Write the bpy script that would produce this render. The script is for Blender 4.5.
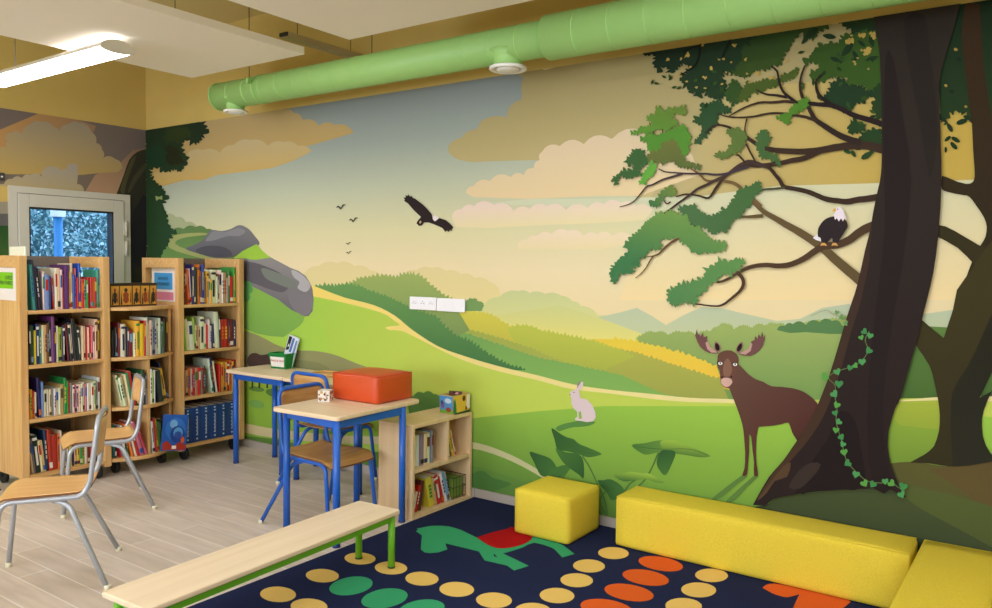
import bpy, bmesh, math, random
from mathutils import Vector, Matrix
from mathutils.geometry import tessellate_polygon, delaunay_2d_cdt
for o in list(bpy.data.objects): bpy.data.objects.remove(o)
S = bpy.context.scene; COL = S.collection; PI = math.pi
# ---------------------------------------------------------------- camera (units are metres; room corner of the two painted walls is the origin)
def camera():
    yaw, pitch, roll = 2.18570007, 0.0496799562, 0.0126433449
    f = Vector((math.cos(pitch)*math.cos(yaw), math.cos(pitch)*math.sin(yaw), -math.sin(pitch)))
    r = Vector((math.sin(yaw), -math.cos(yaw), 0)); u = r.cross(f)
    r2 = math.cos(roll)*r + math.sin(roll)*u; u2 = -math.sin(roll)*r + math.cos(roll)*u
    cd = bpy.data.cameras.new('camera'); cd.sensor_width = 36; cd.lens = 36*795.772/992; cd.clip_start = .02; cd.clip_end = 100
    co = bpy.data.objects.new('camera', cd); COL.objects.link(co)
    m = Matrix((r2, u2, -f)).transposed().to_4x4(); m.translation = Vector((6.506875, -3.9240625, 1.45)); co.matrix_world = m
    S.camera = co
camera()
# ---------------------------------------------------------------- daylight, exposure, light levels
W = bpy.data.worlds.new('daylight'); S.world = W; W.use_nodes = True
bg = W.node_tree.nodes['Background']; bg.inputs[0].default_value = (.40, .63, 1.0, 1); bg.inputs[1].default_value = 4.4
S.view_settings.view_transform = 'Standard'; S.view_settings.look = 'None'; S.view_settings.gamma = 1; S.view_settings.use_curve_mapping = False
S.view_settings.exposure = 0.0
LAMP = 17.0        # emission of the luminaire diffusers
DAY = 75.0         # area lights added at made-up windows behind the camera (watts)
GAIN = 0.95        # how bright printed colours are in the room's light
def lin(c): return tuple((v/255/12.92 if v <= 10 else ((v/255+.055)/1.055)**2.4) for v in c)
def daylight(x, z, w, h, power):
    L = bpy.data.lights.new('daylight', 'AREA'); L.shape = 'RECTANGLE'; L.size = w; L.size_y = h; L.energy = power; L.color = (.93, .97, 1)
    o = bpy.data.objects.new('window_daylight', L); COL.objects.link(o); o.location = (x, -6.93, z); o.rotation_euler = (math.radians(90), 0, 0)
for x in (2.0, 4.5, 7.0): daylight(x, 1.6, 1.5, 1.3, DAY)  # added area lights, out of view, that brighten the room from behind
# ---------------------------------------------------------------- materials
MATS = {}
def new_mat(name):
    m = bpy.data.materials.new(name); m.use_nodes = True; return m, m.node_tree, m.node_tree.nodes['Principled BSDF']
def plain(name, c, rough=.6, metal=0, noise=0, nscale=30, bump=0, spec=.5, emit=0):
    if name in MATS: return MATS[name]
    m, t, p = new_mat(name); l = lin(c)
    p.inputs['Base Color'].default_value = (*l, 1); p.inputs['Roughness'].default_value = rough; p.inputs['Metallic'].default_value = metal
    p.inputs['Specular IOR Level'].default_value = spec
    if emit: p.inputs['Emission Color'].default_value = (*l, 1); p.inputs['Emission Strength'].default_value = emit
    if noise or bump:
        tc = t.nodes.new('ShaderNodeTexCoord'); n = t.nodes.new('ShaderNodeTexNoise'); n.inputs['Scale'].default_value = nscale; n.inputs['Detail'].default_value = 4
        t.links.new(tc.outputs['Object'], n.inputs['Vector'])
        if noise:
            r = t.nodes.new('ShaderNodeValToRGB'); e = r.color_ramp.elements
            e[0].position = .3; e[1].position = .7
            e[0].color = (*[v*(1-noise) for v in l], 1); e[1].color = (*[min(1, v*(1+noise)) for v in l], 1)
            t.links.new(n.outputs['Fac'], r.inputs['Fac']); t.links.new(r.outputs[0], p.inputs['Base Color'])
        if bump:
            b = t.nodes.new('ShaderNodeBump'); b.inputs['Strength'].default_value = bump; b.inputs['Distance'].default_value = .002
            t.links.new(n.outputs['Fac'], b.inputs['Height']); t.links.new(b.outputs[0], p.inputs['Normal'])
    MATS[name] = m; return m
def wood(name, c, c2, axis=0, scale=1.0, rough=.45):
    """fine grain stretched along one axis of the object"""
    m, t, p = new_mat(name); tc = t.nodes.new('ShaderNodeTexCoord'); mp = t.nodes.new('ShaderNodeMapping')
    s = [45*scale]*3; s[axis] = 2.2*scale; mp.inputs['Scale'].default_value = s
    n = t.nodes.new('ShaderNodeTexNoise'); n.inputs['Scale'].default_value = 1; n.inputs['Detail'].default_value = 6; n.inputs['Distortion'].default_value = .4
    r = t.nodes.new('ShaderNodeValToRGB'); e = r.color_ramp.elements; e[0].position = .35; e[1].position = .68; e[0].color = (*lin(c2), 1); e[1].color = (*lin(c), 1)
    t.links.new(tc.outputs['Object'], mp.inputs[0]); t.links.new(mp.outputs[0], n.inputs['Vector']); t.links.new(n.outputs['Fac'], r.inputs['Fac']); t.links.new(r.outputs[0], p.inputs['Base Color'])
    p.inputs['Roughness'].default_value = rough; return m
def book_mat(c): return plain('print_%d_%d_%d' % tuple(c), c, .42)
def emitter(name, c, s):
    m = bpy.data.materials.new(name); m.use_nodes = True; t = m.node_tree; t.nodes.remove(t.nodes['Principled BSDF'])
    e = t.nodes.new('ShaderNodeEmission'); e.inputs[0].default_value = (*c, 1); e.inputs[1].default_value = s
    t.links.new(e.outputs[0], t.nodes['Material Output'].inputs[0]); return m
# ---------------------------------------------------------------- mesh helpers
class MB:
    """collects shapes and links them as ONE mesh object"""
    def __init__(s): s.bm = bmesh.new(); s.mats = []
    def mi(s, m):
        if m is None: return 0
        if m not in s.mats: s.mats.append(m)
        return s.mats.index(m)
    def merge(s, b, m, mtx=None, smooth=False):
        i = s.mi(m)
        vm = {}
        for v in b.verts: vm[v] = s.bm.verts.new(mtx @ v.co if mtx else v.co)
        for f in b.faces:
            try: nf = s.bm.faces.new([vm[v] for v in f.verts])
            except ValueError: continue
            nf.material_index = i; nf.smooth = smooth
        b.free()
    def box(s, x0, y0, z0, x1, y1, z1, m=None, bev=0, seg=2, mtx=None, smooth=False):
        b = bmesh.new(); bmesh.ops.create_cube(b, size=1)
        for v in b.verts: v.co = Vector(((x0+x1)/2+v.co.x*(x1-x0), (y0+y1)/2+v.co.y*(y1-y0), (z0+z1)/2+v.co.z*(z1-z0)))
        if bev: bmesh.ops.bevel(b, geom=b.edges[:], offset=bev, segments=seg, affect='EDGES', profile=.5)
        s.merge(b, m, mtx, smooth); return s
    def tube(s, pts, r, m=None, n=10, closed=False, cap=True):
        P = [Vector(p) for p in pts]; i = s.mi(m); N = len(P); rings = []; up = None
        for k in range(N):
            a = P[(k-1) % N] if (closed or k) else P[0]; c = P[(k+1) % N] if (closed or k < N-1) else P[-1]
            t = (c-a).normalized()
            if up is None: up = Vector((0, 0, 1)) if abs(t.z) < .9 else Vector((1, 0, 0))
            u = (up-t*up.dot(t)).normalized(); w = t.cross(u); up = u
            rr = r[k] if isinstance(r, (list, tuple)) else r
            rings.append([s.bm.verts.new(P[k]+rr*(math.cos(2*PI*j/n)*u+math.sin(2*PI*j/n)*w)) for j in range(n)])
        for k in range(N if closed else N-1):
            A, B = rings[k], rings[(k+1) % N]
            for j in range(n):
                f = s.bm.faces.new((A[j], A[(j+1) % n], B[(j+1) % n], B[j])); f.material_index = i; f.smooth = True
        if cap and not closed:
            for ring, rev in ((rings[0], True), (rings[-1], False)):
                f = s.bm.faces.new(ring[::-1] if rev else ring); f.material_index = i
        return s
    def cyl(s, x, y, z0, z1, r, m=None, n=16, r1=None): return s.tube([(x, y, z0), (x, y, z1)], [r, r if r1 is None else r1], m, n)
    def lathe(s, prof, m=None, n=24, o=(0, 0, 0), mtx=None):
        i = s.mi(m); rings = []
        for (r, z) in prof:
            ring = []
            for j in range(n):
                v = Vector((o[0]+r*math.cos(2*PI*j/n), o[1]+r*math.sin(2*PI*j/n), o[2]+z)); ring.append(s.bm.verts.new(mtx @ v if mtx else v))
            rings.append(ring)
        for A, B in zip(rings, rings[1:]):
            for j in range(n):
                f = s.bm.faces.new((A[j], A[(j+1) % n], B[(j+1) % n], B[j])); f.material_index = i; f.smooth = True
        for ring in (rings[0], rings[-1]):
            if len(ring) > 2:
                try: f = s.bm.faces.new(ring); f.material_index = i
                except ValueError: pass
        return s
    def prism(s, pts, z0, z1, m=None, mtx=None, bev=0):
        """extrude an outline (x, y) between two heights"""
        b = bmesh.new(); vs = [b.verts.new((p[0], p[1], z0)) for p in pts]; f = b.faces.new(vs)
        r = bmesh.ops.extrude_face_region(b, geom=[f])
        for v in [g for g in r['geom'] if isinstance(g, bmesh.types.BMVert)]: v.co.z = z1
        bmesh.ops.recalc_face_normals(b, faces=b.faces)
        if bev: bmesh.ops.bevel(b, geom=[e for e in b.edges if abs(e.verts[0].co.z-e.verts[1].co.z) < 1e-6], offset=bev, segments=2, affect='EDGES', profile=.5)
        s.merge(b, m, mtx); return s
    def quad(s, pts, m=None):
        i = s.mi(m); f = s.bm.faces.new([s.bm.verts.new(p) for p in pts]); f.material_index = i; return s
    def build(s, name, parent=None, mat=None, loc=None, recalc=True):
        if recalc: bmesh.ops.recalc_face_normals(s.bm, faces=s.bm.faces)
        me = bpy.data.meshes.new(name); s.bm.to_mesh(me); s.bm.free()
        for m in (s.mats or ([mat] if mat else [])): me.materials.append(m)
        o = bpy.data.objects.new(name, me); COL.objects.link(o)
        if parent: o.parent = parent
        if loc: o.location = loc
        return o
def tag(o, label, cat, group=None, kind=None):
    o['label'] = label; o['category'] = cat
    if group: o['group'] = group
    if kind: o['kind'] = kind
    return o
def structure(o): o['kind'] = 'structure'; return o
def thing(name, label, cat, loc=(0, 0, 0), rz=0, group=None):
    o = bpy.data.objects.new(name, None); COL.objects.link(o); o.location = loc; o.rotation_euler = (0, 0, rz); o.empty_display_size = .05
    return tag(o, label, cat, group)
def copy_tree(o, parent=None):
    c = o.copy(); COL.objects.link(c); c.parent = parent
    for ch in [q for q in bpy.data.objects if q.parent == o]: copy_tree(ch, c)
    return c
def arc(cx, cy, r, a0, a1, n=6): return [(cx+r*math.cos(a0+(a1-a0)*k/n), cy+r*math.sin(a0+(a1-a0)*k/n)) for k in range(n+1)]
def bend(pts, r=.04, n=5):
    """round the corners of a polyline"""
    P = [Vector(p) for p in pts]; out = [P[0]]
    for a, b, c in zip(P, P[1:], P[2:]):
        d0 = (a-b); d1 = (c-b); q = min(r, d0.length*.49, d1.length*.49); s0 = b+d0.normalized()*q; s1 = b+d1.normalized()*q
        for k in range(n+1):
            t = k/n; out.append(s0*(1-t)**2+b*2*t*(1-t)+s1*t*t)
    out.append(P[-1]); return out
def lettering(name, text, size, mat, parent, mtx, align='CENTER', space=1.0):
    cu = bpy.data.curves.new(name, 'FONT'); cu.body = text; cu.size = size; cu.align_x = align; cu.extrude = .0004; cu.resolution_u = 2; cu.space_line = space
    t = bpy.data.objects.new(name, cu); COL.objects.link(t); bpy.context.view_layer.update()
    me = bpy.data.meshes.new_from_object(t.evaluated_get(bpy.context.evaluated_depsgraph_get())); bpy.data.objects.remove(t)
    o = bpy.data.objects.new(name, me); COL.objects.link(o); me.materials.clear(); me.materials.append(mat); o.parent = parent; o.matrix_local = mtx; return o
# ---------------------------------------------------------------- shared materials
M_YELLOW_WALL = plain('yellow_wall_paint', (198, 173, 98), .8, noise=.03, nscale=3)
M_CEIL = plain('ceiling_paint', (206, 188, 130), .85)
M_WHITE = plain('white_plastic', (236, 234, 228), .4)
M_OAK = wood('light_oak', (226, 184, 124), (206, 158, 98), 2)
M_OAKX = wood('light_oak_shelf', (226, 184, 124), (208, 160, 100), 1)
M_MAPLE = wood('pale_laminate', (238, 218, 188), (230, 207, 174), 1, .5)
M_MAPLEB = wood('maple_board', (234, 204, 162), (224, 191, 146), 2, .5)
M_MAPLEX = wood('pale_laminate_long', (238, 216, 184), (228, 202, 166), 0, .8)
M_PLYCHAIR = wood('beech_plywood', (232, 186, 124), (216, 164, 98), 0, .8, .4)
M_PLYBLUE = wood('brown_plywood', (206, 160, 100), (176, 126, 68), 1, .6, .4)
M_BLUE = plain('blue_enamel', (32, 96, 196), .32)
M_GREEN = plain('lime_enamel', (112, 188, 40), .35)
M_GREY = plain('grey_enamel', (172, 176, 184), .3, .3)
M_BLACK = plain('black_rubber', (22, 22, 24), .5)
M_FOOT = plain('pale_plastic_foot', (222, 216, 190), .5)
M_GREYPANEL = plain('grey_back_panel', (122, 112, 106), .6)
M_FOAM = plain('yellow_fabric', (226, 202, 68), .95, noise=.10, nscale=260, bump=.55, spec=.1)
M_RED = plain('orange_red_vinyl', (202, 74, 26), .42, noise=.04, nscale=6)
M_DUCT = plain('green_duct_paint', (154, 200, 116), .5)
M_RAFT = plain('raft_board', (240, 230, 214), .9)
M_PAPER = plain('paper', (236, 228, 208), .7)
# ================================================================ the room
RX, RY, RZ = 9.0, -7.0, 3.3
def floor_mat():
    m, t, p = new_mat('wood_look_tiles'); N = t.nodes; L = t.links
    tc = N.new('ShaderNodeTexCoord'); br = N.new('ShaderNodeTexBrick'); br.offset = .37; br.inputs['Scale'].default_value = 1; br.inputs['Brick Width'].default_value = .9
    br.inputs['Row Height'].default_value = .1335; br.inputs['Mortar Size'].default_value = .0035; br.inputs['Mortar Smooth'].default_value = .2; br.inputs['Bias'].default_value = 0
    br.inputs['Color1'].default_value = (*lin((222, 207, 194)), 1); br.inputs['Color2'].default_value = (*lin((208, 193, 179)), 1); br.inputs['Mortar'].default_value = (*lin((236, 228, 220)), 1)
    L.new(tc.outputs['Object'], br.inputs['Vector'])
    mp = N.new('ShaderNodeMapping'); mp.inputs['Scale'].default_value = (3, 22, 1); n = N.new('ShaderNodeTexNoise'); n.inputs['Scale'].default_value = 1; n.inputs['Detail'].default_value = 6
    L.new(tc.outputs['Object'], mp.inputs[0]); L.new(mp.outputs[0], n.inputs['Vector'])
    r = N.new('ShaderNodeValToRGB'); r.color_ramp.elements[0].position = .3; r.color_ramp.elements[1].position = .7
    r.color_ramp.elements[0].color = (.86, .85, .84, 1); r.color_ramp.elements[1].color = (1.06, 1.05, 1.04, 1); L.new(n.outputs['Fac'], r.inputs['Fac'])
    mx = N.new('ShaderNodeMix'); mx.data_type = 'RGBA'; mx.blend_type = 'MULTIPLY'; mx.inputs[0].default_value = 1
    L.new(br.outputs['Color'], mx.inputs[6]); L.new(r.outputs[0], mx.inputs[7]); L.new(mx.outputs[2], p.inputs['Base Color'])
    p.inputs['Roughness'].default_value = .42; return m
structure(MB().box(-.1, RY-.1, -.1, RX+.1, .1, 0).build('floor', mat=floor_mat()))
structure(MB().box(-.1, RY-.1, RZ, RX+.1, .1, RZ+.1).build('ceiling', mat=M_CEIL))
structure(MB().box(-.1, 0, 0, RX+.1, .1, RZ).build('wall_right', mat=M_YELLOW_WALL))
DY0, DY1, DZ = -1.123, -.165, 2.0                                   # the glazed door
w = MB(); w.box(-.12, RY-.1, 0, 0, DY0, RZ); w.box(-.12, DY1, 0, 0, 0, RZ); w.box(-.12, DY0, DZ, 0, DY1, RZ); structure(w.build('wall_left', mat=M_YELLOW_WALL))
structure(MB().box(RX, RY-.1, 0, RX+.1, 0, RZ).build('wall_far_side', mat=M_YELLOW_WALL))
w = MB(); ws = [(1.25, 2.75), (3.75, 5.25), (6.25, 7.75)]; xs = [0]+[v for a in ws for v in a]+[RX]
for a, b in zip(xs[::2], xs[1::2]): w.box(a, RY-.1, 0, b, RY, RZ)
for a, b in ws: w.box(a, RY-.1, 0, b, RY, .95); w.box(a, RY-.1, 2.25, b, RY, RZ)
structure(w.build('wall_back', mat=M_YELLOW_WALL))
M_FRAME = plain('grey_white_frame', (200, 196, 182), .45)
M_GLASS, _t, _p = new_mat('clear_glass'); _p.inputs['Transmission Weight'].default_value = 1; _p.inputs['Roughness'].default_value = 0; _p.inputs['IOR'].default_value = 1.0
for k, (a, b) in enumerate(ws):  # unseen windows, made up as the source of the back light
    f = MB()
    for q in ((a, .95, a+.06, 2.25), (b-.06, .95, b, 2.25), (a+.06, .95, b-.06, 1.01), (a+.06, 2.19, b-.06, 2.25), ((a+b)/2-.03, 1.01, (a+b)/2+.03, 2.19)): f.box(q[0], RY-.08, q[1], q[2], RY-.02, q[3])
    structure(f.build('window_%d' % (k+1), mat=M_FRAME))
# skirting
M_SKIRT = plain('grey_skirting', (176, 166, 156), .5)
b = MB(); b.box(0, -.012, 0, RX, 0, .06); 
for k in range(1, 15): b.box(k*.6-.0015, -.0125, 0, k*.6+.0015, -.011, .0602, plain('joint', (120, 112, 104)))
b.mats.insert(0, M_SKIRT)
for f in b.bm.faces: f.material_index = 1 if abs(f.calc_center_median().x % .6) < .003 or abs(f.calc_center_median().x % .6-.6) < .003 else 0
structure(b.build('baseboard_right'))
structure(MB().box(0, RY, 0, .012, DY0, .06, M_SKIRT).build('baseboard_left'))
# the glazed door: frame, leaf, pane, hinges
d = structure(MB().box(-.09, DY0, 0, .025, DY0+.055, DZ, M_FRAME).box(-.09, DY1-.055, 0, .025, DY1, DZ, M_FRAME).box(-.09, DY0+.055, DZ-.05, .025, DY1-.055, DZ, M_FRAME).build('door_1'))
ly0, ly1, gy0, gy1, gz0, gz1 = DY0+.06, DY1-.06, -.985, -.318, 1.235, 1.848
l = MB(); l.box(-.06, ly0, .01, .035, gy0, DZ-.055, M_FRAME, .004); l.box(-.06, gy1, .01, .035, ly1, DZ-.055, M_FRAME, .004)
l.box(-.06, gy0, gz1, .035, gy1, DZ-.055, M_FRAME); l.box(-.06, gy0, .01, .035, gy1, gz0, M_FRAME); l.build('door_leaf', d)
g = MB()
for q in ((gy0, gz0, gy0+.008, gz1), (gy1-.010, gz0, gy1, gz1), (gy0+.008, gz1-.012, gy1-.010, gz1), (gy0+.008, gz0, gy1-.010, gz0+.01)): g.box(-.05, q[0], q[1], .034, q[2], q[3], M_BLACK)
g.build('glazing_seal', d)
MB().box(-.022, gy0+.008, gz0+.01, -.016, gy1-.010, gz1-.012, M_GLASS).build('door_pane', d)
for z in (1.71, 1.545, .35):
    MB().tube([(.044, ly1+.012, z-.065), (.044, ly1+.012, z+.065)], .010, M_FRAME, 10).box(.03, ly1-.008, z-.05, .04, ly1+.03, z+.05, M_FRAME).build('door_hinge', d)
# outside the door: ground, leafy bank, post
structure(MB().box(-7, -5, -.12, -.12, 5, -.02, plain('outside_ground', (130, 130, 124), .9)).build('trim_outside_ground'))
rnd = random.Random(3); h = MB(); hm = [plain('hedge_a', (92, 136, 132), .5), plain('hedge_b', (120, 164, 166), .4), plain('hedge_c', (70, 108, 112), .6), plain('hedge_d', (176, 204, 210), .35)]
for k in range(15000):
    y = rnd.uniform(-1.6, 2.4); z = rnd.uniform(.8, 2.7); x = -2.6+rnd.uniform(-.35, .25)
    a, e, s = rnd.uniform(0, 2*PI), rnd.uniform(-1, 1), rnd.uniform(.014, .034); u = Vector((rnd.uniform(-.5, .5), math.cos(a), math.sin(a))).normalized()*s; v = Vector((e, -math.sin(a), math.cos(a))).normalized()*s*.5
    c = Vector((x, y, z)); h.quad([c-u, c-v, c+u, c+v], hm[rnd.choice((0, 1, 1, 2, 3, 3))])
h.box(-3.3, -2.3, 0, -3.0, 3.3, 2.9, hm[2])
tag(h.build('hedge', recalc=False), 'dense pale green leafy hedge seen outside through the door pane', 'hedge', kind='stuff')
p = thing('post', 'blue round post with a white square head outside the glazed door', 'post', (-1.15, -0.194, 0))
MB().cyl(0, 0, -.02, 1.841, .038, plain('blue_post', (50, 130, 190), .4)).build('shaft', p); MB().box(-.05, -.05, 1.841, .05, .05, 1.981, M_WHITE, .006).build('cap', p)
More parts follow.
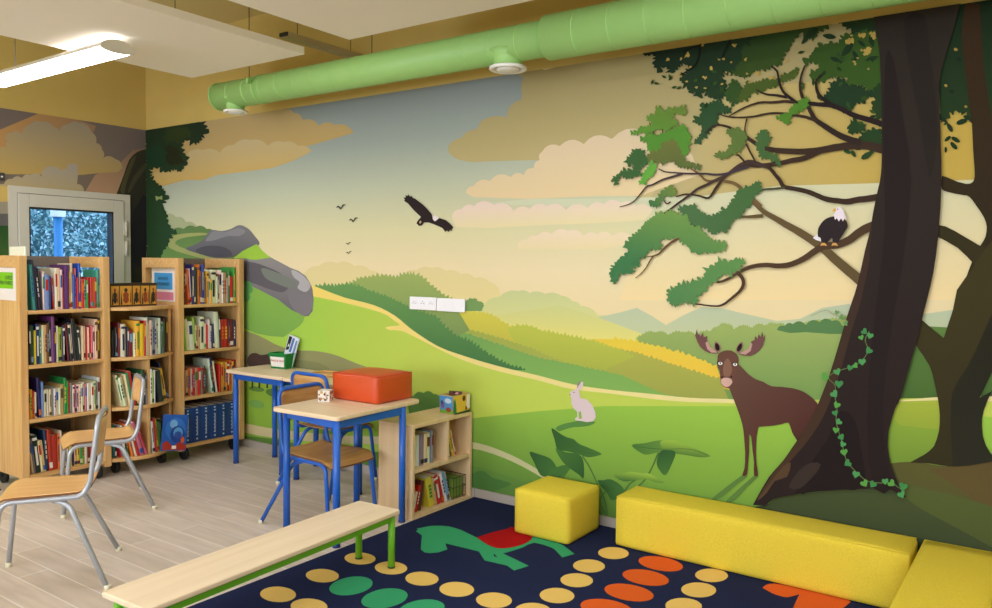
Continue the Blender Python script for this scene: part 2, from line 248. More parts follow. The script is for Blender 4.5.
# ================================================================ mural (flat printed wall covering, the picture cut from sheets of flat colour)
MURAL = [
('R','m',[150,160,152],[124,132,132],[0,2250,0,2572],'4,2250 8990,2250 8990,2572 4,2572'),
('R','m',[182,188,164],[150,160,152],[0,1950,0,2250],'4,1950 8990,1950 8990,2250 4,2250'),
('R','m',[211,205,162],[182,188,164],[0,1650,0,1950],'4,1650 8990,1650 8990,1950 4,1950'),
('R','m',[225,210,170],[211,205,162],[0,1420,0,1650],'4,1420 8990,1420 8990,1650 4,1650'),
('R','m',[226,208,162],[225,210,170],[0,1200,0,1420],'4,1200 8990,1200 8990,1420 4,1420'),
('R','m',[220,200,145],[226,208,162],[0,900,0,1200],'4,900 8990,900 8990,1200 4,1200'),
('R','m',[172,150,106],[182,154,92],[1412,2529,1410,2188],'1804,2572 1804,2565 1830,2567 1854,2565 1876,2559 1896,2548 1914,2533 1943,2528 1967,2520 1986,2508 2001,2492 2010,2473 2053,2475 2090,2470 2124,2459 2153,2440 2178,2415 2210,2428 2242,2434 2274,2432 2307,2424 2341,2408 2388,2409 2431,2403 2468,2388 2500,2366 2527,2337 2391,2321 2106,2287 1870,2269 53,2056 9,2572'),
('R','m',[183,166,126],[194,164,96],[1165,2358,1164,2101],'4,2165 296,2247 338,2280 388,2304 446,2318 511,2324 583,2320 623,2340 667,2352 713,2357 763,2354 815,2344 865,2350 912,2349 956,2341 998,2326 1038,2305 1064,2327 1094,2343 1130,2353 1170,2356 1215,2354 1251,2373 1290,2384 1332,2388 1376,2386 1423,2376 1471,2377 1515,2371 1554,2359 1590,2340 1622,2316 1654,2332 1689,2341 1725,2344 1763,2341 1804,2332 1839,2334 1872,2330 1903,2322 1931,2309 1957,2291 1993,2292 2025,2287 2055,2278 2082,2263 2106,2244 2011,2215 1903,2186 1668,2149 1214,2137 998,2134 813,2103 524,2118 175,2076 4,2083'),
('R','m',[155,142,98],[193,178,126],[4707,2534,4723,1853],'4100,2464 4098,2442 4090,2421 4076,2403 4058,2390 4037,2381 4013,2378 3988,2381 3964,2389 3942,2402 3922,2420 3908,2441 3898,2464 3895,2488 3898,2512 3906,2533 3920,2550 3939,2564 3961,2572 4002,2572 4010,2571 4034,2562 4055,2549 4074,2531 4088,2510 4097,2488'),
('R','m',[155,142,98],[193,178,126],[4707,2534,4723,1853],'4024,2570 4022,2559 4015,2550 4004,2542 3990,2537 3972,2534 3953,2534 3933,2536 3913,2541 3895,2548 3880,2558 3868,2568 3866,2572 4024,2572'),
('R','m',[155,142,98],[193,178,126],[4707,2534,4723,1853],'4076,2309 4073,2287 4062,2268 4044,2251 4019,2239 3990,2231 3958,2229 3924,2232 3891,2240 3861,2253 3835,2270 3815,2290 3803,2313 3798,2336 3802,2358 3814,2378 3833,2394 3859,2406 3888,2414 3921,2415 3955,2412 3987,2403 4017,2390 4041,2372 4060,2352 4072,2331'),
('R','m',[155,142,98],[193,178,126],[4707,2534,4723,1853],'3878,2252 3874,2236 3862,2221 3843,2209 3817,2200 3787,2194 3753,2193 3717,2196 3683,2202 3651,2213 3624,2227 3603,2243 3589,2260 3585,2278 3589,2295 3602,2310 3622,2322 3649,2331 3681,2336 3715,2337 3750,2334 3784,2326 3815,2316 3841,2302 3861,2286 3873,2269'),
('R','m',[155,142,98],[193,178,126],[4707,2534,4723,1853],'3800,2183 3796,2165 3782,2148 3759,2135 3729,2125 3693,2119 3653,2117 3612,2120 3571,2127 3533,2139 3501,2154 3476,2171 3460,2190 3455,2210 3460,2228 3475,2245 3499,2259 3531,2269 3569,2274 3609,2275 3651,2272 3691,2264 3727,2252 3758,2237 3781,2220 3795,2201'),
('R','m',[155,142,98],[193,178,126],[4707,2534,4723,1853],'3750,2139 3745,2121 3729,2105 3703,2091 3669,2081 3627,2075 3581,2073 3533,2076 3486,2084 3443,2096 3405,2111 3377,2129 3359,2148 3353,2168 3358,2187 3376,2204 3404,2218 3441,2227 3484,2233 3531,2234 3579,2230 3625,2221 3667,2209 3702,2194 3728,2177 3745,2158'),
('R','m',[155,142,98],[193,178,126],[4707,2534,4723,1853],'3964,2141 3958,2121 3940,2102 3912,2087 3874,2076 3828,2069 3778,2067 3725,2070 3673,2079 3625,2092 3584,2109 3552,2129 3532,2151 3525,2174 3532,2195 3551,2214 3582,2230 3623,2241 3671,2247 3722,2247 3775,2243 3826,2234 3872,2220 3910,2203 3939,2183 3957,2162'),
('R','m',[155,142,98],[193,178,126],[4707,2534,4723,1853],'6465,2572 6495,1832 6263,1828 5835,1836 5392,1844 5092,1812 4667,1813 4021,2010 4020,2056 3752,2068 3557,2074 3602,2144 3749,2252 3890,2356 3915,2526 3907,2572'),
('R','m',[204,184,142],None,None,'4128,2572 4058,2565 4040,2572'),
('R','m',[183,168,118],[188,162,83],[4939,2048,5830,1984],'4724,1811 5092,1812 5392,1844 5835,1836 6495,1832 6477,2293 5089,2334'),
('R','m',[214,194,161],[220,198,154],[4421,2112,4427,1839],'3498,1888 3503,1903 3511,1915 3523,1923 3540,1927 3559,1928 3578,1947 3600,1959 3624,1964 3650,1962 3680,1953 3706,1974 3735,1986 3766,1989 3798,1983 3833,1969 3849,1981 3866,1988 3885,1989 3904,1985 3925,1975 3932,1991 3942,2003 3956,2010 3973,2013 3993,2012 3994,2026 3998,2038 4006,2046 4018,2052 4034,2056 4029,2067 4027,2077 4030,2086 4036,2094 4047,2101 4065,2121 4086,2133 4110,2138 4137,2136 4166,2126 4196,2145 4226,2154 4257,2154 4288,2144 4321,2125 4351,2150 4384,2164 4418,2166 4455,2158 4494,2139 4535,2169 4578,2184 4623,2184 4669,2170 4716,2142 4939,2048 4996,1918 4667,1824 4402,1834 3969,1834 3553,1861'),
('R','m',[200,203,172],[204,203,163],[4999,1816,5001,1715],'3607,1817 3969,1834 4428,1817 5092,1812 5392,1844 5835,1836 6495,1825 6499,1717 5105,1727 4173,1787'),
('R','m',[204,202,167],[226,208,160],[5490,1820,5501,1442],'4999,1811 5392,1844 5835,1836 6495,1829 6514,1336 4561,1265 4672,1590'),
('R','m',[223,203,186],[221,208,164],[3756,1794,3758,1681],'3390,1743 3397,1762 3408,1776 3424,1785 3444,1790 3468,1791 3484,1804 3501,1813 3519,1816 3539,1814 3561,1806 3590,1824 3620,1832 3650,1833 3681,1824 3712,1807 3747,1816 3779,1816 3808,1808 3834,1792 3857,1767 3878,1782 3900,1791 3922,1792 3946,1787 3970,1776 3990,1793 4012,1802 4035,1805 4060,1801 4086,1790 4115,1799 4142,1801 4168,1796 4191,1783 4213,1763 4239,1782 4266,1792 4295,1793 4324,1786 4354,1770 4370,1786 4388,1796 4408,1800 4429,1797 4453,1789 4472,1802 4493,1809 4513,1809 4534,1803 4556,1791 4576,1798 4595,1800 4613,1796 4629,1787 4645,1772 4667,1779 4689,1781 4708,1776 4726,1765 4743,1748 4698,1696 4430,1685 4088,1681 3684,1670 3422,1680'),
('R','m',[227,208,186],[223,208,164],[3758,1645,3760,1543],'3889,1572 3898,1584 3909,1592 3922,1596 3936,1598 3952,1595 3962,1607 3974,1616 3988,1620 4004,1621 4021,1618 4040,1631 4059,1639 4079,1641 4101,1637 4123,1628 4141,1643 4161,1652 4182,1655 4204,1653 4228,1644 4253,1650 4276,1649 4296,1644 4315,1632 4332,1615 4346,1626 4362,1633 4378,1635 4395,1632 4413,1625 4434,1634 4455,1637 4474,1635 4493,1627 4511,1613 4530,1625 4548,1631 4568,1632 4587,1628 4607,1617 4627,1617 4644,1612 4659,1604 4670,1591 4678,1574 4433,1542 3890,1543'),
('R','m',[215,202,150],[221,206,145],[2957,1438,2959,1207],'1979,1282 1978,1305 1983,1327 1996,1346 2016,1363 2044,1378 2065,1396 2089,1410 2117,1419 2147,1423 2181,1423 2215,1441 2250,1452 2287,1456 2325,1454 2364,1446 2403,1455 2440,1458 2476,1454 2509,1443 2541,1427 2574,1432 2605,1432 2633,1427 2660,1417 2684,1401 2720,1398 2751,1390 2776,1377 2798,1359 2814,1336 2841,1350 2869,1359 2898,1362 2927,1360 2957,1353 2980,1375 3006,1392 3035,1403 3068,1408 3105,1407 3128,1420 3153,1428 3178,1431 3204,1429 3231,1422 3256,1428 3281,1429 3304,1425 3325,1417 3346,1405 3372,1411 3398,1412 3422,1409 3444,1401 3466,1388 3491,1392 3514,1392 3536,1387 3556,1378 3575,1365 3601,1370 3625,1370 3648,1366 3669,1357 3689,1343 3712,1338 3730,1329 3745,1317 3756,1303 3764,1285 3804,1057 1979,952'),
('R','m',[192,199,144],[215,211,136],[4115,1295,4120,1047],'3541,1042 3540,1069 3546,1094 3558,1117 3577,1138 3601,1157 3605,1169 3612,1179 3621,1188 3632,1196 3646,1202 3663,1220 3682,1235 3705,1245 3730,1252 3757,1254 3782,1273 3809,1286 3838,1295 3869,1297 3901,1295 3918,1299 3934,1300 3949,1298 3964,1293 3979,1285 4000,1293 4021,1296 4042,1295 4062,1291 4082,1283 4106,1290 4129,1293 4152,1291 4174,1285 4196,1275 4212,1275 4227,1272 4240,1267 4252,1259 4262,1249 4277,1248 4290,1245 4301,1240 4312,1233 4320,1223 4347,1222 4372,1217 4393,1208 4412,1195 4429,1177 4468,1179 4503,1173 4535,1162 4563,1144 4589,1119 4685,1028 3543,918'),
('R','m',[179,191,162],[190,197,153],[5014,1241,5018,1076],'4410,1160 4551,1194 4663,1226 4751,1187 4831,1143 4929,1201 5024,1246 5123,1245 5225,1225 5401,1194 5508,1209 5606,1265 5723,1289 5856,1222 6054,1262 6137,1279 6517,1263 6521,1154 4445,1011'),
('R','m',[198,201,135],[221,211,118],[4441,1205,4445,1011],'3617,1120 4184,1223 4442,1161 4684,1092 5019,1051 5021,974 3620,924'),
('R','m',[149,169,97],[113,148,82],[5417,1151,5427,811],'4664,1044 4659,1051 4667,1055 4659,1065 4673,1066 4668,1076 4680,1074 4678,1083 4692,1077 4694,1089 4703,1083 4698,1092 4710,1088 4707,1096 4718,1092 4718,1107 4731,1098 4734,1110 4742,1103 4752,1111 4755,1102 4763,1108 4762,1098 4771,1108 4773,1098 4780,1106 4790,1105 4800,1113 4806,1106 4811,1114 4815,1104 4819,1113 4822,1102 4830,1108 4838,1095 4849,1095 4853,1090 4850,1099 4867,1102 4869,1110 4882,1109 4884,1119 4900,1113 4905,1120 4915,1110 4926,1117 4936,1108 4938,1115 4951,1114 4955,1123 4964,1115 4974,1119 4977,1110 4985,1114 4988,1103 4998,1107 4996,1099 5002,1102 5005,1097 5000,1108 5017,1110 5012,1118 5022,1115 5019,1125 5031,1120 5036,1128 5043,1122 5054,1134 5062,1124 5068,1128 5076,1123 5073,1127 5080,1133 5078,1138 5086,1139 5085,1145 5093,1144 5094,1151 5103,1146 5106,1153 5113,1150 5109,1157 5121,1157 5120,1167 5128,1164 5130,1174 5137,1166 5140,1174 5146,1168 5152,1174 5157,1163 5165,1174 5167,1162 5175,1169 5176,1160 5186,1164 5183,1153 5191,1155 5188,1147 5198,1142 5198,1140 5199,1152 5211,1152 5213,1161 5219,1157 5219,1165 5231,1161 5238,1169 5245,1164 5251,1168 5254,1161 5259,1171 5264,1158 5271,1165 5273,1154 5282,1159 5287,1153 5288,1165 5298,1165 5301,1175 5310,1172 5312,1180 5324,1174 5329,1179 5339,1170 5346,1172 5353,1168 5348,1176 5360,1174 5360,1185 5369,1180 5370,1188 5378,1183 5383,1189 5387,1179 5393,1186 5401,1179 5404,1185 5413,1181 5418,1188 5426,1183 5433,1186 5437,1178 5444,1178 5446,1170 5453,1171 5458,1164 5456,1171 5466,1173 5470,1180 5477,1177 5480,1188 5488,1180 5494,1187 5499,1178 5506,1181 5512,1177 5509,1188 5521,1188 5522,1193 5531,1191 5535,1200 5542,1194 5546,1205 5552,1195 5555,1198 5558,1193 5563,1199 5566,1192 5564,1199 5571,1198 5570,1205 5579,1204 5581,1210 5589,1209 5593,1213 5602,1209 5609,1212 5616,1205 5621,1209 5627,1201 5627,1208 5633,1207 5631,1213 5639,1211 5644,1221 5650,1218 5653,1226 5663,1217 5671,1226 5677,1217 5683,1222 5691,1214 5689,1225 5702,1225 5701,1231 5707,1229 5708,1237 5714,1231 5718,1239 5727,1233 5732,1242 5735,1232 5738,1237 5741,1230 5749,1233 5755,1226 5957,1236 5970,862 5026,757'),
('R','m',[86,125,77],None,None,'5403,1150 5407,1161 5413,1168 5420,1172 5429,1173 5440,1172 5446,1180 5452,1185 5460,1188 5468,1187 5477,1183 5489,1193 5502,1198 5514,1197 5525,1192 5537,1182 5547,1196 5558,1204 5571,1208 5584,1206 5599,1199 5609,1210 5619,1216 5630,1217 5641,1214 5652,1207 5664,1211 5674,1211 5683,1208 5690,1201 5696,1190 5706,1186 5713,1179 5717,1171 5717,1161 5715,1150 5645,1146 5538,1148 5464,1139'),
('R','m',[93,127,64],[71,103,49],[6057,1188,6067,881],'5857,1177 5958,1205 6170,1203 6261,1200 6519,1207 6530,924 5868,851'),
('R','m',[219,195,70],[228,190,68],[4910,1069,4916,861],'4388,1041 4525,1049 4542,1067 4559,1049 4576,1059 4589,1049 4598,1059 4617,1045 4632,1059 4654,1044 4666,1061 4686,1038 4700,1048 4716,1031 4727,1044 4742,1032 4761,1037 4774,1025 4790,1036 4811,1023 4829,1032 4842,1013 4854,1021 4876,1005 4903,1020 4914,1000 4928,1015 4945,991 4962,1004 4984,986 4996,993 5007,978 5029,980 5036,968 5050,979 5063,961 5081,962 5086,949 5110,959 5111,945 5138,882 5181,835 4826,895 4692,969 4389,985'),
('R','m',[169,171,79],[150,157,76],[4744,1005,4750,737],'3984,979 4394,1000 4403,1011 4423,996 4436,1011 4454,996 4465,1007 4485,994 4501,1002 4515,993 4522,1001 4545,991 4553,1002 4573,989 4586,1002 4597,989 4614,997 4630,987 4638,997 4654,986 4675,991 4682,979 4703,985 4712,973 4731,975 4739,963 4754,978 4770,959 4786,968 4796,953 4806,962 4824,948 4831,953 4848,942 4867,946 4876,936 4889,942 4904,930 4919,941 4929,925 4941,932 4954,921 4967,923 4978,913 4994,925 5005,908 5021,916 5032,903 5041,910 5058,899 5071,902 5082,891 5097,900 5105,887 5125,898 5128,886 5182,775 4935,758 4749,780 4263,856'),
('R','m',[204,195,81],[183,179,74],[3539,1179,3542,949],'3269,1180 3290,1193 3313,1173 3333,1183 3347,1166 3365,1174 3386,1158 3411,1168 3426,1158 3444,1173 3462,1159 3472,1178 3501,1158 3517,1176 3537,1160 3553,1170 3570,1156 3580,1168 3596,1152 3615,1169 3627,1153 3643,1164 3662,1149 3674,1159 3691,1144 3706,1157 3719,1134 3738,1142 3749,1125 3763,1129 3776,1109 3800,1110 3804,1097 3829,1101 3834,1082 3854,1083 3855,1072 3984,950 3302,964'),
('R','m',[181,189,78],[167,175,74],[4186,1103,4190,907],'3825,1056 3823,1077 3855,1072 3854,1089 3881,1084 3891,1102 3918,1088 3932,1100 3951,1091 3957,1105 3976,1089 4002,1097 4007,1083 4033,1088 4040,1071 4054,1078 4069,1065 4090,1077 4098,1061 4113,1080 4130,1060 4141,1073 4159,1055 4170,1071 4184,1053 4199,1063 4209,1050 4223,1071 4235,1049 4246,1059 4256,1045 4269,1060 4283,1040 4297,1059 4314,1040 4325,1057 4336,1034 4349,1047 4367,1032 4379,1041 4391,1031 4409,1042 4416,1028 4435,1034 4447,1020 4465,1028 4474,1012 4484,1021 4501,1008 4518,1013 4527,1000 4541,1008 4557,994 4577,1005 4578,980 4594,996 4606,973 4620,987 4632,967 4648,975 4652,960 4448,861 3914,945'),
('R','m',[156,167,79],[160,167,82],[3912,1064,3918,706],'3310,1016 3330,1031 3351,1020 3363,1037 3394,1024 3405,1035 3433,1027 3441,1044 3471,1034 3480,1042 3509,1035 3523,1049 3551,1040 3564,1046 3589,1032 3607,1043 3624,1027 3640,1037 3665,1020 3681,1028 3702,1017 3714,1023 3740,1008 3756,1016 3773,1004 3788,1012 3810,995 3823,1005 3843,991 3859,996 3875,982 3891,987 3907,977 3919,982 3937,969 3963,973 3972,961 3993,971 4007,954 4019,961 4034,943 4054,954 4067,934 4086,938 4098,924 4111,934 4129,919 4140,922 4153,909 4178,915 4186,901 4205,907 4216,892 4230,901 4247,886 4260,887 4276,876 4290,885 4305,870 4322,879 4337,864 4356,872 4369,855 4390,863 4401,852 4413,857 4428,846 4441,850 4457,837 4479,842 4491,830 4499,839 4518,825 4537,835 4549,821 4564,829 4571,817 4692,731 3544,793'),
('R','m',[114,158,88],[130,174,86],[4187,1051,4194,706],'3435,1031 3454,1037 3477,1022 3492,1028 3523,1015 3552,1022 3563,1008 3586,1008 3605,998 3630,1005 3652,988 3673,994 3696,980 3710,984 3731,970 3753,981 3769,964 3792,972 3811,955 3825,958 3850,948 3863,950 3885,940 3899,946 3916,933 3933,938 3951,924 3967,932 3983,917 4001,924 4020,913 4033,918 4054,904 4071,914 4087,902 4110,907 4128,900 4147,909 4157,898 4181,902 4195,893 4207,899 4225,891 4247,898 4259,889 4274,894 4293,885 4306,892 4328,881 4338,886 4359,875 4368,886 4388,872 4400,882 4421,869 4439,879 4453,865 4465,877 4482,864 4497,870 4514,858 4528,866 4541,856 4551,864 4571,854 4587,860 4595,852 4829,778 5131,769 4193,746 3621,849 3302,964'),
('R','m',[150,169,97],[125,149,88],[2957,1366,2960,1075],'2353,1218 2340,1234 2385,1240 2368,1265 2410,1261 2388,1286 2433,1281 2432,1302 2462,1286 2472,1311 2490,1299 2490,1323 2522,1308 2523,1333 2559,1322 2559,1352 2589,1338 2597,1357 2626,1344 2642,1364 2664,1347 2680,1364 2699,1352 2713,1374 2740,1358 2753,1387 2782,1355 2794,1381 2818,1365 2835,1379 2853,1360 2877,1378 2887,1355 2905,1373 2921,1351 2934,1375 2954,1357 2958,1391 2983,1372 2993,1395 3014,1377 3030,1399 3044,1372 3051,1401 3068,1377 3077,1402 3093,1371 3128,1393 3128,1366 3151,1376 3162,1352 3191,1360 3189,1333 3215,1333 3218,1310 3249,1315 3249,1296 3276,1299 3274,1278 3301,1283 3314,1257 3339,1262 3341,1241 3373,1255 3373,1229 3401,1246 3396,1223 3541,1042 3303,933 2779,1133'),
('R','m',[102,146,84],[68,116,68],[2958,1273,2962,809],'2098,1264 2105,1284 2139,1277 2153,1291 2183,1279 2187,1296 2222,1280 2244,1311 2264,1283 2284,1302 2301,1283 2317,1306 2344,1279 2346,1304 2374,1287 2382,1307 2407,1292 2416,1308 2444,1295 2464,1320 2484,1293 2514,1312 2531,1287 2544,1313 2559,1284 2582,1308 2595,1285 2622,1292 2631,1274 2648,1280 2660,1261 2683,1268 2701,1253 2725,1267 2743,1242 2761,1258 2781,1235 2798,1246 2811,1230 2834,1246 2837,1223 2853,1232 2865,1217 2887,1227 2891,1207 2911,1217 2925,1198 2946,1204 2950,1190 2973,1200 2982,1179 3006,1187 3010,1170 3032,1182 3039,1158 3063,1166 3067,1143 3087,1165 3100,1144 3112,1160 3122,1134 3139,1147 3154,1135 3175,1154 3181,1124 3204,1138 3213,1118 3235,1132 3246,1116 3266,1127 3278,1102 3311,1106 3297,1083 3322,1084 3319,1064 3347,1072 3343,1042 3374,1052 3380,1025 3407,1037 3406,1007 3430,1014 3443,994 3459,1007 3471,989 3483,998 3496,980 3513,1004 3521,973 3541,991 3546,968 3565,982 3569,954 3593,971 3591,943 3618,959 3619,931 3636,940 3643,920 3668,929 3670,912 3683,917 3687,895 3709,909 3716,892 3733,899 3740,879 3757,888 3767,866 3793,883 3791,859 3814,870 3819,849 3834,862 3851,845 3867,854 3879,838 3893,856 3904,836 3921,852 3937,832 3949,841 3958,829 3771,813 3303,888 2960,1075 2445,1196'),
('R','m',[114,149,90],None,None,'3496,1203 3486,1207 3496,1211 3492,1216 3500,1215 3498,1223 3506,1221 3507,1225 3515,1221 3518,1227 3515,1229 3531,1229 3527,1237 3535,1234 3535,1242 3543,1237 3548,1245 3551,1235 3561,1239 3563,1233 3569,1243 3575,1237 3579,1245 3584,1236 3593,1240 3592,1233 3598,1233 3595,1226 3606,1222 3604,1216 3609,1227 3618,1219 3625,1226 3629,1218 3635,1221 3636,1214 3647,1214 3642,1206 3649,1205 3642,1200 3654,1200 3646,1195 3631,1164 3492,1158'),
('R','m',[151,194,74],[184,202,88],[1979,804,3303,901],'1285,1444 1550,1522 1870,1404 2108,1263 2445,1189 2723,1144 2915,1086 3092,997 3303,907 3528,854 3771,819 4050,790 4272,760 4518,762 4772,761 4973,762 5187,780 6529,948 6564,62 4,62 4,1107'),
('R','m',[184,202,88],[182,200,83],[4190,879,4196,561],'3220,895 3528,854 3771,819 4050,790 4272,760 4518,762 4772,761 4973,762 6530,936 6535,810 4199,445 3549,481'),
('R','m',[140,182,71],[98,136,59],[4453,621,4463,144],'2931,350 3572,496 4053,596 4477,674 4825,714 5208,757 5521,783 6533,851 6564,62 2933,62'),
('R','m',[232,208,112],[225,212,145],[2191,1251,4573,746],'2107,1285 2199,1263 2325,1232 2445,1206 2545,1191 2639,1179 2723,1165 2794,1147 2857,1126 2915,1103 2968,1076 3017,1046 3074,1015 3143,983 3218,950 3294,922 3371,902 3449,887 3528,873 3607,859 3687,847 3771,835 3864,824 3960,815 4050,805 4126,795 4197,785 4271,777 4352,772 4434,770 4518,769 4604,769 4691,771 4772,772 4842,772 4906,772 4972,774 5038,778 5105,784 5187,790 5293,797 5411,805 5520,812 5617,818 5706,824 5785,832 5854,844 5915,858 5969,871 6012,880 6049,889 6098,898 6168,907 6248,917 6325,926 6403,936 6478,946 6529,952 6530,932 6479,925 6404,916 6326,905 6249,896 6168,886 6098,876 6049,868 6013,861 5970,853 5916,842 5855,830 5786,818 5706,809 5617,801 5521,793 5412,785 5294,777 5188,770 5106,763 5038,757 4973,751 4907,748 4843,746 4773,745 4692,746 4605,747 4518,748 4435,747 4352,746 4272,748 4198,755 4127,765 4050,776 3961,785 3864,794 3771,804 3685,816 3603,828 3528,842 3466,856 3413,870 3352,888 3273,913 3185,941 3109,965 3056,982 3016,995 2978,1003 2938,1005 2901,1004 2871,1003 2850,1007 2837,1013 2835,1018 2845,1023 2866,1027 2889,1031 2916,1034 2944,1037 2960,1042 2957,1048 2941,1055 2915,1066 2887,1081 2849,1099 2788,1117 2691,1134 2568,1152 2445,1168 2320,1183 2196,1196 2108,1205'),
('R','m',[168,172,131],None,None,'199,1691 186,1730 190,1765 212,1795 250,1821 305,1842 337,1846 366,1845 392,1839 415,1829 435,1814 473,1815 506,1811 534,1802 558,1788 576,1769 621,1771 659,1767 692,1756 720,1740 742,1717 794,1718 838,1711 875,1698 905,1677 929,1650 927,1457 195,1452'),
('R','m',[99,127,73],[118,156,72],[632,1702,626,1206],'272,1622 276,1645 289,1664 310,1679 339,1690 376,1697 407,1713 440,1723 474,1725 510,1722 548,1712 578,1727 610,1736 643,1739 678,1735 714,1725 748,1733 780,1735 809,1731 837,1722 863,1707 895,1708 923,1704 947,1695 966,1682 981,1665 1186,1616 1407,1445 1406,1151 38,1102 45,1537'),
('R','m',[159,161,97],None,None,'287,1631 344,1651 433,1663 528,1672 631,1677 753,1678 849,1675 878,1667 849,1659 736,1652 603,1645 519,1634 461,1621 429,1606 432,1588 486,1567 574,1546 692,1529 821,1513 941,1493 1058,1474 1187,1458 1285,1444 1319,1424 1285,1413 1144,1425 953,1449 758,1475 573,1504 439,1528 345,1554 292,1594'),
('R','m',[118,116,120],[98,96,100],[1034,1712,1032,1489],'574,1546 589,1557 637,1568 686,1578 724,1588 762,1599 795,1610 820,1626 842,1642 862,1658 882,1674 902,1689 929,1698 968,1697 1015,1691 1059,1688 1099,1690 1136,1695 1174,1702 1212,1713 1249,1726 1286,1731 1324,1726 1362,1713 1396,1699 1423,1682 1446,1664 1468,1644 1495,1624 1521,1602 1527,1583 1499,1565 1452,1550 1407,1537 1377,1531 1351,1527 1322,1522 1291,1509 1257,1494 1210,1482 1142,1476 1060,1472 980,1473 907,1480 836,1492 767,1505 690,1518 615,1532'),
('R','m',[134,132,136],None,None,'889,1650 915,1673 955,1689 1028,1685 1110,1679 1190,1695 1261,1709 1325,1700 1360,1684 1338,1663 1286,1646 1216,1646 1136,1648 1057,1633 981,1617 903,1609 849,1610 856,1627'),
('R','m',[84,82,88],None,None,'713,1537 766,1556 848,1570 941,1573 1032,1569 1106,1556 1160,1537 1193,1512 1185,1490 1098,1481 980,1481 864,1490 767,1505 718,1520'),
('R','m',[144,190,64],[157,194,69],[1408,1583,1407,1460],'1210,1474 1322,1529 1491,1583 1550,1537 1667,1470'),
('R','m',[138,134,134],[104,102,108],[1870,1463,1869,1079],'1285,1475 1479,1461 1655,1481 1758,1448 1881,1405 1968,1384 2044,1349 2086,1306 2118,1256 2129,1177 2118,1097 2076,1059 2033,1054 1946,1075 1869,1101 1802,1136 1746,1163 1549,1225 1358,1274 1259,1334 1260,1444'),
('R','m',[96,92,98],None,None,'1285,1444 1337,1452 1410,1447 1479,1438 1537,1428 1592,1415 1643,1402 1693,1389 1739,1375 1780,1359 1819,1336 1853,1311 1869,1286 1861,1263 1836,1240 1803,1225 1764,1222 1718,1228 1666,1236 1608,1247 1543,1262 1478,1277 1407,1288 1335,1299 1284,1319 1262,1359 1262,1409'),
('R','m',[118,124,116],None,None,'1550,1400 1589,1399 1651,1387 1712,1372 1768,1360 1823,1345 1869,1331 1910,1316 1944,1302 1957,1288 1943,1275 1909,1263 1869,1257 1828,1261 1782,1271 1735,1283 1686,1295 1636,1308 1597,1325 1566,1352 1546,1382'),
('R','m',[170,168,172],None,None,'1892,1390 1913,1389 1947,1381 1979,1369 2006,1357 2032,1343 2054,1327 2074,1311 2091,1294 2097,1277 2088,1260 2067,1242 2044,1232 2014,1235 1979,1246 1957,1259 1960,1273 1974,1289 1979,1304 1962,1315 1935,1326 1914,1339 1899,1357 1889,1378'),
('R','m',[122,118,124],None,None,'1858,1242 1889,1243 1933,1233 1979,1223 2026,1220 2073,1216 2108,1205 2123,1181 2125,1149 2118,1119 2101,1093 2074,1070 2044,1058 2009,1060 1970,1073 1936,1089 1908,1107 1886,1129 1869,1153 1857,1185 1850,1219'),
('R','m',[132,176,78],[122,166,80],[1643,1235,1642,894],'1333,1289 1549,1225 1646,1194 1757,1156 1828,1124 1892,1095 1974,1073 2033,1050 2018,1016 1979,981 1962,952 1936,927 1876,905 1802,889 1724,885 1642,887 1559,891 1477,899 1394,915 1331,930 1232,987 1234,1286'),
('R','m',[91,148,83],None,None,'1321,1273 1326,1285 1335,1294 1347,1299 1363,1300 1382,1298 1403,1296 1419,1292 1429,1284 1432,1274 1430,1260 1444,1245 1448,1232 1443,1219 1429,1208 1406,1198 1415,1180 1414,1164 1405,1152 1385,1141 1357,1134 1283,1131'),
('R','m',[161,200,78],[165,200,82],[1869,983,1869,782],'1282,943 1477,899 1642,887 1802,889 1979,981 2108,1046 2213,1023 2296,813 1979,790 1548,850 1282,864'),
('R','m',[145,142,98],[132,136,95],[1869,930,1869,528],'1232,916 1263,915 1309,912 1356,908 1405,901 1456,894 1501,885 1533,878 1561,870 1595,861 1644,847 1699,831 1757,818 1814,810 1873,804 1936,801 2005,803 2078,808 2151,810 2220,808 2289,804 2357,796 2422,785 2487,770 2555,756 2631,743 2710,729 2782,713 2848,692 2907,668 2946,648 2978,633 2989,622 2928,606 2748,580 2481,547 2193,516 1877,487 1534,458 1279,437 4,307 4,846'),
('R','m',[126,128,87],None,None,'1231,687 1310,709 1429,715 1548,719 1655,725 1762,728 1869,729 1986,731 2102,732 2193,726 2258,712 2300,693 2296,670 2235,643 2127,612 1979,583 1758,551 1487,521 1280,517 1197,561 1193,631'),
('R','m',[155,188,65],[139,180,66],[1641,582,1641,167],'4,450 1354,571 1757,562 2297,541 2929,525 3142,299 1438,62 4,62'),
('R','m',[98,138,65],None,None,'1582,467 1576,461 1561,456 1540,451 1513,448 1483,447 1454,447 1428,450 1407,454 1395,459 1392,465 1398,472 1413,477 1435,482 1462,485 1492,486 1521,485 1546,483 1566,479 1578,473'),
('R','m',[94,130,64],None,None,'1800,454 1792,445 1775,436 1751,430 1721,427 1689,427 1658,429 1631,435 1611,442 1599,451 1597,461 1605,471 1622,479 1647,485 1677,488 1709,488 1739,485 1766,480 1786,472 1798,463'),
('R','m',[122,170,85],None,None,'1580,347 1573,338 1557,329 1534,323 1506,319 1477,318 1448,320 1423,325 1404,333 1394,342 1392,352 1400,362 1417,370 1440,377 1468,381 1497,381 1526,379 1550,374 1568,366 1579,357'),
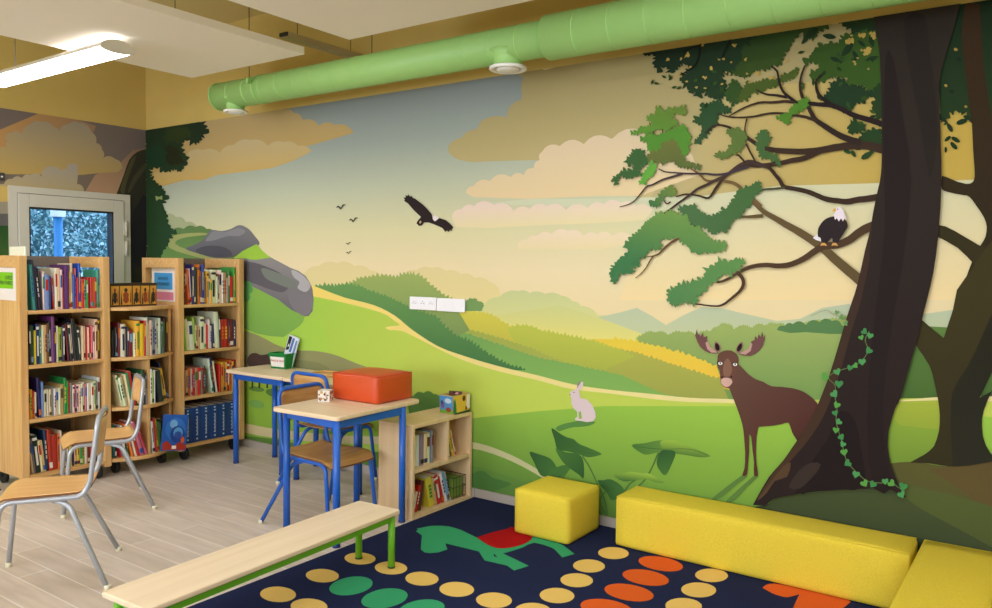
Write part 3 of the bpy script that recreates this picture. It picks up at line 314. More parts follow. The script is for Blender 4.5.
('R','m',[207,194,146],[189,186,140],[1980,212,3925,287],'495,245 667,231 904,211 1153,193 1366,183 1535,181 1687,184 1834,191 1984,200 2140,210 2297,222 2450,236 2597,251 2740,268 2881,289 3016,308 3143,323 3263,333 3378,341 3482,345 3570,347 3639,345 3694,340 3741,333 3787,325 3833,316 3877,306 3920,295 3962,282 4009,267 4058,250 4100,235 4130,224 4114,198 4084,208 4041,223 3992,238 3946,252 3903,263 3861,273 3818,282 3772,289 3726,296 3681,301 3629,305 3562,305 3476,302 3373,296 3259,286 3141,275 3016,258 2882,237 2741,215 2595,195 2446,178 2291,161 2133,147 1975,134 1823,124 1673,114 1515,108 1339,108 1119,115 865,131 624,147 450,158'),
('R','m',[108,150,65],[86,122,58],[3628,366,3633,-9],'1247,62 1352,82 1690,106 1980,107 2396,137 2786,167 3056,193 3311,205 3640,196 3927,166 4103,140 4183,62'),
('R','m',[90,132,66],None,None,'3035,537 3037,551 3043,563 3054,572 3068,579 3087,582 3100,598 3115,609 3132,615 3151,615 3172,611 3191,622 3208,628 3225,628 3241,623 3257,613 3276,615 3292,612 3303,606 3311,595 3315,581 3334,578 3347,571 3355,562 3359,550 3356,534 3390,487 3054,446'),
('R','m',[76,118,58],None,None,'3569,144 3611,170 3661,178 3692,166 3722,150 3759,146 3797,144 3844,141 3870,132 3837,111 3783,87 3740,65 3733,62 3560,62 3556,77'),
('R','m',[86,132,66],None,None,'4171,511 4188,526 4217,540 4244,550 4276,559 4313,571 4353,581 4399,583 4429,579 4414,565 4379,550 4334,540 4289,532 4260,523 4237,514 4216,504 4198,497 4179,501'),
('R','m',[76,111,57],None,None,'4354,378 4363,368 4374,355 4388,339 4400,322 4412,304 4423,285 4435,265 4446,244 4460,222 4474,198 4488,175 4499,151 4506,127 4512,102 4516,80 4519,64 4511,62 4508,77 4504,99 4498,124 4490,147 4480,170 4466,194 4452,217 4439,240 4427,261 4415,281 4404,300 4393,317 4380,334 4367,349 4355,363 4347,372'),
('R','m',[76,111,57],None,None,'4335,376 4326,364 4313,346 4299,325 4284,305 4270,286 4255,266 4240,246 4227,226 4214,205 4201,183 4190,163 4182,149 4173,151 4181,165 4192,185 4206,208 4219,229 4233,249 4248,270 4263,289 4277,309 4291,329 4306,349 4319,367 4328,380'),
('R','m',[76,111,57],None,None,'4527,220 4514,206 4494,186 4476,164 4468,144 4472,123 4486,100 4502,79 4512,64 4509,62 4503,62 4494,74 4479,95 4464,119 4459,143 4469,167 4488,190 4508,211 4521,224'),
('R','m',[72,107,53],None,None,'4812,464 4807,450 4799,429 4790,406 4780,384 4770,363 4760,341 4748,320 4735,300 4720,282 4704,265 4687,249 4672,234 4656,216 4639,197 4624,180 4614,168 4607,173 4617,185 4632,202 4649,221 4665,239 4681,255 4698,271 4714,287 4728,304 4740,323 4751,344 4762,365 4772,386 4781,408 4790,432 4798,452 4804,466'),
('R','m',[72,107,53],None,None,'4716,317 4703,308 4684,294 4664,279 4647,263 4634,244 4621,223 4610,203 4602,189 4593,192 4601,206 4612,226 4626,248 4641,268 4659,285 4679,301 4698,315 4711,324'),
('R','m',[48,87,46],[68,110,53],[3995,345,4183,233],'3995,345 4008,350 4032,347 4058,343 4083,340 4110,337 4134,331 4151,321 4165,308 4175,296 4182,285 4185,274 4182,262 4169,248 4149,234 4129,224 4110,218 4091,216 4074,221 4059,237 4044,262 4031,285 4015,308 4000,330'),
('R','m',[68,110,53],None,None,'4182,285 4214,300 4247,310 4268,311 4268,299 4257,279 4242,260 4228,246 4211,233 4190,222 4157,212 4120,205 4102,208 4116,229 4148,260'),
('R','m',[68,110,53],[48,87,46],[4200,387,4359,268],'4173,395 4187,396 4212,388 4240,382 4269,382 4300,385 4325,383 4341,374 4351,361 4358,342 4362,311 4363,275 4360,251 4352,248 4341,258 4327,268 4309,276 4288,284 4268,293 4249,304 4231,316 4214,331 4195,353 4178,378'),
('R','m',[48,87,46],[68,110,53],[4144,508,4458,397],'4144,508 4157,506 4178,496 4198,486 4214,479 4229,474 4245,469 4260,467 4276,466 4291,464 4303,457 4315,448 4330,441 4349,436 4371,432 4394,427 4423,421 4453,414 4470,407 4467,400 4451,394 4433,387 4418,382 4401,377 4383,374 4364,375 4345,379 4325,383 4302,385 4277,387 4253,389 4229,388 4205,387 4186,391 4176,405 4171,426 4165,446 4155,470 4145,493'),
('R','m',[54,91,45],None,None,'4159,500 4174,490 4194,476 4217,461 4240,447 4262,434 4284,421 4307,410 4332,402 4361,399 4394,399 4425,401 4446,402 4445,399 4424,398 4394,396 4360,396 4330,399 4305,407 4281,418 4259,431 4237,443 4214,457 4191,472 4170,486 4156,496'),
('R','m',[68,110,53],[100,140,63],[4652,453,4880,513],'4651,481 4666,489 4695,495 4727,502 4758,513 4790,524 4818,531 4839,532 4855,528 4869,522 4882,512 4891,499 4892,488 4878,483 4855,479 4831,474 4806,465 4780,455 4757,447 4740,443 4726,442 4711,446 4687,455 4661,469'),
('R','m',[147,180,70],[68,110,53],[4978,543,4980,465],'4818,526 4837,534 4865,539 4891,541 4907,540 4921,536 4935,532 4949,529 4963,526 4979,522 4996,518 5014,514 5033,509 5057,502 5081,494 5092,487 5081,481 5058,476 5034,473 5013,472 4992,473 4969,473 4944,473 4917,472 4892,473 4871,473 4851,475 4836,480 4824,494 4816,511'),
('R','m',[48,87,46],[68,110,53],[4814,466,4862,356],'4819,472 4831,480 4844,483 4858,484 4875,486 4893,486 4903,479 4902,462 4893,437 4883,413 4873,388 4862,364 4851,349 4839,349 4827,358 4816,370 4807,381 4801,394 4798,410 4802,431 4809,455'),
('R','m',[62,99,47],None,None,'4663,479 4680,479 4705,480 4732,480 4756,481 4776,482 4793,483 4812,485 4836,487 4869,492 4907,499 4945,505 4979,508 5009,506 5037,501 5060,495 5076,491 5075,488 5059,492 5036,498 5009,503 4979,505 4945,502 4907,496 4869,489 4836,484 4812,481 4793,479 4775,478 4756,477 4732,476 4704,476 4680,475 4663,475'),
('R','m',[147,180,70],[68,110,53],[4701,341,4703,286],'4547,299 4558,306 4583,313 4607,320 4623,326 4638,332 4654,336 4674,337 4694,337 4713,337 4730,339 4745,342 4760,342 4775,338 4791,332 4806,325 4823,319 4840,313 4846,308 4836,304 4816,302 4795,302 4776,304 4757,307 4737,308 4718,305 4699,299 4679,293 4656,286 4631,278 4608,276 4582,280 4558,290'),
('R','m',[48,87,46],[68,110,53],[4461,256,4586,177],'4449,249 4454,256 4469,258 4486,260 4499,266 4513,271 4529,273 4547,270 4567,263 4584,255 4598,245 4610,233 4615,221 4610,208 4599,195 4586,183 4570,171 4553,161 4538,157 4527,165 4518,180 4506,196 4485,214 4462,234'),
('R','m',[139,170,62],[113,144,56],[5990,851,5998,605],'5869,841 5970,862 6125,870 6135,582 5839,488 5874,678'),
('R','m',[160,175,64],[140,162,59],[5989,864,5994,739],'5868,851 6125,888 6129,757 5953,756'),
('R','m',[88,86,45],[74,78,44],[6077,608,6086,352],'5879,541 5889,552 5905,568 5927,581 5954,589 5986,596 6022,600 6063,601 6107,599 6154,603 6200,614 6249,630 6307,648 6388,674 6477,702 6538,721 6564,62 5838,62'),
('R','m',[91,78,45],None,None,'6078,573 6107,584 6149,599 6191,613 6225,624 6259,635 6307,648 6386,669 6476,693 6539,709 6552,362 6315,419 6175,523'),
('R','m',[80,91,47],[70,83,45],[6081,485,6089,263],'5982,495 6158,481 6343,454 6551,403 6564,62 5962,62 5924,412'),
('R','m',[66,77,48],[56,66,43],[5798,435,5807,180],'5248,247 5309,264 5375,286 5402,308 5422,329 5451,342 5502,358 5606,392 5712,425 5775,439 5823,449 5869,462 5910,468 5948,456 5984,436 6016,416 6053,395 6102,374 6163,350 6233,321 6320,283 6452,215 6560,157 6564,62 5253,62'),
('R','leafy_branch',[33,48,32],[43,72,41],[358,2544,271,1537],'619,2572 627,2568 628,2572 787,2572 792,2569 876,2571 831,2548 894,2529 857,2511 904,2504 909,2474 887,2468 825,2467 853,2435 801,2447 816,2431 811,2421 796,2420 777,2419 776,2403 768,2399 758,2404 742,2411 731,2387 703,2412 639,2387 649,2435 597,2433 574,2444 571,2425 553,2418 544,2431 539,2416 570,2403 524,2387 542,2375 586,2362 545,2343 584,2331 588,2314 649,2296 598,2270 617,2256 614,2241 602,2232 557,2229 569,2209 542,2207 518,2182 493,2193 478,2186 468,2188 463,2192 462,2207 433,2203 420,2221 425,2205 417,2199 404,2202 380,2212 375,2186 335,2203 324,2192 284,2193 268,2208 236,2194 214,2197 208,2209 217,2244 182,2231 176,2229 153,2236 119,2248 114,2229 96,2224 79,2228 54,2231 74,2218 113,2205 58,2187 94,2187 105,2181 94,2176 60,2165 110,2171 130,2168 120,2157 102,2137 132,2138 149,2129 154,2119 166,2106 183,2108 191,2103 194,2097 187,2084 211,2092 232,2088 244,2080 243,2051 260,2059 273,2058 275,2053 259,2045 291,2038 300,2028 292,2019 289,2005 341,1998 352,1971 328,1963 268,1958 304,1947 311,1938 294,1935 247,1932 268,1902 275,1882 305,1859 304,1840 324,1836 331,1827 332,1818 302,1801 330,1798 341,1788 337,1778 324,1761 372,1744 367,1722 386,1719 413,1717 393,1702 441,1710 459,1670 435,1668 371,1672 408,1634 342,1634 355,1606 330,1595 327,1570 287,1564 299,1555 296,1548 288,1543 253,1539 247,1506 217,1487 222,1472 241,1451 206,1445 237,1429 235,1414 214,1409 150,1410 180,1394 180,1382 160,1378 122,1375 145,1364 145,1358 133,1356 107,1353 113,1341 143,1321 101,1322 119,1309 115,1299 102,1293 47,1292 53,1280 61,1265 18,1266 41,1255 41,1248 28,1245 4,1243 4,1259 5,1259 4,1259 4,1421 5,1421 4,1421 4,1565 18,1568 4,1583 4,1716 10,1718 4,1719 4,1838 12,1840 4,1845 4,1976 11,1978 4,1979 4,2011 14,2013 4,2015 4,2142 15,2146 4,2152 4,2254 5,2254 4,2254 4,2273 17,2274 4,2278 4,2307 12,2312 4,2315 4,2414 11,2415 4,2425 4,2446 20,2455 4,2459 4,2477 6,2480 4,2481 4,2550 9,2551 4,2554 4,2570 18,2572'),
('R','leafy_branch',[30,57,36],None,None,'4,2398 15,2413 40,2418 63,2415 100,2402 103,2423 121,2429 141,2423 166,2421 184,2435 207,2422 227,2425 238,2419 244,2412 234,2390 258,2385 301,2386 287,2359 328,2344 351,2331 384,2314 384,2305 367,2304 324,2307 321,2291 335,2264 269,2274 297,2251 256,2231 237,2244 211,2258 197,2245 181,2244 170,2251 149,2268 118,2266 81,2259 61,2290 29,2286 10,2300 22,2314 34,2333 8,2340 4,2345 4,2374 10,2382 4,2383'),
('R','leafy_branch',[44,57,28],None,None,'309,2540 357,2556 394,2545 402,2564 421,2568 437,2561 461,2549 468,2561 483,2564 496,2560 517,2540 519,2557 528,2561 536,2555 552,2538 570,2544 585,2536 588,2549 597,2552 605,2548 609,2543 626,2533 625,2520 644,2510 670,2499 659,2481 649,2449 603,2473 604,2459 595,2455 585,2459 568,2462 546,2436 514,2449 506,2423 485,2416 465,2426 428,2454 384,2439 348,2456 344,2431 289,2448 304,2456 321,2468 276,2475 262,2486 277,2495 321,2510 306,2520 284,2532'),
('R','leafy_branch',[38,41,23],None,None,'324,2402 351,2421 375,2421 386,2408 405,2393 428,2400 454,2395 472,2386 494,2364 526,2347 502,2325 521,2318 531,2304 534,2293 550,2277 569,2270 545,2251 526,2249 491,2260 483,2234 447,2257 425,2244 410,2247 360,2251 343,2269 301,2280 310,2300 297,2312 299,2326 305,2337 333,2350 323,2360 291,2375 319,2379 295,2390 292,2400 303,2407'),
('R','leafy_branch',[141,153,98],None,None,'143,2001 203,1990 248,2001 248,1963 203,1973 158,1957'),
('R','flying_eagle_figure',[43,34,34],None,None,'2995,1857 3001,1866 2988,1878 3010,1880 3005,1894 3026,1888 3029,1900 3048,1881 3057,1889 3070,1873 3089,1868 3156,1827 3193,1799 3230,1763 3239,1731 3256,1718 3295,1739 3350,1722 3382,1700 3407,1678 3395,1668 3396,1656 3378,1663 3372,1648 3356,1660 3343,1650 3318,1676 3248,1700 3207,1712 3166,1713 3149,1694 3124,1692 3102,1709 3115,1727 3140,1749 3081,1792 3030,1838'),
('R','flying_eagle_figure',[225,214,214],None,None,'3238,1753 3247,1756 3260,1755 3278,1749 3289,1740 3278,1729 3261,1720 3251,1722 3244,1730 3238,1742'),
('R','flying_eagle_figure',[194,161,124],None,None,'3143,1713 3138,1707 3131,1706 3127,1711 3127,1718 3133,1724 3140,1725 3144,1721'),
('R','bird_figure0',[70,72,66],None,None,'2358,1832 2378,1847 2397,1840 2410,1831 2422,1851 2442,1854 2461,1848 2437,1844 2417,1825 2403,1817 2385,1833'),
('R','bird_figure1',[70,72,66],None,None,'2485,1740 2503,1754 2521,1747 2532,1739 2543,1758 2561,1760 2578,1755 2556,1751 2539,1734 2526,1726 2510,1741'),
('R','bird_figure2',[70,72,66],None,None,'2457,1579 2467,1587 2477,1584 2484,1579 2490,1590 2500,1592 2510,1589 2497,1586 2487,1576 2480,1572 2471,1580'),
('R','bird_figure3',[70,72,66],None,None,'2460,1516 2471,1525 2482,1521 2489,1516 2496,1528 2506,1530 2517,1527 2504,1524 2493,1514 2485,1509 2475,1517'),
('R','rabbit_figure',[211,193,198],None,None,'4271,738 4262,724 4266,709 4273,697 4274,665 4287,641 4312,624 4314,596 4300,585 4300,574 4345,574 4376,572 4414,582 4431,605 4427,637 4406,674 4373,699 4331,705 4327,721 4321,742 4347,773 4348,796 4336,797 4313,760 4320,799 4309,772 4304,748 4285,744'),
('R','rabbit_figure',[149,130,132],None,None,'4308,758 4309,767 4311,781 4317,792 4323,799 4326,799 4327,794 4323,782 4317,770 4312,761'),
('R','rabbit_figure',[141,174,86],None,None,'4320,622 4336,630 4344,588 4323,585'),
('R','rabbit_figure',[59,50,50],None,None,'4293,732 4292,729 4289,728 4286,728 4285,731 4286,733 4289,735 4292,734'),
('R','rabbit_figure',[89,70,72],None,None,'4267,716 4266,714 4263,712 4261,713 4259,715 4261,718 4263,719 4266,719'),
('R','boar_figure',[73,56,51],None,None,'1392,707 1401,719 1413,729 1428,737 1447,742 1468,745 1488,746 1507,742 1526,737 1548,735 1575,738 1606,745 1642,749 1688,751 1739,751 1779,745 1803,730 1817,709 1825,688 1831,667 1831,646 1813,627 1768,614 1704,605 1641,597 1582,589 1522,582 1476,582 1451,592 1439,609 1428,624 1409,636 1391,647 1379,659 1378,675 1383,692'),
('R','boar_figure',[69,52,41],None,None,'1420,624 1459,627 1452,549 1449,470 1430,468 1432,547'),
('R','boar_figure',[69,52,41],None,None,'1505,631 1543,634 1536,556 1533,479 1514,477 1516,555'),
('R','boar_figure',[69,52,41],None,None,'1600,639 1637,642 1630,565 1627,488 1608,486 1611,563'),
('R','boar_figure',[69,52,41],None,None,'1693,647 1729,650 1722,574 1720,498 1701,496 1704,572'),
('R','m',[86,121,60],None,None,'5263,422 5283,415 5219,354 5155,286 5083,242 5123,290 5194,359'),
('R','m',[86,121,60],None,None,'5317,426 5337,424 5284,365 5236,301 5156,229 5186,281 5255,360'),
('R','moose_figure',[96,67,57],[82,49,43],[5255,893,5478,672],'5222,970 5239,955 5257,938 5268,928 5279,920 5293,911 5309,903 5328,898 5348,893 5367,883 5387,876 5410,876 5435,878 5460,877 5486,876 5511,872 5533,866 5549,858 5565,848 5585,833 5602,816 5610,798 5611,779 5605,762 5596,744 5586,725 5574,703 5556,674 5539,646 5531,628 5525,620 5516,625 5507,637 5499,648 5490,663 5482,687 5473,707 5458,705 5440,696 5418,689 5393,682 5359,675 5330,669 5322,621 5321,585 5321,541 5323,510 5326,482 5332,452 5335,428 5326,420 5315,425 5313,454 5313,490 5309,519 5304,549 5299,587 5295,617 5286,626 5287,585 5288,536 5286,504 5284,476 5283,445 5280,421 5267,413 5256,416 5260,429 5267,453 5269,490 5268,533 5264,575 5260,613 5256,641 5251,667 5241,698 5229,729 5219,754 5208,779 5193,812 5180,843 5173,868 5169,885'),
('R','moose_figure',[110,75,73],None,None,'5122,1017 5099,1013 5072,1014 5046,1024 5024,1041 5008,1065 4994,1098 4999,1116 5003,1132 5010,1103 5015,1109 5023,1097 5036,1117 5040,1093 5059,1100 5058,1079 5069,1059 5082,1040 5103,1031'),
('R','moose_figure',[110,75,73],None,None,'5221,1020 5246,1014 5281,1015 5305,1029 5324,1047 5338,1068 5347,1098 5350,1128 5342,1107 5334,1141 5329,1112 5317,1126 5313,1101 5301,1117 5298,1095 5284,1089 5277,1069 5270,1048 5246,1037'),
('R','moose_figure',[187,147,138],None,None,'5114,1019 5083,1017 5061,1033 5050,1063 5060,1074 5077,1045 5103,1028'),
('R','moose_figure',[187,147,138],None,None,'5226,1022 5256,1020 5280,1039 5289,1074 5281,1081 5268,1048 5241,1033'),
('R','moose_figure',[148,113,105],None,None,'5102,1077 5115,1071 5127,1058 5132,1045 5131,1033 5124,1025 5114,1022 5104,1030 5096,1043 5096,1063'),
('R','moose_figure',[148,113,105],None,None,'5239,1084 5243,1072 5242,1053 5233,1035 5221,1023 5212,1027 5207,1039 5209,1051 5215,1064 5227,1078'),
('R','moose_figure',[35,24,24],None,None,'5105,1069 5114,1065 5122,1055 5125,1044 5124,1035 5119,1029 5112,1029 5105,1035 5101,1045 5101,1059'),
('R','moose_figure',[35,24,24],None,None,'5235,1076 5238,1066 5237,1053 5230,1040 5221,1032 5215,1034 5212,1042 5214,1052 5219,1062 5227,1072'),
('R','moose_figure',[102,69,58],None,None,'5119,1012 5125,1019 5133,1024 5142,1029 5149,1032 5157,1034 5165,1035 5173,1035 5182,1035 5190,1033 5199,1028 5208,1022 5215,1014 5219,1006 5222,996 5223,985 5222,974 5221,962 5218,949 5215,936 5211,921 5207,908 5205,897 5203,887 5200,877 5195,867 5189,856 5183,848 5176,845 5168,844 5160,845 5152,848 5145,854 5139,861 5135,872 5133,884 5131,896 5130,907 5129,917 5128,926 5124,935 5119,944 5116,953 5114,964 5114,976 5115,986 5115,996 5116,1004'),
('R','moose_figure',[130,95,78],None,None,'5151,974 5158,988 5166,995 5174,990 5182,977 5188,957 5191,937 5187,919 5179,906 5166,901 5153,903 5147,915 5145,933 5147,954'),
('R','moose_figure',[202,165,154],None,None,'5138,887 5149,894 5164,897 5178,896 5189,891 5194,882 5193,872 5185,861 5175,852 5166,849 5157,850 5147,856 5139,864 5136,875'),
('R','moose_figure',[43,28,28],None,None,'5147,898 5145,894 5141,892 5137,893 5135,897 5137,900 5141,902 5145,901'),
('R','moose_figure',[43,28,28],None,None,'5194,904 5193,900 5189,899 5185,900 5183,903 5185,907 5189,909 5193,907'),
('R','moose_figure',[30,22,22],None,None,'5144,968 5141,962 5134,957 5124,956 5116,960 5113,966 5116,973 5124,977 5133,978 5141,975'),
('R','moose_figure',[225,225,220],None,None,'5142,967 5140,962 5134,959 5127,958 5121,961 5119,965 5121,970 5127,974 5134,974 5140,972'),
('R','moose_figure',[60,60,60],None,None,'5134,968 5133,964 5131,962 5128,964 5126,967 5127,971 5130,973 5133,972'),
('R','moose_figure',[30,22,22],None,None,'5219,970 5217,963 5209,958 5200,957 5192,961 5189,967 5192,974 5199,978 5209,979 5216,976'),
('R','moose_figure',[225,225,220],None,None,'5217,968 5215,963 5210,960 5203,959 5197,962 5194,966 5196,971 5202,975 5209,975 5215,973'),
('R','moose_figure',[60,60,60],None,None,'5210,969 5209,965 5206,963 5203,965 5202,969 5203,973 5206,974 5209,973'),
('R','forest_trees_picture',[25,44,25],[35,57,30],[6123,2509,6138,2088],'6465,2572 6478,2254 6319,2030 6257,1994 6182,2071 6179,2069 6178,2076 6172,2076 6173,2082 6173,2088 6170,2089 6168,2098 6160,2097 6163,2119 6141,2104 6143,2112 6140,2117 6136,2119 6135,2114 6124,2127 6116,2127 6115,2119 6112,2108 6103,2122 6098,2124 6099,2117 6103,2098 6087,2095 6096,2074 6088,2072 6081,2070 6078,2071 6082,2081 6080,2086 6076,2086 6065,2082 6073,2095 6072,2101 6066,2100 6046,2352 6045,2572'),
('R','forest_trees_picture',[29,51,28],None,None,'6112,2038 6104,2041 6095,2053 6090,2068 6092,2077 6100,2074 6109,2062 6114,2047'),
('R','forest_trees_picture',[29,51,28],None,None,'6142,1993 6135,1991 6122,1997 6111,2007 6109,2017 6117,2019 6130,2013 6140,2002'),
('R','forest_trees_picture',[29,51,28],None,None,'6107,2021 6107,2014 6100,2005 6091,2000 6085,2001 6085,2009 6091,2018 6100,2023'),
('R','forest_trees_picture',[29,51,28],None,None,'6166,2086 6163,2076 6149,2068 6134,2066 6125,2072 6128,2082 6142,2090 6157,2091'),
('R','forest_trees_picture',[29,51,28],None,None,'6132,1963 6124,1964 6113,1974 6106,1988 6107,1997 6115,1996 6126,1985 6133,1972'),
('R','forest_trees_picture',[29,51,28],None,None,'6184,2085 6177,2081 6164,2085 6153,2094 6149,2102 6156,2106 6169,2102 6181,2093'),
('R','forest_trees_picture',[29,51,28],None,None,'6090,1952 6087,1956 6085,1965 6086,1974 6090,1978 6093,1974 6095,1965 6094,1956'),
('R','forest_trees_picture',[29,51,28],None,None,'6088,2085 6078,2084 6064,2095 6053,2110 6052,2121 6062,2121 6076,2111 6087,2096'),
('R','forest_trees_picture',[156,130,58],None,None,'6120,2381 6116,2378 6110,2379 6106,2383 6105,2389 6108,2392 6114,2391 6119,2386'),
('R','forest_trees_picture',[156,130,58],None,None,'6087,2234 6084,2231 6079,2232 6075,2236 6074,2241 6077,2244 6082,2243 6086,2239'),
('R','forest_trees_picture',[23,37,24],None,None,'6134,2336 6130,2332 6123,2334 6117,2339 6116,2346 6120,2350 6127,2349 6133,2343'),
('R','forest_trees_picture',[156,130,58],None,None,'6164,2138 6161,2135 6156,2136 6153,2139 6152,2144 6155,2146 6159,2146 6163,2142'),
('R','forest_trees_picture',[23,37,24],None,None,'6113,2205 6109,2201 6101,2202 6096,2207 6094,2214 6099,2218 6106,2217 6112,2211'),
('R','forest_trees_picture',[54,39,23],[45,39,23],[6165,2336,6199,1409],'6141,2572 6139,2562 6136,2536 6134,2507 6132,2476 6132,2442 6134,2407 6137,2371 6143,2334 6149,2296 6154,2256 6160,2215 6166,2174 6172,2136 6178,2099 6183,2063 6186,2028 6189,1993 6191,1958 6195,1918 6199,1879 6201,1848 6199,1832 6196,1824 6191,1819 6184,1816 6176,1816 6170,1816 6140,1826 6117,1838 6094,1850 6079,1855 6078,1839 6077,1817 6081,1799 6091,1790 6105,1784 6119,1780 6132,1776 6145,1773 6157,1770 6166,1768 6175,1767 6184,1761 6195,1748 6206,1731 6217,1713 6229,1694 6240,1674 6248,1654 6252,1634 6252,1614 6250,1595 6244,1578 6236,1562 6227,1545 6219,1528 6212,1510 6204,1486 6194,1452 6183,1411 6171,1366 6157,1311 6142,1252 6132,1210 6225,1206 6256,1343 6263,1383 6277,1445 6307,1539 6334,1619 6432,1739 6322,1948 6286,1959 6254,2077 6218,2287 6193,2559 6161,2572'),
('R','forest_trees_picture',[52,46,25],None,None,'6073,1597 6070,1622 6075,1644 6100,1638 6136,1618 6180,1588 6223,1559 6254,1544 6274,1537 6374,1487 6378,1372 6277,1445 6204,1486 6182,1512 6150,1545 6108,1573 6073,1593'),
('R','forest_trees_picture',[58,52,27],[50,45,27],[6133,1192,6153,629],'6020,1234 6026,1230 6036,1222 6052,1207 6072,1189 6094,1171 6111,1157 6141,1279 6153,1366 6249,1537 6299,1620 6342,1412 6224,1223 6221,1193 6216,1155 6209,1119 6203,1085 6200,1055 6198,1033 6232,1113 6254,1182 6284,1269 6316,1350 6342,1412 6505,1577 6519,1215 6353,1122 6325,1080 6293,1025 6269,964 6254,915 6296,945 6283,907 6270,861 6265,824 6266,788 6271,749 6283,713 6300,684 6321,663 6348,656 6370,654 6307,648 6272,635 6228,619 6191,609 6154,603 6116,603 6077,604 6033,600 5999,596 6056,641 6072,657 6090,681 6100,714 6107,750 6109,785 6108,820 6104,856 6098,894 6089,933 6080,971 6073,1000 6062,1031 6037,1072 6008,1115 5980,1154 5959,1182'),
('R','forest_trees_picture',[37,35,24],[41,41,31],[6208,1154,6227,640],'6205,1043 6193,1020 6177,989 6164,959 6153,926 6149,888 6149,847 6150,804 6152,760 6155,716 6159,674 6162,634 6165,605 6228,619 6263,633 6307,648 6347,652 6370,654 6352,656 6321,663 6300,684 6283,713 6271,749 6266,788 6265,824 6270,861 6283,907 6296,945 6254,915 6293,1025 6353,1122 6519,1215 6505,1577 6342,1412 6284,1269 6232,1113'),
('R','tree_canopy_picture',[39,61,30],[55,77,30],[5279,2599,5333,2401],'5609,2572 5609,2570 5603,2571 5595,2571 5600,2554 5597,2548 5589,2552 5576,2558 5576,2540 5552,2550 5555,2544 5553,2540 5551,2539 5545,2538 5550,2530 5548,2525 5543,2523 5537,2520 5529,2502 5522,2523 5515,2514 5509,2529 5485,2524 5485,2552 5476,2554 5472,2551 5464,2548 5467,2541 5464,2535 5460,2531 5445,2531 5445,2514 5432,2514 5436,2505 5434,2499 5429,2497 5424,2491 5426,2483 5422,2476 5418,2472 5402,2473 5409,2464 5409,2457 5404,2454 5393,2451 5401,2443 5401,2438 5396,2436 5389,2432 5392,2425 5391,2410 5382,2419 5370,2406 5353,2423 5347,2406 5336,2419 5337,2402 5333,2397 5326,2403 5317,2410 5318,2396 5313,2392 5307,2396 5295,2412 5291,2406 5289,2395 5279,2412 5281,2400 5278,2397 5274,2401 5267,2410 5265,2401 5259,2397 5253,2397 5246,2391 5242,2376 5228,2383 5226,2375 5216,2382 5216,2366 5207,2382 5187,2383 5181,2394 5173,2390 5166,2392 5163,2397 5160,2406 5149,2394 5143,2393 5143,2401 5151,2415 5143,2422 5142,2428 5146,2432 5159,2435 5153,2441 5154,2448 5156,2452 5156,2460 5143,2466 5140,2472 5146,2473 5155,2475 5143,2484 5140,2492 5146,2496 5166,2497 5156,2504 5155,2509 5159,2512 5174,2513 5170,2518 5166,2524 5171,2527 5163,2533 5162,2538 5165,2542 5167,2547 5157,2554 5156,2559 5160,2562 5170,2565 5161,2572'),
('R','tree_canopy_picture',[29,46,31],[35,59,33],[4979,2572,5090,2285],'5289,2572 5284,2571 5281,2572 5265,2572 5264,2569 5261,2556 5244,2566 5238,2555 5231,2551 5240,2532 5237,2525 5228,2529 5210,2542 5209,2534 5212,2530 5197,2529 5201,2515 5188,2510 5193,2504 5198,2498 5194,2495 5201,2490 5201,2485 5199,2482 5197,2477 5201,2469 5199,2463 5196,2460 5183,2459 5184,2446 5169,2446 5172,2434 5161,2441 5169,2422 5166,2415 5158,2420 5148,2424 5154,2398 5133,2418 5131,2395 5106,2417 5114,2398 5112,2391 5104,2396 5092,2397 5100,2396 5103,2392 5104,2388 5108,2383 5124,2374 5118,2361 5126,2358 5129,2351 5130,2345 5118,2334 5131,2331 5130,2321 5123,2318 5115,2313 5126,2301 5127,2296 5120,2296 5109,2298 5112,2280 5095,2294 5102,2279 5099,2273 5092,2275 5073,2290 5074,2287 5067,2288 5059,2291 5057,2298 5050,2298 5040,2296 5042,2304 5035,2301 5031,2303 5030,2307 5033,2315 5019,2309 5012,2311 5012,2318 5023,2336 5014,2331 5010,2327 5005,2326 4995,2328 5004,2309 5002,2300 4991,2303 4979,2312 4970,2316 4950,2316 4966,2334 4954,2334 4959,2328 4952,2328 4931,2337 4931,2334 4925,2343 4930,2349 4921,2353 4917,2374 4895,2358 4901,2386 4887,2393 4891,2400 4878,2402 4877,2419 4883,2420 4894,2421 4880,2448 4917,2431 4906,2442 4905,2447 4911,2446 4925,2440 4909,2455 4907,2462 4916,2459 4931,2454 4923,2465 4923,2469 4918,2480 4914,2476 4892,2490 4894,2473 4879,2488 4883,2475 4880,2471 4875,2473 4867,2476 4870,2463 4867,2459 4861,2461 4852,2462 4852,2453 4845,2448 4838,2446 4820,2453 4797,2454 4822,2469 4808,2469 4804,2473 4807,2477 4804,2482 4790,2481 4784,2488 4794,2476 4772,2487 4785,2468 4784,2458 4752,2458 4751,2483 4731,2490 4738,2500 4725,2509 4724,2518 4729,2520 4744,2529 4728,2532 4724,2536 4729,2539 4744,2545 4730,2548 4722,2561 4705,2551 4695,2560 4688,2554 4673,2564 4670,2571 4670,2572'),
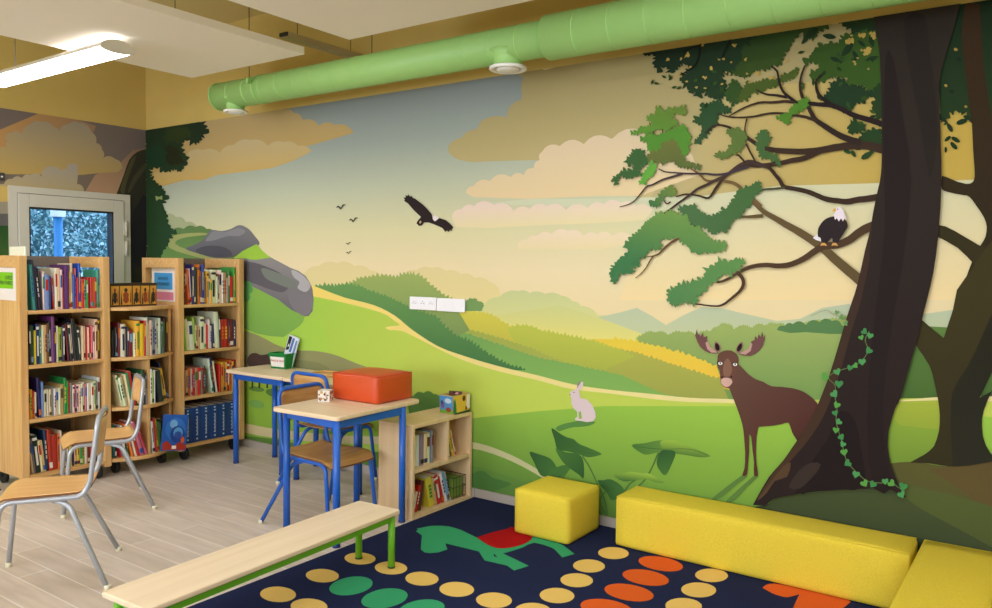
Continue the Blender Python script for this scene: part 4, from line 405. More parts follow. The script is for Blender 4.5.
('R','tree_canopy_picture',[50,77,35],None,None,'5174,2370 5182,2366 5181,2360 5188,2357 5192,2351 5193,2346 5198,2338 5208,2327 5198,2315 5204,2309 5219,2303 5200,2301 5201,2294 5201,2287 5197,2283 5200,2277 5198,2272 5195,2270 5190,2265 5182,2250 5164,2260 5170,2244 5150,2243 5150,2251 5153,2267 5145,2261 5141,2261 5141,2265 5140,2273 5131,2271 5124,2279 5124,2286 5124,2298 5117,2307 5107,2322 5131,2320 5127,2327 5128,2334 5131,2339 5138,2343 5133,2353 5135,2359 5141,2360 5148,2363 5146,2376 5151,2381 5158,2379 5172,2366 5170,2373 5172,2375 5175,2374'),
('R','tree_canopy_picture',[41,72,41],[51,81,49],[5038,2290,5044,2070],'5070,2279 5089,2291 5089,2272 5096,2279 5102,2278 5104,2273 5104,2260 5109,2263 5112,2261 5115,2259 5117,2249 5136,2251 5139,2235 5147,2242 5153,2241 5154,2231 5150,2226 5156,2211 5139,2215 5138,2210 5134,2209 5132,2210 5126,2219 5124,2208 5120,2206 5116,2210 5108,2223 5106,2210 5102,2207 5097,2212 5086,2216 5091,2211 5091,2207 5089,2205 5086,2201 5091,2196 5091,2191 5089,2189 5081,2184 5086,2174 5097,2163 5073,2165 5076,2154 5072,2148 5065,2148 5054,2149 5058,2132 5041,2134 5043,2127 5050,2116 5031,2120 5031,2110 5038,2093 5011,2104 5014,2098 5012,2095 5009,2095 5002,2094 5004,2067 4982,2075 4964,2074 4966,2092 4968,2102 4982,2099 4978,2112 4991,2106 4987,2115 4989,2121 4994,2122 5000,2127 4999,2142 5005,2147 5006,2146 5002,2151 4999,2169 4984,2165 4981,2179 4976,2175 4972,2177 4969,2179 4963,2185 4952,2183 4954,2196 4966,2196 4956,2212 4958,2221 4966,2217 4991,2209 4988,2217 4991,2223 4996,2227 5002,2234 4989,2242 4987,2247 4993,2249 5002,2252 4989,2262 4988,2271 5004,2282 5019,2267 5025,2279 5036,2267 5043,2281 5054,2274 5054,2283 5059,2286 5063,2284'),
('R','tree_canopy_picture',[70,88,35],None,None,'5190,2270 5178,2275 5176,2280 5181,2283 5192,2285 5187,2290 5186,2294 5188,2298 5201,2301 5197,2305 5193,2310 5201,2309 5207,2323 5215,2329 5210,2337 5212,2341 5216,2342 5222,2343 5216,2355 5229,2364 5236,2360 5248,2346 5257,2352 5267,2343 5267,2353 5271,2355 5275,2352 5281,2348 5281,2355 5285,2356 5288,2355 5294,2350 5298,2355 5303,2368 5311,2355 5323,2366 5335,2347 5339,2355 5347,2356 5353,2354 5362,2349 5365,2355 5371,2356 5376,2354 5382,2358 5379,2370 5383,2376 5389,2374 5404,2363 5400,2375 5403,2380 5409,2377 5421,2369 5427,2379 5434,2380 5443,2387 5451,2386 5452,2395 5457,2398 5463,2396 5470,2389 5472,2380 5464,2377 5468,2371 5468,2363 5464,2361 5457,2355 5449,2340 5435,2345 5433,2332 5420,2345 5421,2336 5417,2332 5413,2333 5403,2336 5399,2330 5391,2331 5389,2324 5386,2316 5376,2319 5370,2314 5362,2308 5351,2318 5349,2310 5343,2307 5337,2308 5325,2315 5320,2310 5315,2299 5307,2303 5305,2293 5300,2290 5294,2292 5284,2302 5284,2290 5280,2286 5275,2290 5264,2304 5263,2298 5257,2296 5253,2295 5246,2294 5249,2281 5246,2276 5239,2278 5230,2279 5236,2264 5234,2258 5224,2261 5213,2274 5204,2257'),
('R','tree_canopy_picture',[50,77,29],[60,88,32],[5646,2497,5737,2305],'5490,2415 5483,2429 5485,2437 5493,2437 5514,2429 5515,2444 5525,2444 5523,2452 5527,2456 5531,2458 5535,2464 5541,2478 5558,2473 5549,2489 5551,2498 5567,2495 5577,2480 5581,2486 5587,2487 5593,2485 5600,2486 5603,2496 5609,2497 5614,2494 5624,2479 5626,2485 5631,2486 5636,2486 5643,2479 5643,2496 5641,2498 5649,2497 5658,2497 5647,2511 5647,2517 5654,2514 5667,2507 5663,2517 5670,2523 5675,2523 5689,2513 5694,2521 5702,2517 5701,2530 5704,2534 5709,2530 5717,2528 5726,2540 5740,2530 5739,2541 5745,2546 5752,2545 5766,2534 5765,2541 5768,2543 5772,2543 5776,2546 5773,2568 5786,2553 5795,2566 5806,2551 5806,2561 5810,2563 5815,2560 5820,2553 5824,2546 5828,2538 5829,2531 5837,2528 5839,2523 5837,2521 5828,2518 5837,2514 5839,2511 5836,2508 5822,2506 5827,2501 5836,2495 5822,2493 5834,2488 5837,2484 5833,2481 5827,2475 5842,2456 5832,2447 5837,2443 5838,2438 5837,2435 5828,2429 5843,2410 5830,2400 5849,2385 5835,2379 5847,2375 5850,2370 5845,2368 5833,2364 5838,2361 5839,2356 5838,2353 5826,2347 5830,2339 5837,2328 5833,2321 5845,2315 5848,2307 5844,2302 5836,2295 5847,2291 5849,2288 5846,2286 5833,2284 5840,2281 5841,2277 5839,2275 5831,2271 5837,2260 5834,2252 5853,2237 5840,2230 5849,2226 5832,2215 5830,2220 5827,2236 5823,2232 5818,2225 5818,2239 5810,2235 5808,2246 5804,2242 5799,2243 5796,2245 5791,2248 5788,2245 5785,2247 5783,2249 5779,2252 5764,2246 5769,2262 5764,2259 5761,2261 5759,2264 5761,2274 5754,2269 5754,2268 5751,2271 5745,2287 5740,2283 5735,2270 5729,2282 5719,2268 5711,2280 5708,2267 5702,2265 5697,2270 5695,2290 5680,2287 5673,2291 5676,2299 5689,2316 5676,2323 5664,2315 5658,2324 5645,2321 5640,2337 5637,2331 5635,2321 5623,2335 5626,2323 5625,2319 5621,2322 5614,2332 5611,2325 5604,2323 5598,2324 5591,2319 5590,2309 5584,2306 5579,2309 5569,2318 5558,2303 5556,2327 5553,2320 5549,2320 5546,2323 5543,2332 5538,2323 5533,2322 5530,2327 5529,2331 5524,2340 5516,2352 5523,2360 5523,2382 5544,2365 5545,2372 5551,2377 5557,2378 5562,2384 5558,2384 5557,2388 5557,2400 5548,2395 5541,2397 5539,2400 5530,2416 5528,2403 5524,2400 5520,2406 5515,2413 5511,2397 5504,2393 5499,2401'),
('R','tree_canopy_picture',[33,53,28],None,None,'5823,2572 5821,2569 5825,2561 5831,2552 5829,2546 5837,2540 5839,2533 5836,2528 5824,2522 5835,2516 5828,2504 5823,2509 5816,2520 5803,2512 5793,2517 5786,2513 5779,2520 5770,2504 5759,2532 5755,2528 5750,2522 5744,2527 5738,2520 5733,2524 5732,2513 5727,2510 5723,2514 5715,2522 5708,2509 5701,2508 5697,2516 5692,2540 5685,2539 5673,2534 5674,2547 5656,2554 5654,2568 5648,2569 5639,2568 5641,2572'),
('R','tree_canopy_picture',[29,50,28],None,None,'5491,2522 5501,2520 5518,2522 5532,2528 5543,2539 5551,2554 5553,2563 5543,2566 5526,2563 5511,2558 5501,2546 5492,2532'),
('R','tree_canopy_picture',[29,50,28],None,None,'5571,2527 5576,2520 5588,2511 5600,2505 5613,2503 5626,2504 5632,2507 5627,2514 5616,2523 5604,2529 5591,2531 5578,2530'),
('R','tree_canopy_picture',[29,50,28],None,None,'5658,2419 5667,2419 5682,2425 5694,2434 5701,2448 5706,2464 5705,2474 5696,2474 5682,2468 5670,2459 5662,2445 5657,2429'),
('R','tree_canopy_picture',[29,50,28],None,None,'5724,2482 5725,2476 5729,2467 5735,2459 5743,2453 5751,2449 5757,2448 5756,2454 5751,2463 5745,2471 5738,2476 5729,2481'),
('R','tree_canopy_picture',[29,50,28],None,None,'5753,2380 5761,2375 5776,2373 5789,2374 5801,2379 5811,2388 5815,2395 5807,2400 5793,2402 5779,2402 5768,2396 5757,2387'),
('R','tree_canopy_picture',[29,50,28],None,None,'5698,2401 5701,2394 5711,2383 5722,2375 5734,2371 5747,2370 5754,2372 5750,2379 5740,2390 5730,2398 5717,2402 5704,2403'),
('R','tree_canopy_picture',[29,50,28],None,None,'5637,2383 5645,2377 5660,2372 5674,2370 5687,2374 5699,2380 5704,2387 5697,2392 5682,2397 5668,2399 5655,2396 5642,2389'),
('R','tree_canopy_picture',[29,50,28],None,None,'5607,2421 5610,2415 5619,2405 5628,2398 5639,2395 5650,2394 5656,2396 5653,2402 5644,2411 5635,2418 5624,2421 5613,2423'),
('R','tree_canopy_picture',[29,50,28],None,None,'5772,2494 5770,2488 5770,2476 5772,2465 5778,2455 5785,2445 5791,2441 5793,2447 5793,2459 5791,2470 5785,2480 5778,2490'),
('R','tree_canopy_picture',[29,50,28],None,None,'5703,2440 5702,2433 5704,2421 5708,2410 5715,2401 5724,2392 5730,2390 5731,2396 5729,2408 5725,2419 5718,2428 5709,2437'),
('R','tree_canopy_picture',[29,50,28],None,None,'5479,2500 5485,2500 5496,2505 5504,2511 5509,2520 5513,2531 5512,2538 5506,2538 5495,2534 5487,2528 5482,2518 5478,2507'),
('R','tree_canopy_picture',[29,50,28],None,None,'5744,2353 5748,2347 5758,2340 5768,2335 5778,2334 5789,2335 5794,2337 5790,2343 5780,2350 5770,2355 5760,2357 5749,2356'),
('R','tree_canopy_picture',[175,149,75],None,None,'5777,2442 5785,2434 5778,2427 5781,2424 5780,2420 5778,2418 5772,2417 5772,2413 5768,2409 5764,2408 5761,2412 5754,2407 5747,2417 5751,2420 5756,2424 5748,2429 5749,2438 5754,2438 5761,2437 5760,2442 5766,2446 5770,2446'),
('R','tree_canopy_picture',[175,149,75],None,None,'5797,2477 5793,2473 5788,2474 5784,2481 5784,2487 5779,2487 5777,2489 5776,2494 5781,2497 5772,2500 5769,2504 5776,2513 5785,2505 5789,2510 5795,2507 5798,2498 5796,2488 5799,2485 5800,2479'),
('R','tree_canopy_picture',[175,149,75],None,None,'5708,2487 5708,2468 5694,2475 5694,2471 5689,2468 5685,2469 5678,2473 5677,2470 5676,2470 5675,2472 5672,2477 5670,2490 5680,2491 5686,2497 5694,2494 5703,2497'),
('R','tree_canopy_picture',[175,149,75],None,None,'5755,2493 5746,2485 5739,2495 5736,2493 5730,2491 5731,2499 5728,2498 5725,2499 5723,2501 5727,2504 5727,2517 5735,2505 5737,2508 5742,2510 5744,2506 5749,2511 5757,2506 5757,2501'),
('R','tree_canopy_picture',[175,149,75],None,None,'5711,2341 5705,2334 5695,2338 5695,2344 5696,2355 5689,2357 5686,2363 5689,2370 5696,2371 5702,2372 5707,2368 5709,2364 5708,2355 5714,2355 5717,2353 5716,2350 5708,2347 5710,2343 5713,2339'),
('R','tree_canopy_picture',[175,149,75],None,None,'5769,2374 5769,2368 5763,2365 5758,2367 5751,2369 5747,2381 5753,2380 5761,2383 5765,2376 5772,2377'),
('R','tree_canopy_picture',[175,149,75],None,None,'5354,2363 5358,2357 5357,2353 5352,2354 5348,2357 5346,2353 5344,2353 5341,2354 5336,2357 5332,2372 5343,2366 5348,2367 5355,2368'),
('R','tree_canopy_picture',[175,149,75],None,None,'5415,2427 5402,2423 5399,2433 5406,2437 5410,2430 5412,2436 5417,2434 5417,2432'),
('R','tree_canopy_picture',[175,149,75],None,None,'4820,2524 4823,2519 4819,2513 4815,2512 4806,2515 4800,2511 4801,2514 4804,2522 4809,2530'),
('R','tree_canopy_picture',[175,149,75],None,None,'4926,2533 4932,2527 4929,2518 4923,2516 4912,2520 4898,2515 4907,2524 4906,2528 4908,2532 4911,2532 4915,2534 4913,2541 4922,2544 4924,2541'),
('R','tree_canopy_picture',[175,149,75],None,None,'5002,2566 5003,2561 5001,2559 4998,2560 4994,2562 4988,2556 4977,2566 4984,2572 4990,2572 4994,2571 5001,2572 5007,2572'),
('R','tree_canopy_picture',[175,149,75],None,None,'5166,2539 5167,2533 5160,2532 5156,2534 5151,2539 5145,2544 5151,2550 5155,2550 5162,2543 5165,2548 5172,2545 5171,2542'),
('R','tree_canopy_picture',[175,149,75],None,None,'4890,2509 4879,2504 4879,2508 4878,2518 4886,2521 4890,2516'),
('R','tree_canopy_picture',[175,149,75],None,None,'5089,2481 5085,2477 5078,2482 5078,2488 5084,2483 5088,2485 5091,2484 5091,2480'),
('R','tree_canopy_picture',[175,149,75],None,None,'5024,2401 5020,2396 5013,2391 5007,2403 4999,2403 5002,2412 5008,2411 5015,2404 5018,2408 5022,2409 5025,2404'),
('R','tree_canopy_picture',[175,149,75],None,None,'5052,2444 5053,2436 5043,2435 5036,2441 5038,2451 5038,2456 5046,2456 5050,2452'),
('R','tree_canopy_picture',[175,149,75],None,None,'5219,2459 5214,2457 5210,2462 5210,2466 5213,2471 5226,2473 5219,2462 5222,2459 5222,2454'),
('R','tree_canopy_picture',[175,149,75],None,None,'5287,2389 5284,2374 5275,2386 5257,2389 5265,2395 5268,2399 5277,2400 5282,2398'),
('R','tree_canopy_picture',[33,57,34],None,None,'5620,2304 5629,2315 5639,2306 5639,2323 5645,2328 5652,2322 5661,2315 5670,2318 5676,2314 5679,2309 5677,2293 5684,2294 5690,2290 5694,2285 5700,2276 5709,2295 5714,2278 5717,2283 5722,2283 5726,2281 5732,2273 5735,2277 5739,2283 5742,2271 5744,2281 5751,2282 5752,2277 5750,2263 5756,2270 5761,2269 5763,2264 5763,2251 5768,2252 5776,2256 5779,2250 5791,2254 5797,2243 5801,2250 5806,2250 5809,2246 5812,2232 5820,2246 5827,2247 5830,2239 5835,2222 5844,2219 5838,2213 5844,2208 5837,2199 5833,2201 5825,2207 5809,2196 5800,2221 5790,2218 5782,2224 5775,2219 5769,2212 5763,2210 5767,2197 5764,2191 5757,2193 5742,2206 5745,2196 5743,2192 5739,2194 5728,2203 5725,2196 5722,2188 5717,2187 5719,2180 5717,2177 5714,2177 5708,2176 5709,2150 5686,2173 5673,2156 5666,2176 5656,2175 5651,2181 5647,2178 5644,2180 5643,2182 5642,2188 5633,2183 5626,2186 5625,2191 5625,2209 5619,2201 5615,2200 5614,2205 5615,2217 5605,2209 5597,2210 5594,2217 5592,2227 5575,2226 5569,2230 5574,2236 5587,2244 5586,2250 5586,2256 5596,2253 5596,2269 5612,2264 5601,2279 5597,2281 5604,2282 5617,2284 5613,2290 5611,2297 5614,2300 5605,2305 5604,2309 5608,2310'),
('R','tree_canopy_picture',[54,84,31],None,None,'5643,2383 5647,2393 5655,2384 5659,2389 5665,2394 5670,2396 5674,2411 5685,2395 5684,2410 5688,2415 5693,2410 5702,2392 5705,2396 5710,2396 5713,2393 5718,2390 5726,2396 5731,2390 5741,2401 5746,2384 5750,2388 5754,2392 5757,2383 5763,2387 5770,2376 5772,2384 5777,2385 5782,2383 5789,2374 5793,2378 5796,2385 5801,2382 5809,2395 5818,2383 5821,2397 5843,2375 5838,2370 5820,2363 5825,2358 5826,2350 5825,2345 5825,2337 5831,2334 5832,2331 5831,2328 5829,2323 5838,2309 5825,2302 5830,2297 5831,2290 5830,2284 5824,2276 5833,2261 5830,2252 5835,2248 5836,2243 5828,2236 5824,2246 5819,2244 5811,2239 5810,2256 5805,2251 5799,2252 5796,2256 5791,2263 5778,2251 5775,2269 5770,2268 5763,2268 5761,2276 5756,2275 5750,2273 5749,2283 5741,2280 5740,2292 5733,2287 5726,2288 5720,2292 5713,2297 5709,2288 5705,2287 5703,2291 5699,2297 5682,2307 5690,2321 5681,2320 5677,2322 5679,2325 5688,2335 5682,2339 5672,2343 5670,2352 5647,2356 5652,2373 5646,2373 5642,2377 5640,2381'),
('R','tree_canopy_picture',[37,61,31],None,None,'5812,2274 5817,2280 5823,2279 5825,2275 5831,2270 5848,2254 5831,2245 5839,2233 5829,2227 5833,2219 5829,2214 5833,2210 5837,2205 5834,2200 5837,2194 5841,2188 5837,2182 5846,2169 5831,2162 5838,2158 5839,2153 5837,2150 5834,2143 5846,2128 5833,2123 5819,2115 5810,2132 5804,2127 5801,2129 5803,2133 5811,2143 5805,2147 5795,2150 5796,2159 5792,2174 5797,2182 5789,2192 5789,2200 5794,2203 5811,2204 5796,2220 5812,2223 5799,2230 5796,2236 5802,2239 5809,2244 5796,2252 5793,2260 5799,2264 5814,2268 5804,2276'),
('R','tree_canopy_picture',[37,64,33],None,None,'5706,2112 5704,2131 5717,2118 5714,2133 5719,2140 5726,2137 5736,2113 5744,2111 5757,2114 5759,2102 5773,2102 5768,2087 5773,2067 5752,2074 5753,2064 5751,2061 5748,2063 5741,2071 5741,2063 5736,2061 5732,2063 5726,2068 5721,2064 5717,2056 5709,2063 5695,2070 5700,2086 5691,2086 5692,2097 5697,2101'),
('R','tree_canopy_picture',[37,64,33],None,None,'5771,2067 5780,2079 5795,2072 5794,2082 5798,2087 5806,2084 5813,2074 5821,2075 5830,2077 5837,2071 5845,2067 5848,2060 5846,2055 5834,2047 5843,2046 5845,2043 5843,2041 5834,2037 5839,2036 5839,2033 5839,2031 5838,2027 5846,2024 5848,2019 5846,2015 5843,2008 5848,2002 5841,1996 5836,2002 5822,2002 5814,2016 5808,2004 5805,2001 5799,2006 5790,2011 5784,1992 5775,2007 5769,1993 5760,2010 5758,2005 5752,2007 5750,2011 5753,2020 5741,2014 5736,2015 5739,2021 5742,2030 5740,2033 5744,2036 5742,2044 5744,2049 5749,2050 5756,2051 5751,2062 5753,2068 5758,2067'),
('R','tree_canopy_picture',[37,66,33],None,None,'5713,1977 5706,1973 5694,1976 5683,1983 5680,1992 5687,1995 5699,1993 5710,1985'),
('R','tree_canopy_picture',[37,66,33],None,None,'5732,1957 5724,1959 5715,1969 5711,1982 5714,1990 5721,1988 5730,1977 5734,1965'),
('R','tree_canopy_picture',[37,66,33],None,None,'5799,1973 5797,1960 5784,1948 5767,1943 5756,1948 5758,1961 5771,1973 5788,1978'),
('R','tree_canopy_picture',[37,66,33],None,None,'5759,1994 5752,1988 5737,1988 5723,1995 5718,2005 5725,2011 5740,2010 5754,2003'),
('R','tree_canopy_picture',[37,66,33],None,None,'5806,1992 5808,1984 5805,1972 5797,1963 5790,1962 5787,1970 5790,1982 5798,1991'),
('R','tree_canopy_picture',[37,66,33],None,None,'5808,2543 5804,2539 5796,2538 5787,2541 5783,2547 5786,2551 5795,2551 5804,2548'),
('R','tree_canopy_picture',[164,141,75],None,None,'5233,2353 5235,2356 5243,2358 5246,2349 5238,2344'),
('R','tree_canopy_picture',[164,141,75],None,None,'4941,2460 4935,2457 4927,2464 4933,2472 4945,2467'),
('R','tree_canopy_picture',[164,141,75],None,None,'5113,2475 5101,2479 5098,2485 5105,2488 5114,2484'),
('R','tree_canopy_picture',[164,141,75],None,None,'4894,2423 4886,2420 4879,2423 4878,2431 4889,2432'),
('R','tree_canopy_picture',[164,141,75],None,None,'5741,2501 5734,2506 5740,2509 5744,2511 5746,2503'),
('R','tree_canopy_picture',[164,141,75],None,None,'4977,2354 4972,2351 4961,2359 4967,2364 4978,2363'),
('R','tree_canopy_picture',[164,141,75],None,None,'5120,2411 5116,2414 5116,2420 5128,2418 5126,2409'),
('R','tree_canopy_picture',[164,141,75],None,None,'5381,2352 5371,2357 5374,2365 5382,2368 5388,2359'),
('R','tree_canopy_picture',[164,141,75],None,None,'5773,2411 5764,2414 5766,2420 5770,2421 5778,2416'),
('R','tree_canopy_picture',[164,141,75],None,None,'5220,2393 5222,2401 5230,2397 5234,2390 5225,2389'),
('R','tree_canopy_picture',[164,141,75],None,None,'5725,2398 5719,2405 5728,2404 5731,2403 5730,2395'),
('R','tree_canopy_picture',[164,141,75],None,None,'5396,2326 5393,2323 5388,2327 5388,2334 5397,2332'),
('R','tree_canopy_picture',[164,141,75],None,None,'4879,2435 4869,2439 4869,2446 4880,2447 4886,2442'),
('R','tree_canopy_picture',[164,141,75],None,None,'5774,2342 5769,2344 5770,2352 5777,2349 5777,2344'),
('R','tree_canopy_picture',[164,141,75],None,None,'5406,2301 5397,2304 5399,2309 5406,2311 5409,2305'),
('R','tree_canopy_picture',[164,141,75],None,None,'5748,2428 5738,2429 5737,2436 5742,2442 5746,2435'),
('R','tree_canopy_picture',[164,141,75],None,None,'4907,2457 4898,2458 4895,2466 4901,2471 4913,2462'),
('R','tree_canopy_picture',[164,141,75],None,None,'5697,2501 5691,2505 5692,2509 5702,2510 5705,2504'),
('R','tree_canopy_picture',[164,141,75],None,None,'5103,2354 5093,2358 5099,2364 5108,2365 5111,2357'),
('R','tree_canopy_picture',[164,141,75],None,None,'5720,2370 5713,2371 5713,2379 5716,2383 5723,2377'),
('R','tree_canopy_picture',[164,141,75],None,None,'5710,2383 5704,2390 5712,2392 5720,2387 5717,2380'),
('R','tree_canopy_picture',[164,141,75],None,None,'5697,2485 5690,2481 5683,2489 5690,2493 5696,2489'),
('R','tree_canopy_picture',[164,141,75],None,None,'5140,2460 5144,2465 5151,2464 5153,2459 5147,2455'),
('R','tree_canopy_picture',[164,141,75],None,None,'5396,2371 5388,2365 5383,2369 5379,2379 5391,2376'),
('R','tree_canopy_picture',[164,141,75],None,None,'5025,2347 5017,2344 5008,2349 5010,2354 5022,2352'),
('R','tree_canopy_picture',[164,141,75],None,None,'4923,2389 4916,2389 4910,2393 4916,2400 4927,2395'),
('R','tree_canopy_picture',[43,70,29],None,None,'5767,2224 5752,2222 5746,2215 5743,2202 5761,2207'),
('R','tree_canopy_picture',[50,79,31],None,None,'5555,2466 5554,2451 5560,2442 5570,2435 5569,2453'),
('R','tree_canopy_picture',[43,70,29],None,None,'5470,2323 5481,2310 5491,2307 5502,2309 5488,2323'),
('R','tree_canopy_picture',[33,55,25],None,None,'5556,2260 5556,2245 5561,2236 5571,2229 5570,2247'),
('R','tree_canopy_picture',[50,79,31],None,None,'4982,2397 4967,2401 4959,2398 4952,2389 4970,2387'),
('R','tree_canopy_picture',[50,79,31],None,None,'5745,2223 5758,2213 5768,2211 5779,2216 5763,2228'),
('R','tree_canopy_picture',[33,55,25],None,None,'5494,2464 5479,2469 5470,2467 5463,2458 5481,2454'),
('R','tree_canopy_picture',[50,79,31],None,None,'4821,2446 4818,2433 4821,2424 4830,2415 4833,2432'),
('R','tree_canopy_picture',[43,70,29],None,None,'5632,2441 5638,2427 5647,2420 5658,2418 5649,2435'),
('R','tree_canopy_picture',[33,55,25],None,None,'4779,2443 4788,2430 4797,2425 4809,2425 4797,2439'),
('R','tree_canopy_picture',[50,79,31],None,None,'5782,2164 5791,2150 5801,2145 5812,2146 5800,2162'),
('R','tree_canopy_picture',[33,55,25],None,None,'5030,2277 5017,2269 5014,2259 5017,2247 5031,2258'),
('R','tree_canopy_picture',[50,79,31],None,None,'5734,2116 5744,2102 5754,2099 5766,2101 5752,2116'),
('R','tree_canopy_picture',[50,79,31],None,None,'5602,2410 5588,2417 5579,2416 5571,2409 5588,2402'),
('R','tree_canopy_picture',[50,79,31],None,None,'5684,2213 5686,2196 5692,2187 5704,2181 5700,2201'),
('R','tree_canopy_picture',[43,70,29],None,None,'4736,2408 4749,2398 4759,2397 4769,2401 4753,2411'),
('R','tree_canopy_picture',[33,55,25],None,None,'4842,2430 4827,2427 4822,2421 4820,2410 4836,2414'),
('R','tree_canopy_picture',[50,79,31],None,None,'5096,2347 5097,2332 5103,2323 5115,2317 5112,2335'),
('R','tree_canopy_picture',[50,79,31],None,None,'5080,2376 5065,2375 5058,2368 5055,2357 5073,2360'),
('R','tree_canopy_picture',[33,55,25],None,None,'4736,2428 4724,2420 4722,2411 4725,2400 4738,2411'),
('R','tree_canopy_picture',[50,79,31],None,None,'5043,2434 5054,2421 5065,2417 5077,2419 5062,2433'),
('R','tree_canopy_picture',[43,70,29],None,None,'4868,2375 4853,2379 4844,2377 4837,2369 4855,2365'),
('R','tree_canopy_picture',[43,70,29],None,None,'5715,2173 5700,2181 5690,2180 5681,2173 5698,2165'),
('R','tree_canopy_picture',[43,70,29],None,None,'5105,2345 5094,2334 5093,2324 5098,2313 5109,2326'),
('R','tree_canopy_picture',[33,55,25],None,None,'5539,2331 5532,2319 5532,2309 5539,2298 5546,2313'),
('R','tree_canopy_picture',[43,70,29],None,None,'4893,2374 4878,2374 4871,2369 4867,2359 4885,2360'),
('R','tree_canopy_picture',[43,70,29],None,None,'5818,2133 5806,2124 5803,2115 5806,2102 5819,2114'),
('R','tree_canopy_picture',[50,79,31],None,None,'5671,2303 5657,2301 5651,2295 5649,2283 5665,2287'),
('R','tree_canopy_picture',[33,55,25],None,None,'5812,2138 5796,2140 5788,2136 5783,2125 5801,2124'),
('R','tree_canopy_picture',[33,55,25],None,None,'5592,2364 5579,2360 5574,2352 5574,2340 5589,2347'),
('R','tree_canopy_picture',[43,70,29],None,None,'5674,2410 5660,2415 5652,2413 5645,2404 5662,2400'),
('R','tree_canopy_picture',[50,79,31],None,None,'5494,2314 5485,2303 5485,2293 5490,2282 5500,2296'),
('R','tree_canopy_picture',[50,79,31],None,None,'5821,2117 5818,2101 5821,2091 5830,2081 5833,2100'),
('R','tree_canopy_picture',[33,55,25],None,None,'5638,2375 5643,2360 5651,2353 5662,2351 5654,2368'),
('R','tree_picture',[96,79,51],None,None,'5812,1328 5801,1339 5783,1355 5764,1374 5745,1391 5726,1408 5707,1424 5687,1442 5666,1461 5645,1480 5624,1501 5603,1521 5582,1540 5558,1558 5533,1576 5508,1593 5487,1607 5472,1617 5460,1624 5450,1630 5437,1638 5423,1646 5409,1656 5395,1665 5381,1674 5366,1683 5351,1692 5336,1702 5322,1712 5310,1722 5300,1732 5291,1741 5283,1749 5275,1757 5268,1765 5263,1772 5259,1776 5269,1786 5274,1782 5280,1777 5287,1770 5295,1763 5304,1755 5314,1747 5324,1738 5335,1730 5348,1722 5363,1714 5378,1706 5393,1697 5408,1689 5423,1681 5437,1672 5451,1665 5463,1659 5474,1653 5487,1646 5504,1637 5526,1623 5551,1607 5578,1589 5603,1571 5627,1551 5649,1531 5671,1511 5691,1493 5712,1476 5732,1459 5752,1443 5771,1427 5791,1410 5811,1392 5829,1377 5841,1366'),
('R','tree_picture',[96,79,51],None,None,'5325,1692 5313,1692 5295,1691 5275,1691 5257,1691 5240,1692 5223,1693 5208,1694 5197,1695 5197,1705 5207,1705 5222,1705 5239,1705 5256,1706 5274,1707 5293,1709 5311,1710 5323,1711'),
('R','tree_picture',[108,85,55],None,None,'5306,1738 5297,1746 5284,1759 5270,1772 5257,1784 5247,1794 5237,1803 5227,1811 5217,1821 5208,1831 5199,1840 5190,1849 5179,1856 5165,1862 5147,1867 5129,1871 5111,1875 5093,1876 5074,1876 5055,1876 5037,1879 5023,1888 5011,1899 5002,1910 4993,1919 4981,1927 4969,1935 4958,1942 4951,1947 4955,1954 4962,1949 4974,1942 4987,1935 4999,1926 5010,1916 5019,1906 5029,1897 5040,1891 5055,1888 5073,1889 5092,1889 5111,1888 5131,1885 5150,1882 5169,1877 5186,1870 5199,1862 5211,1852 5220,1842 5229,1833 5239,1825 5249,1816 5259,1808 5270,1798 5283,1787 5298,1774 5311,1762 5321,1753'),
('R','tree_picture',[58,43,33],None,None,'5843,1964 5831,1968 5813,1975 5795,1982 5778,1987 5765,1989 5752,1991 5739,1991 5723,1992 5705,1992 5686,1992 5666,1991 5647,1990 5629,1988 5611,1986 5592,1984 5572,1982 5551,1982 5530,1982 5508,1983 5485,1985 5460,1988 5433,1991 5408,1994 5386,1998 5369,2002 5355,2005 5343,2009 5332,2013 5321,2017 5312,2021 5302,2026 5291,2033 5276,2043 5260,2055 5245,2067 5231,2078 5220,2086 5211,2093 5203,2099 5192,2106 5178,2115 5163,2125 5148,2134 5133,2142 5118,2147 5103,2152 5088,2154 5075,2153 5061,2147 5046,2137 5033,2127 5024,2120 5020,2124 5028,2132 5041,2144 5056,2155 5071,2162 5087,2164 5103,2162 5120,2158 5136,2153 5153,2146 5169,2136 5185,2127 5199,2119 5210,2112 5220,2106 5229,2099 5240,2092 5255,2081 5271,2070 5287,2059 5300,2050 5310,2044 5319,2041 5327,2038 5337,2035 5348,2032 5359,2029 5371,2026 5388,2024 5409,2021 5434,2018 5460,2015 5484,2013 5506,2012 5527,2012 5548,2012 5568,2013 5586,2015 5604,2017 5622,2020 5641,2023 5661,2024 5681,2026 5701,2027 5720,2027 5736,2027 5751,2027 5766,2026 5782,2024 5801,2019 5821,2012 5839,2006 5851,2001'),
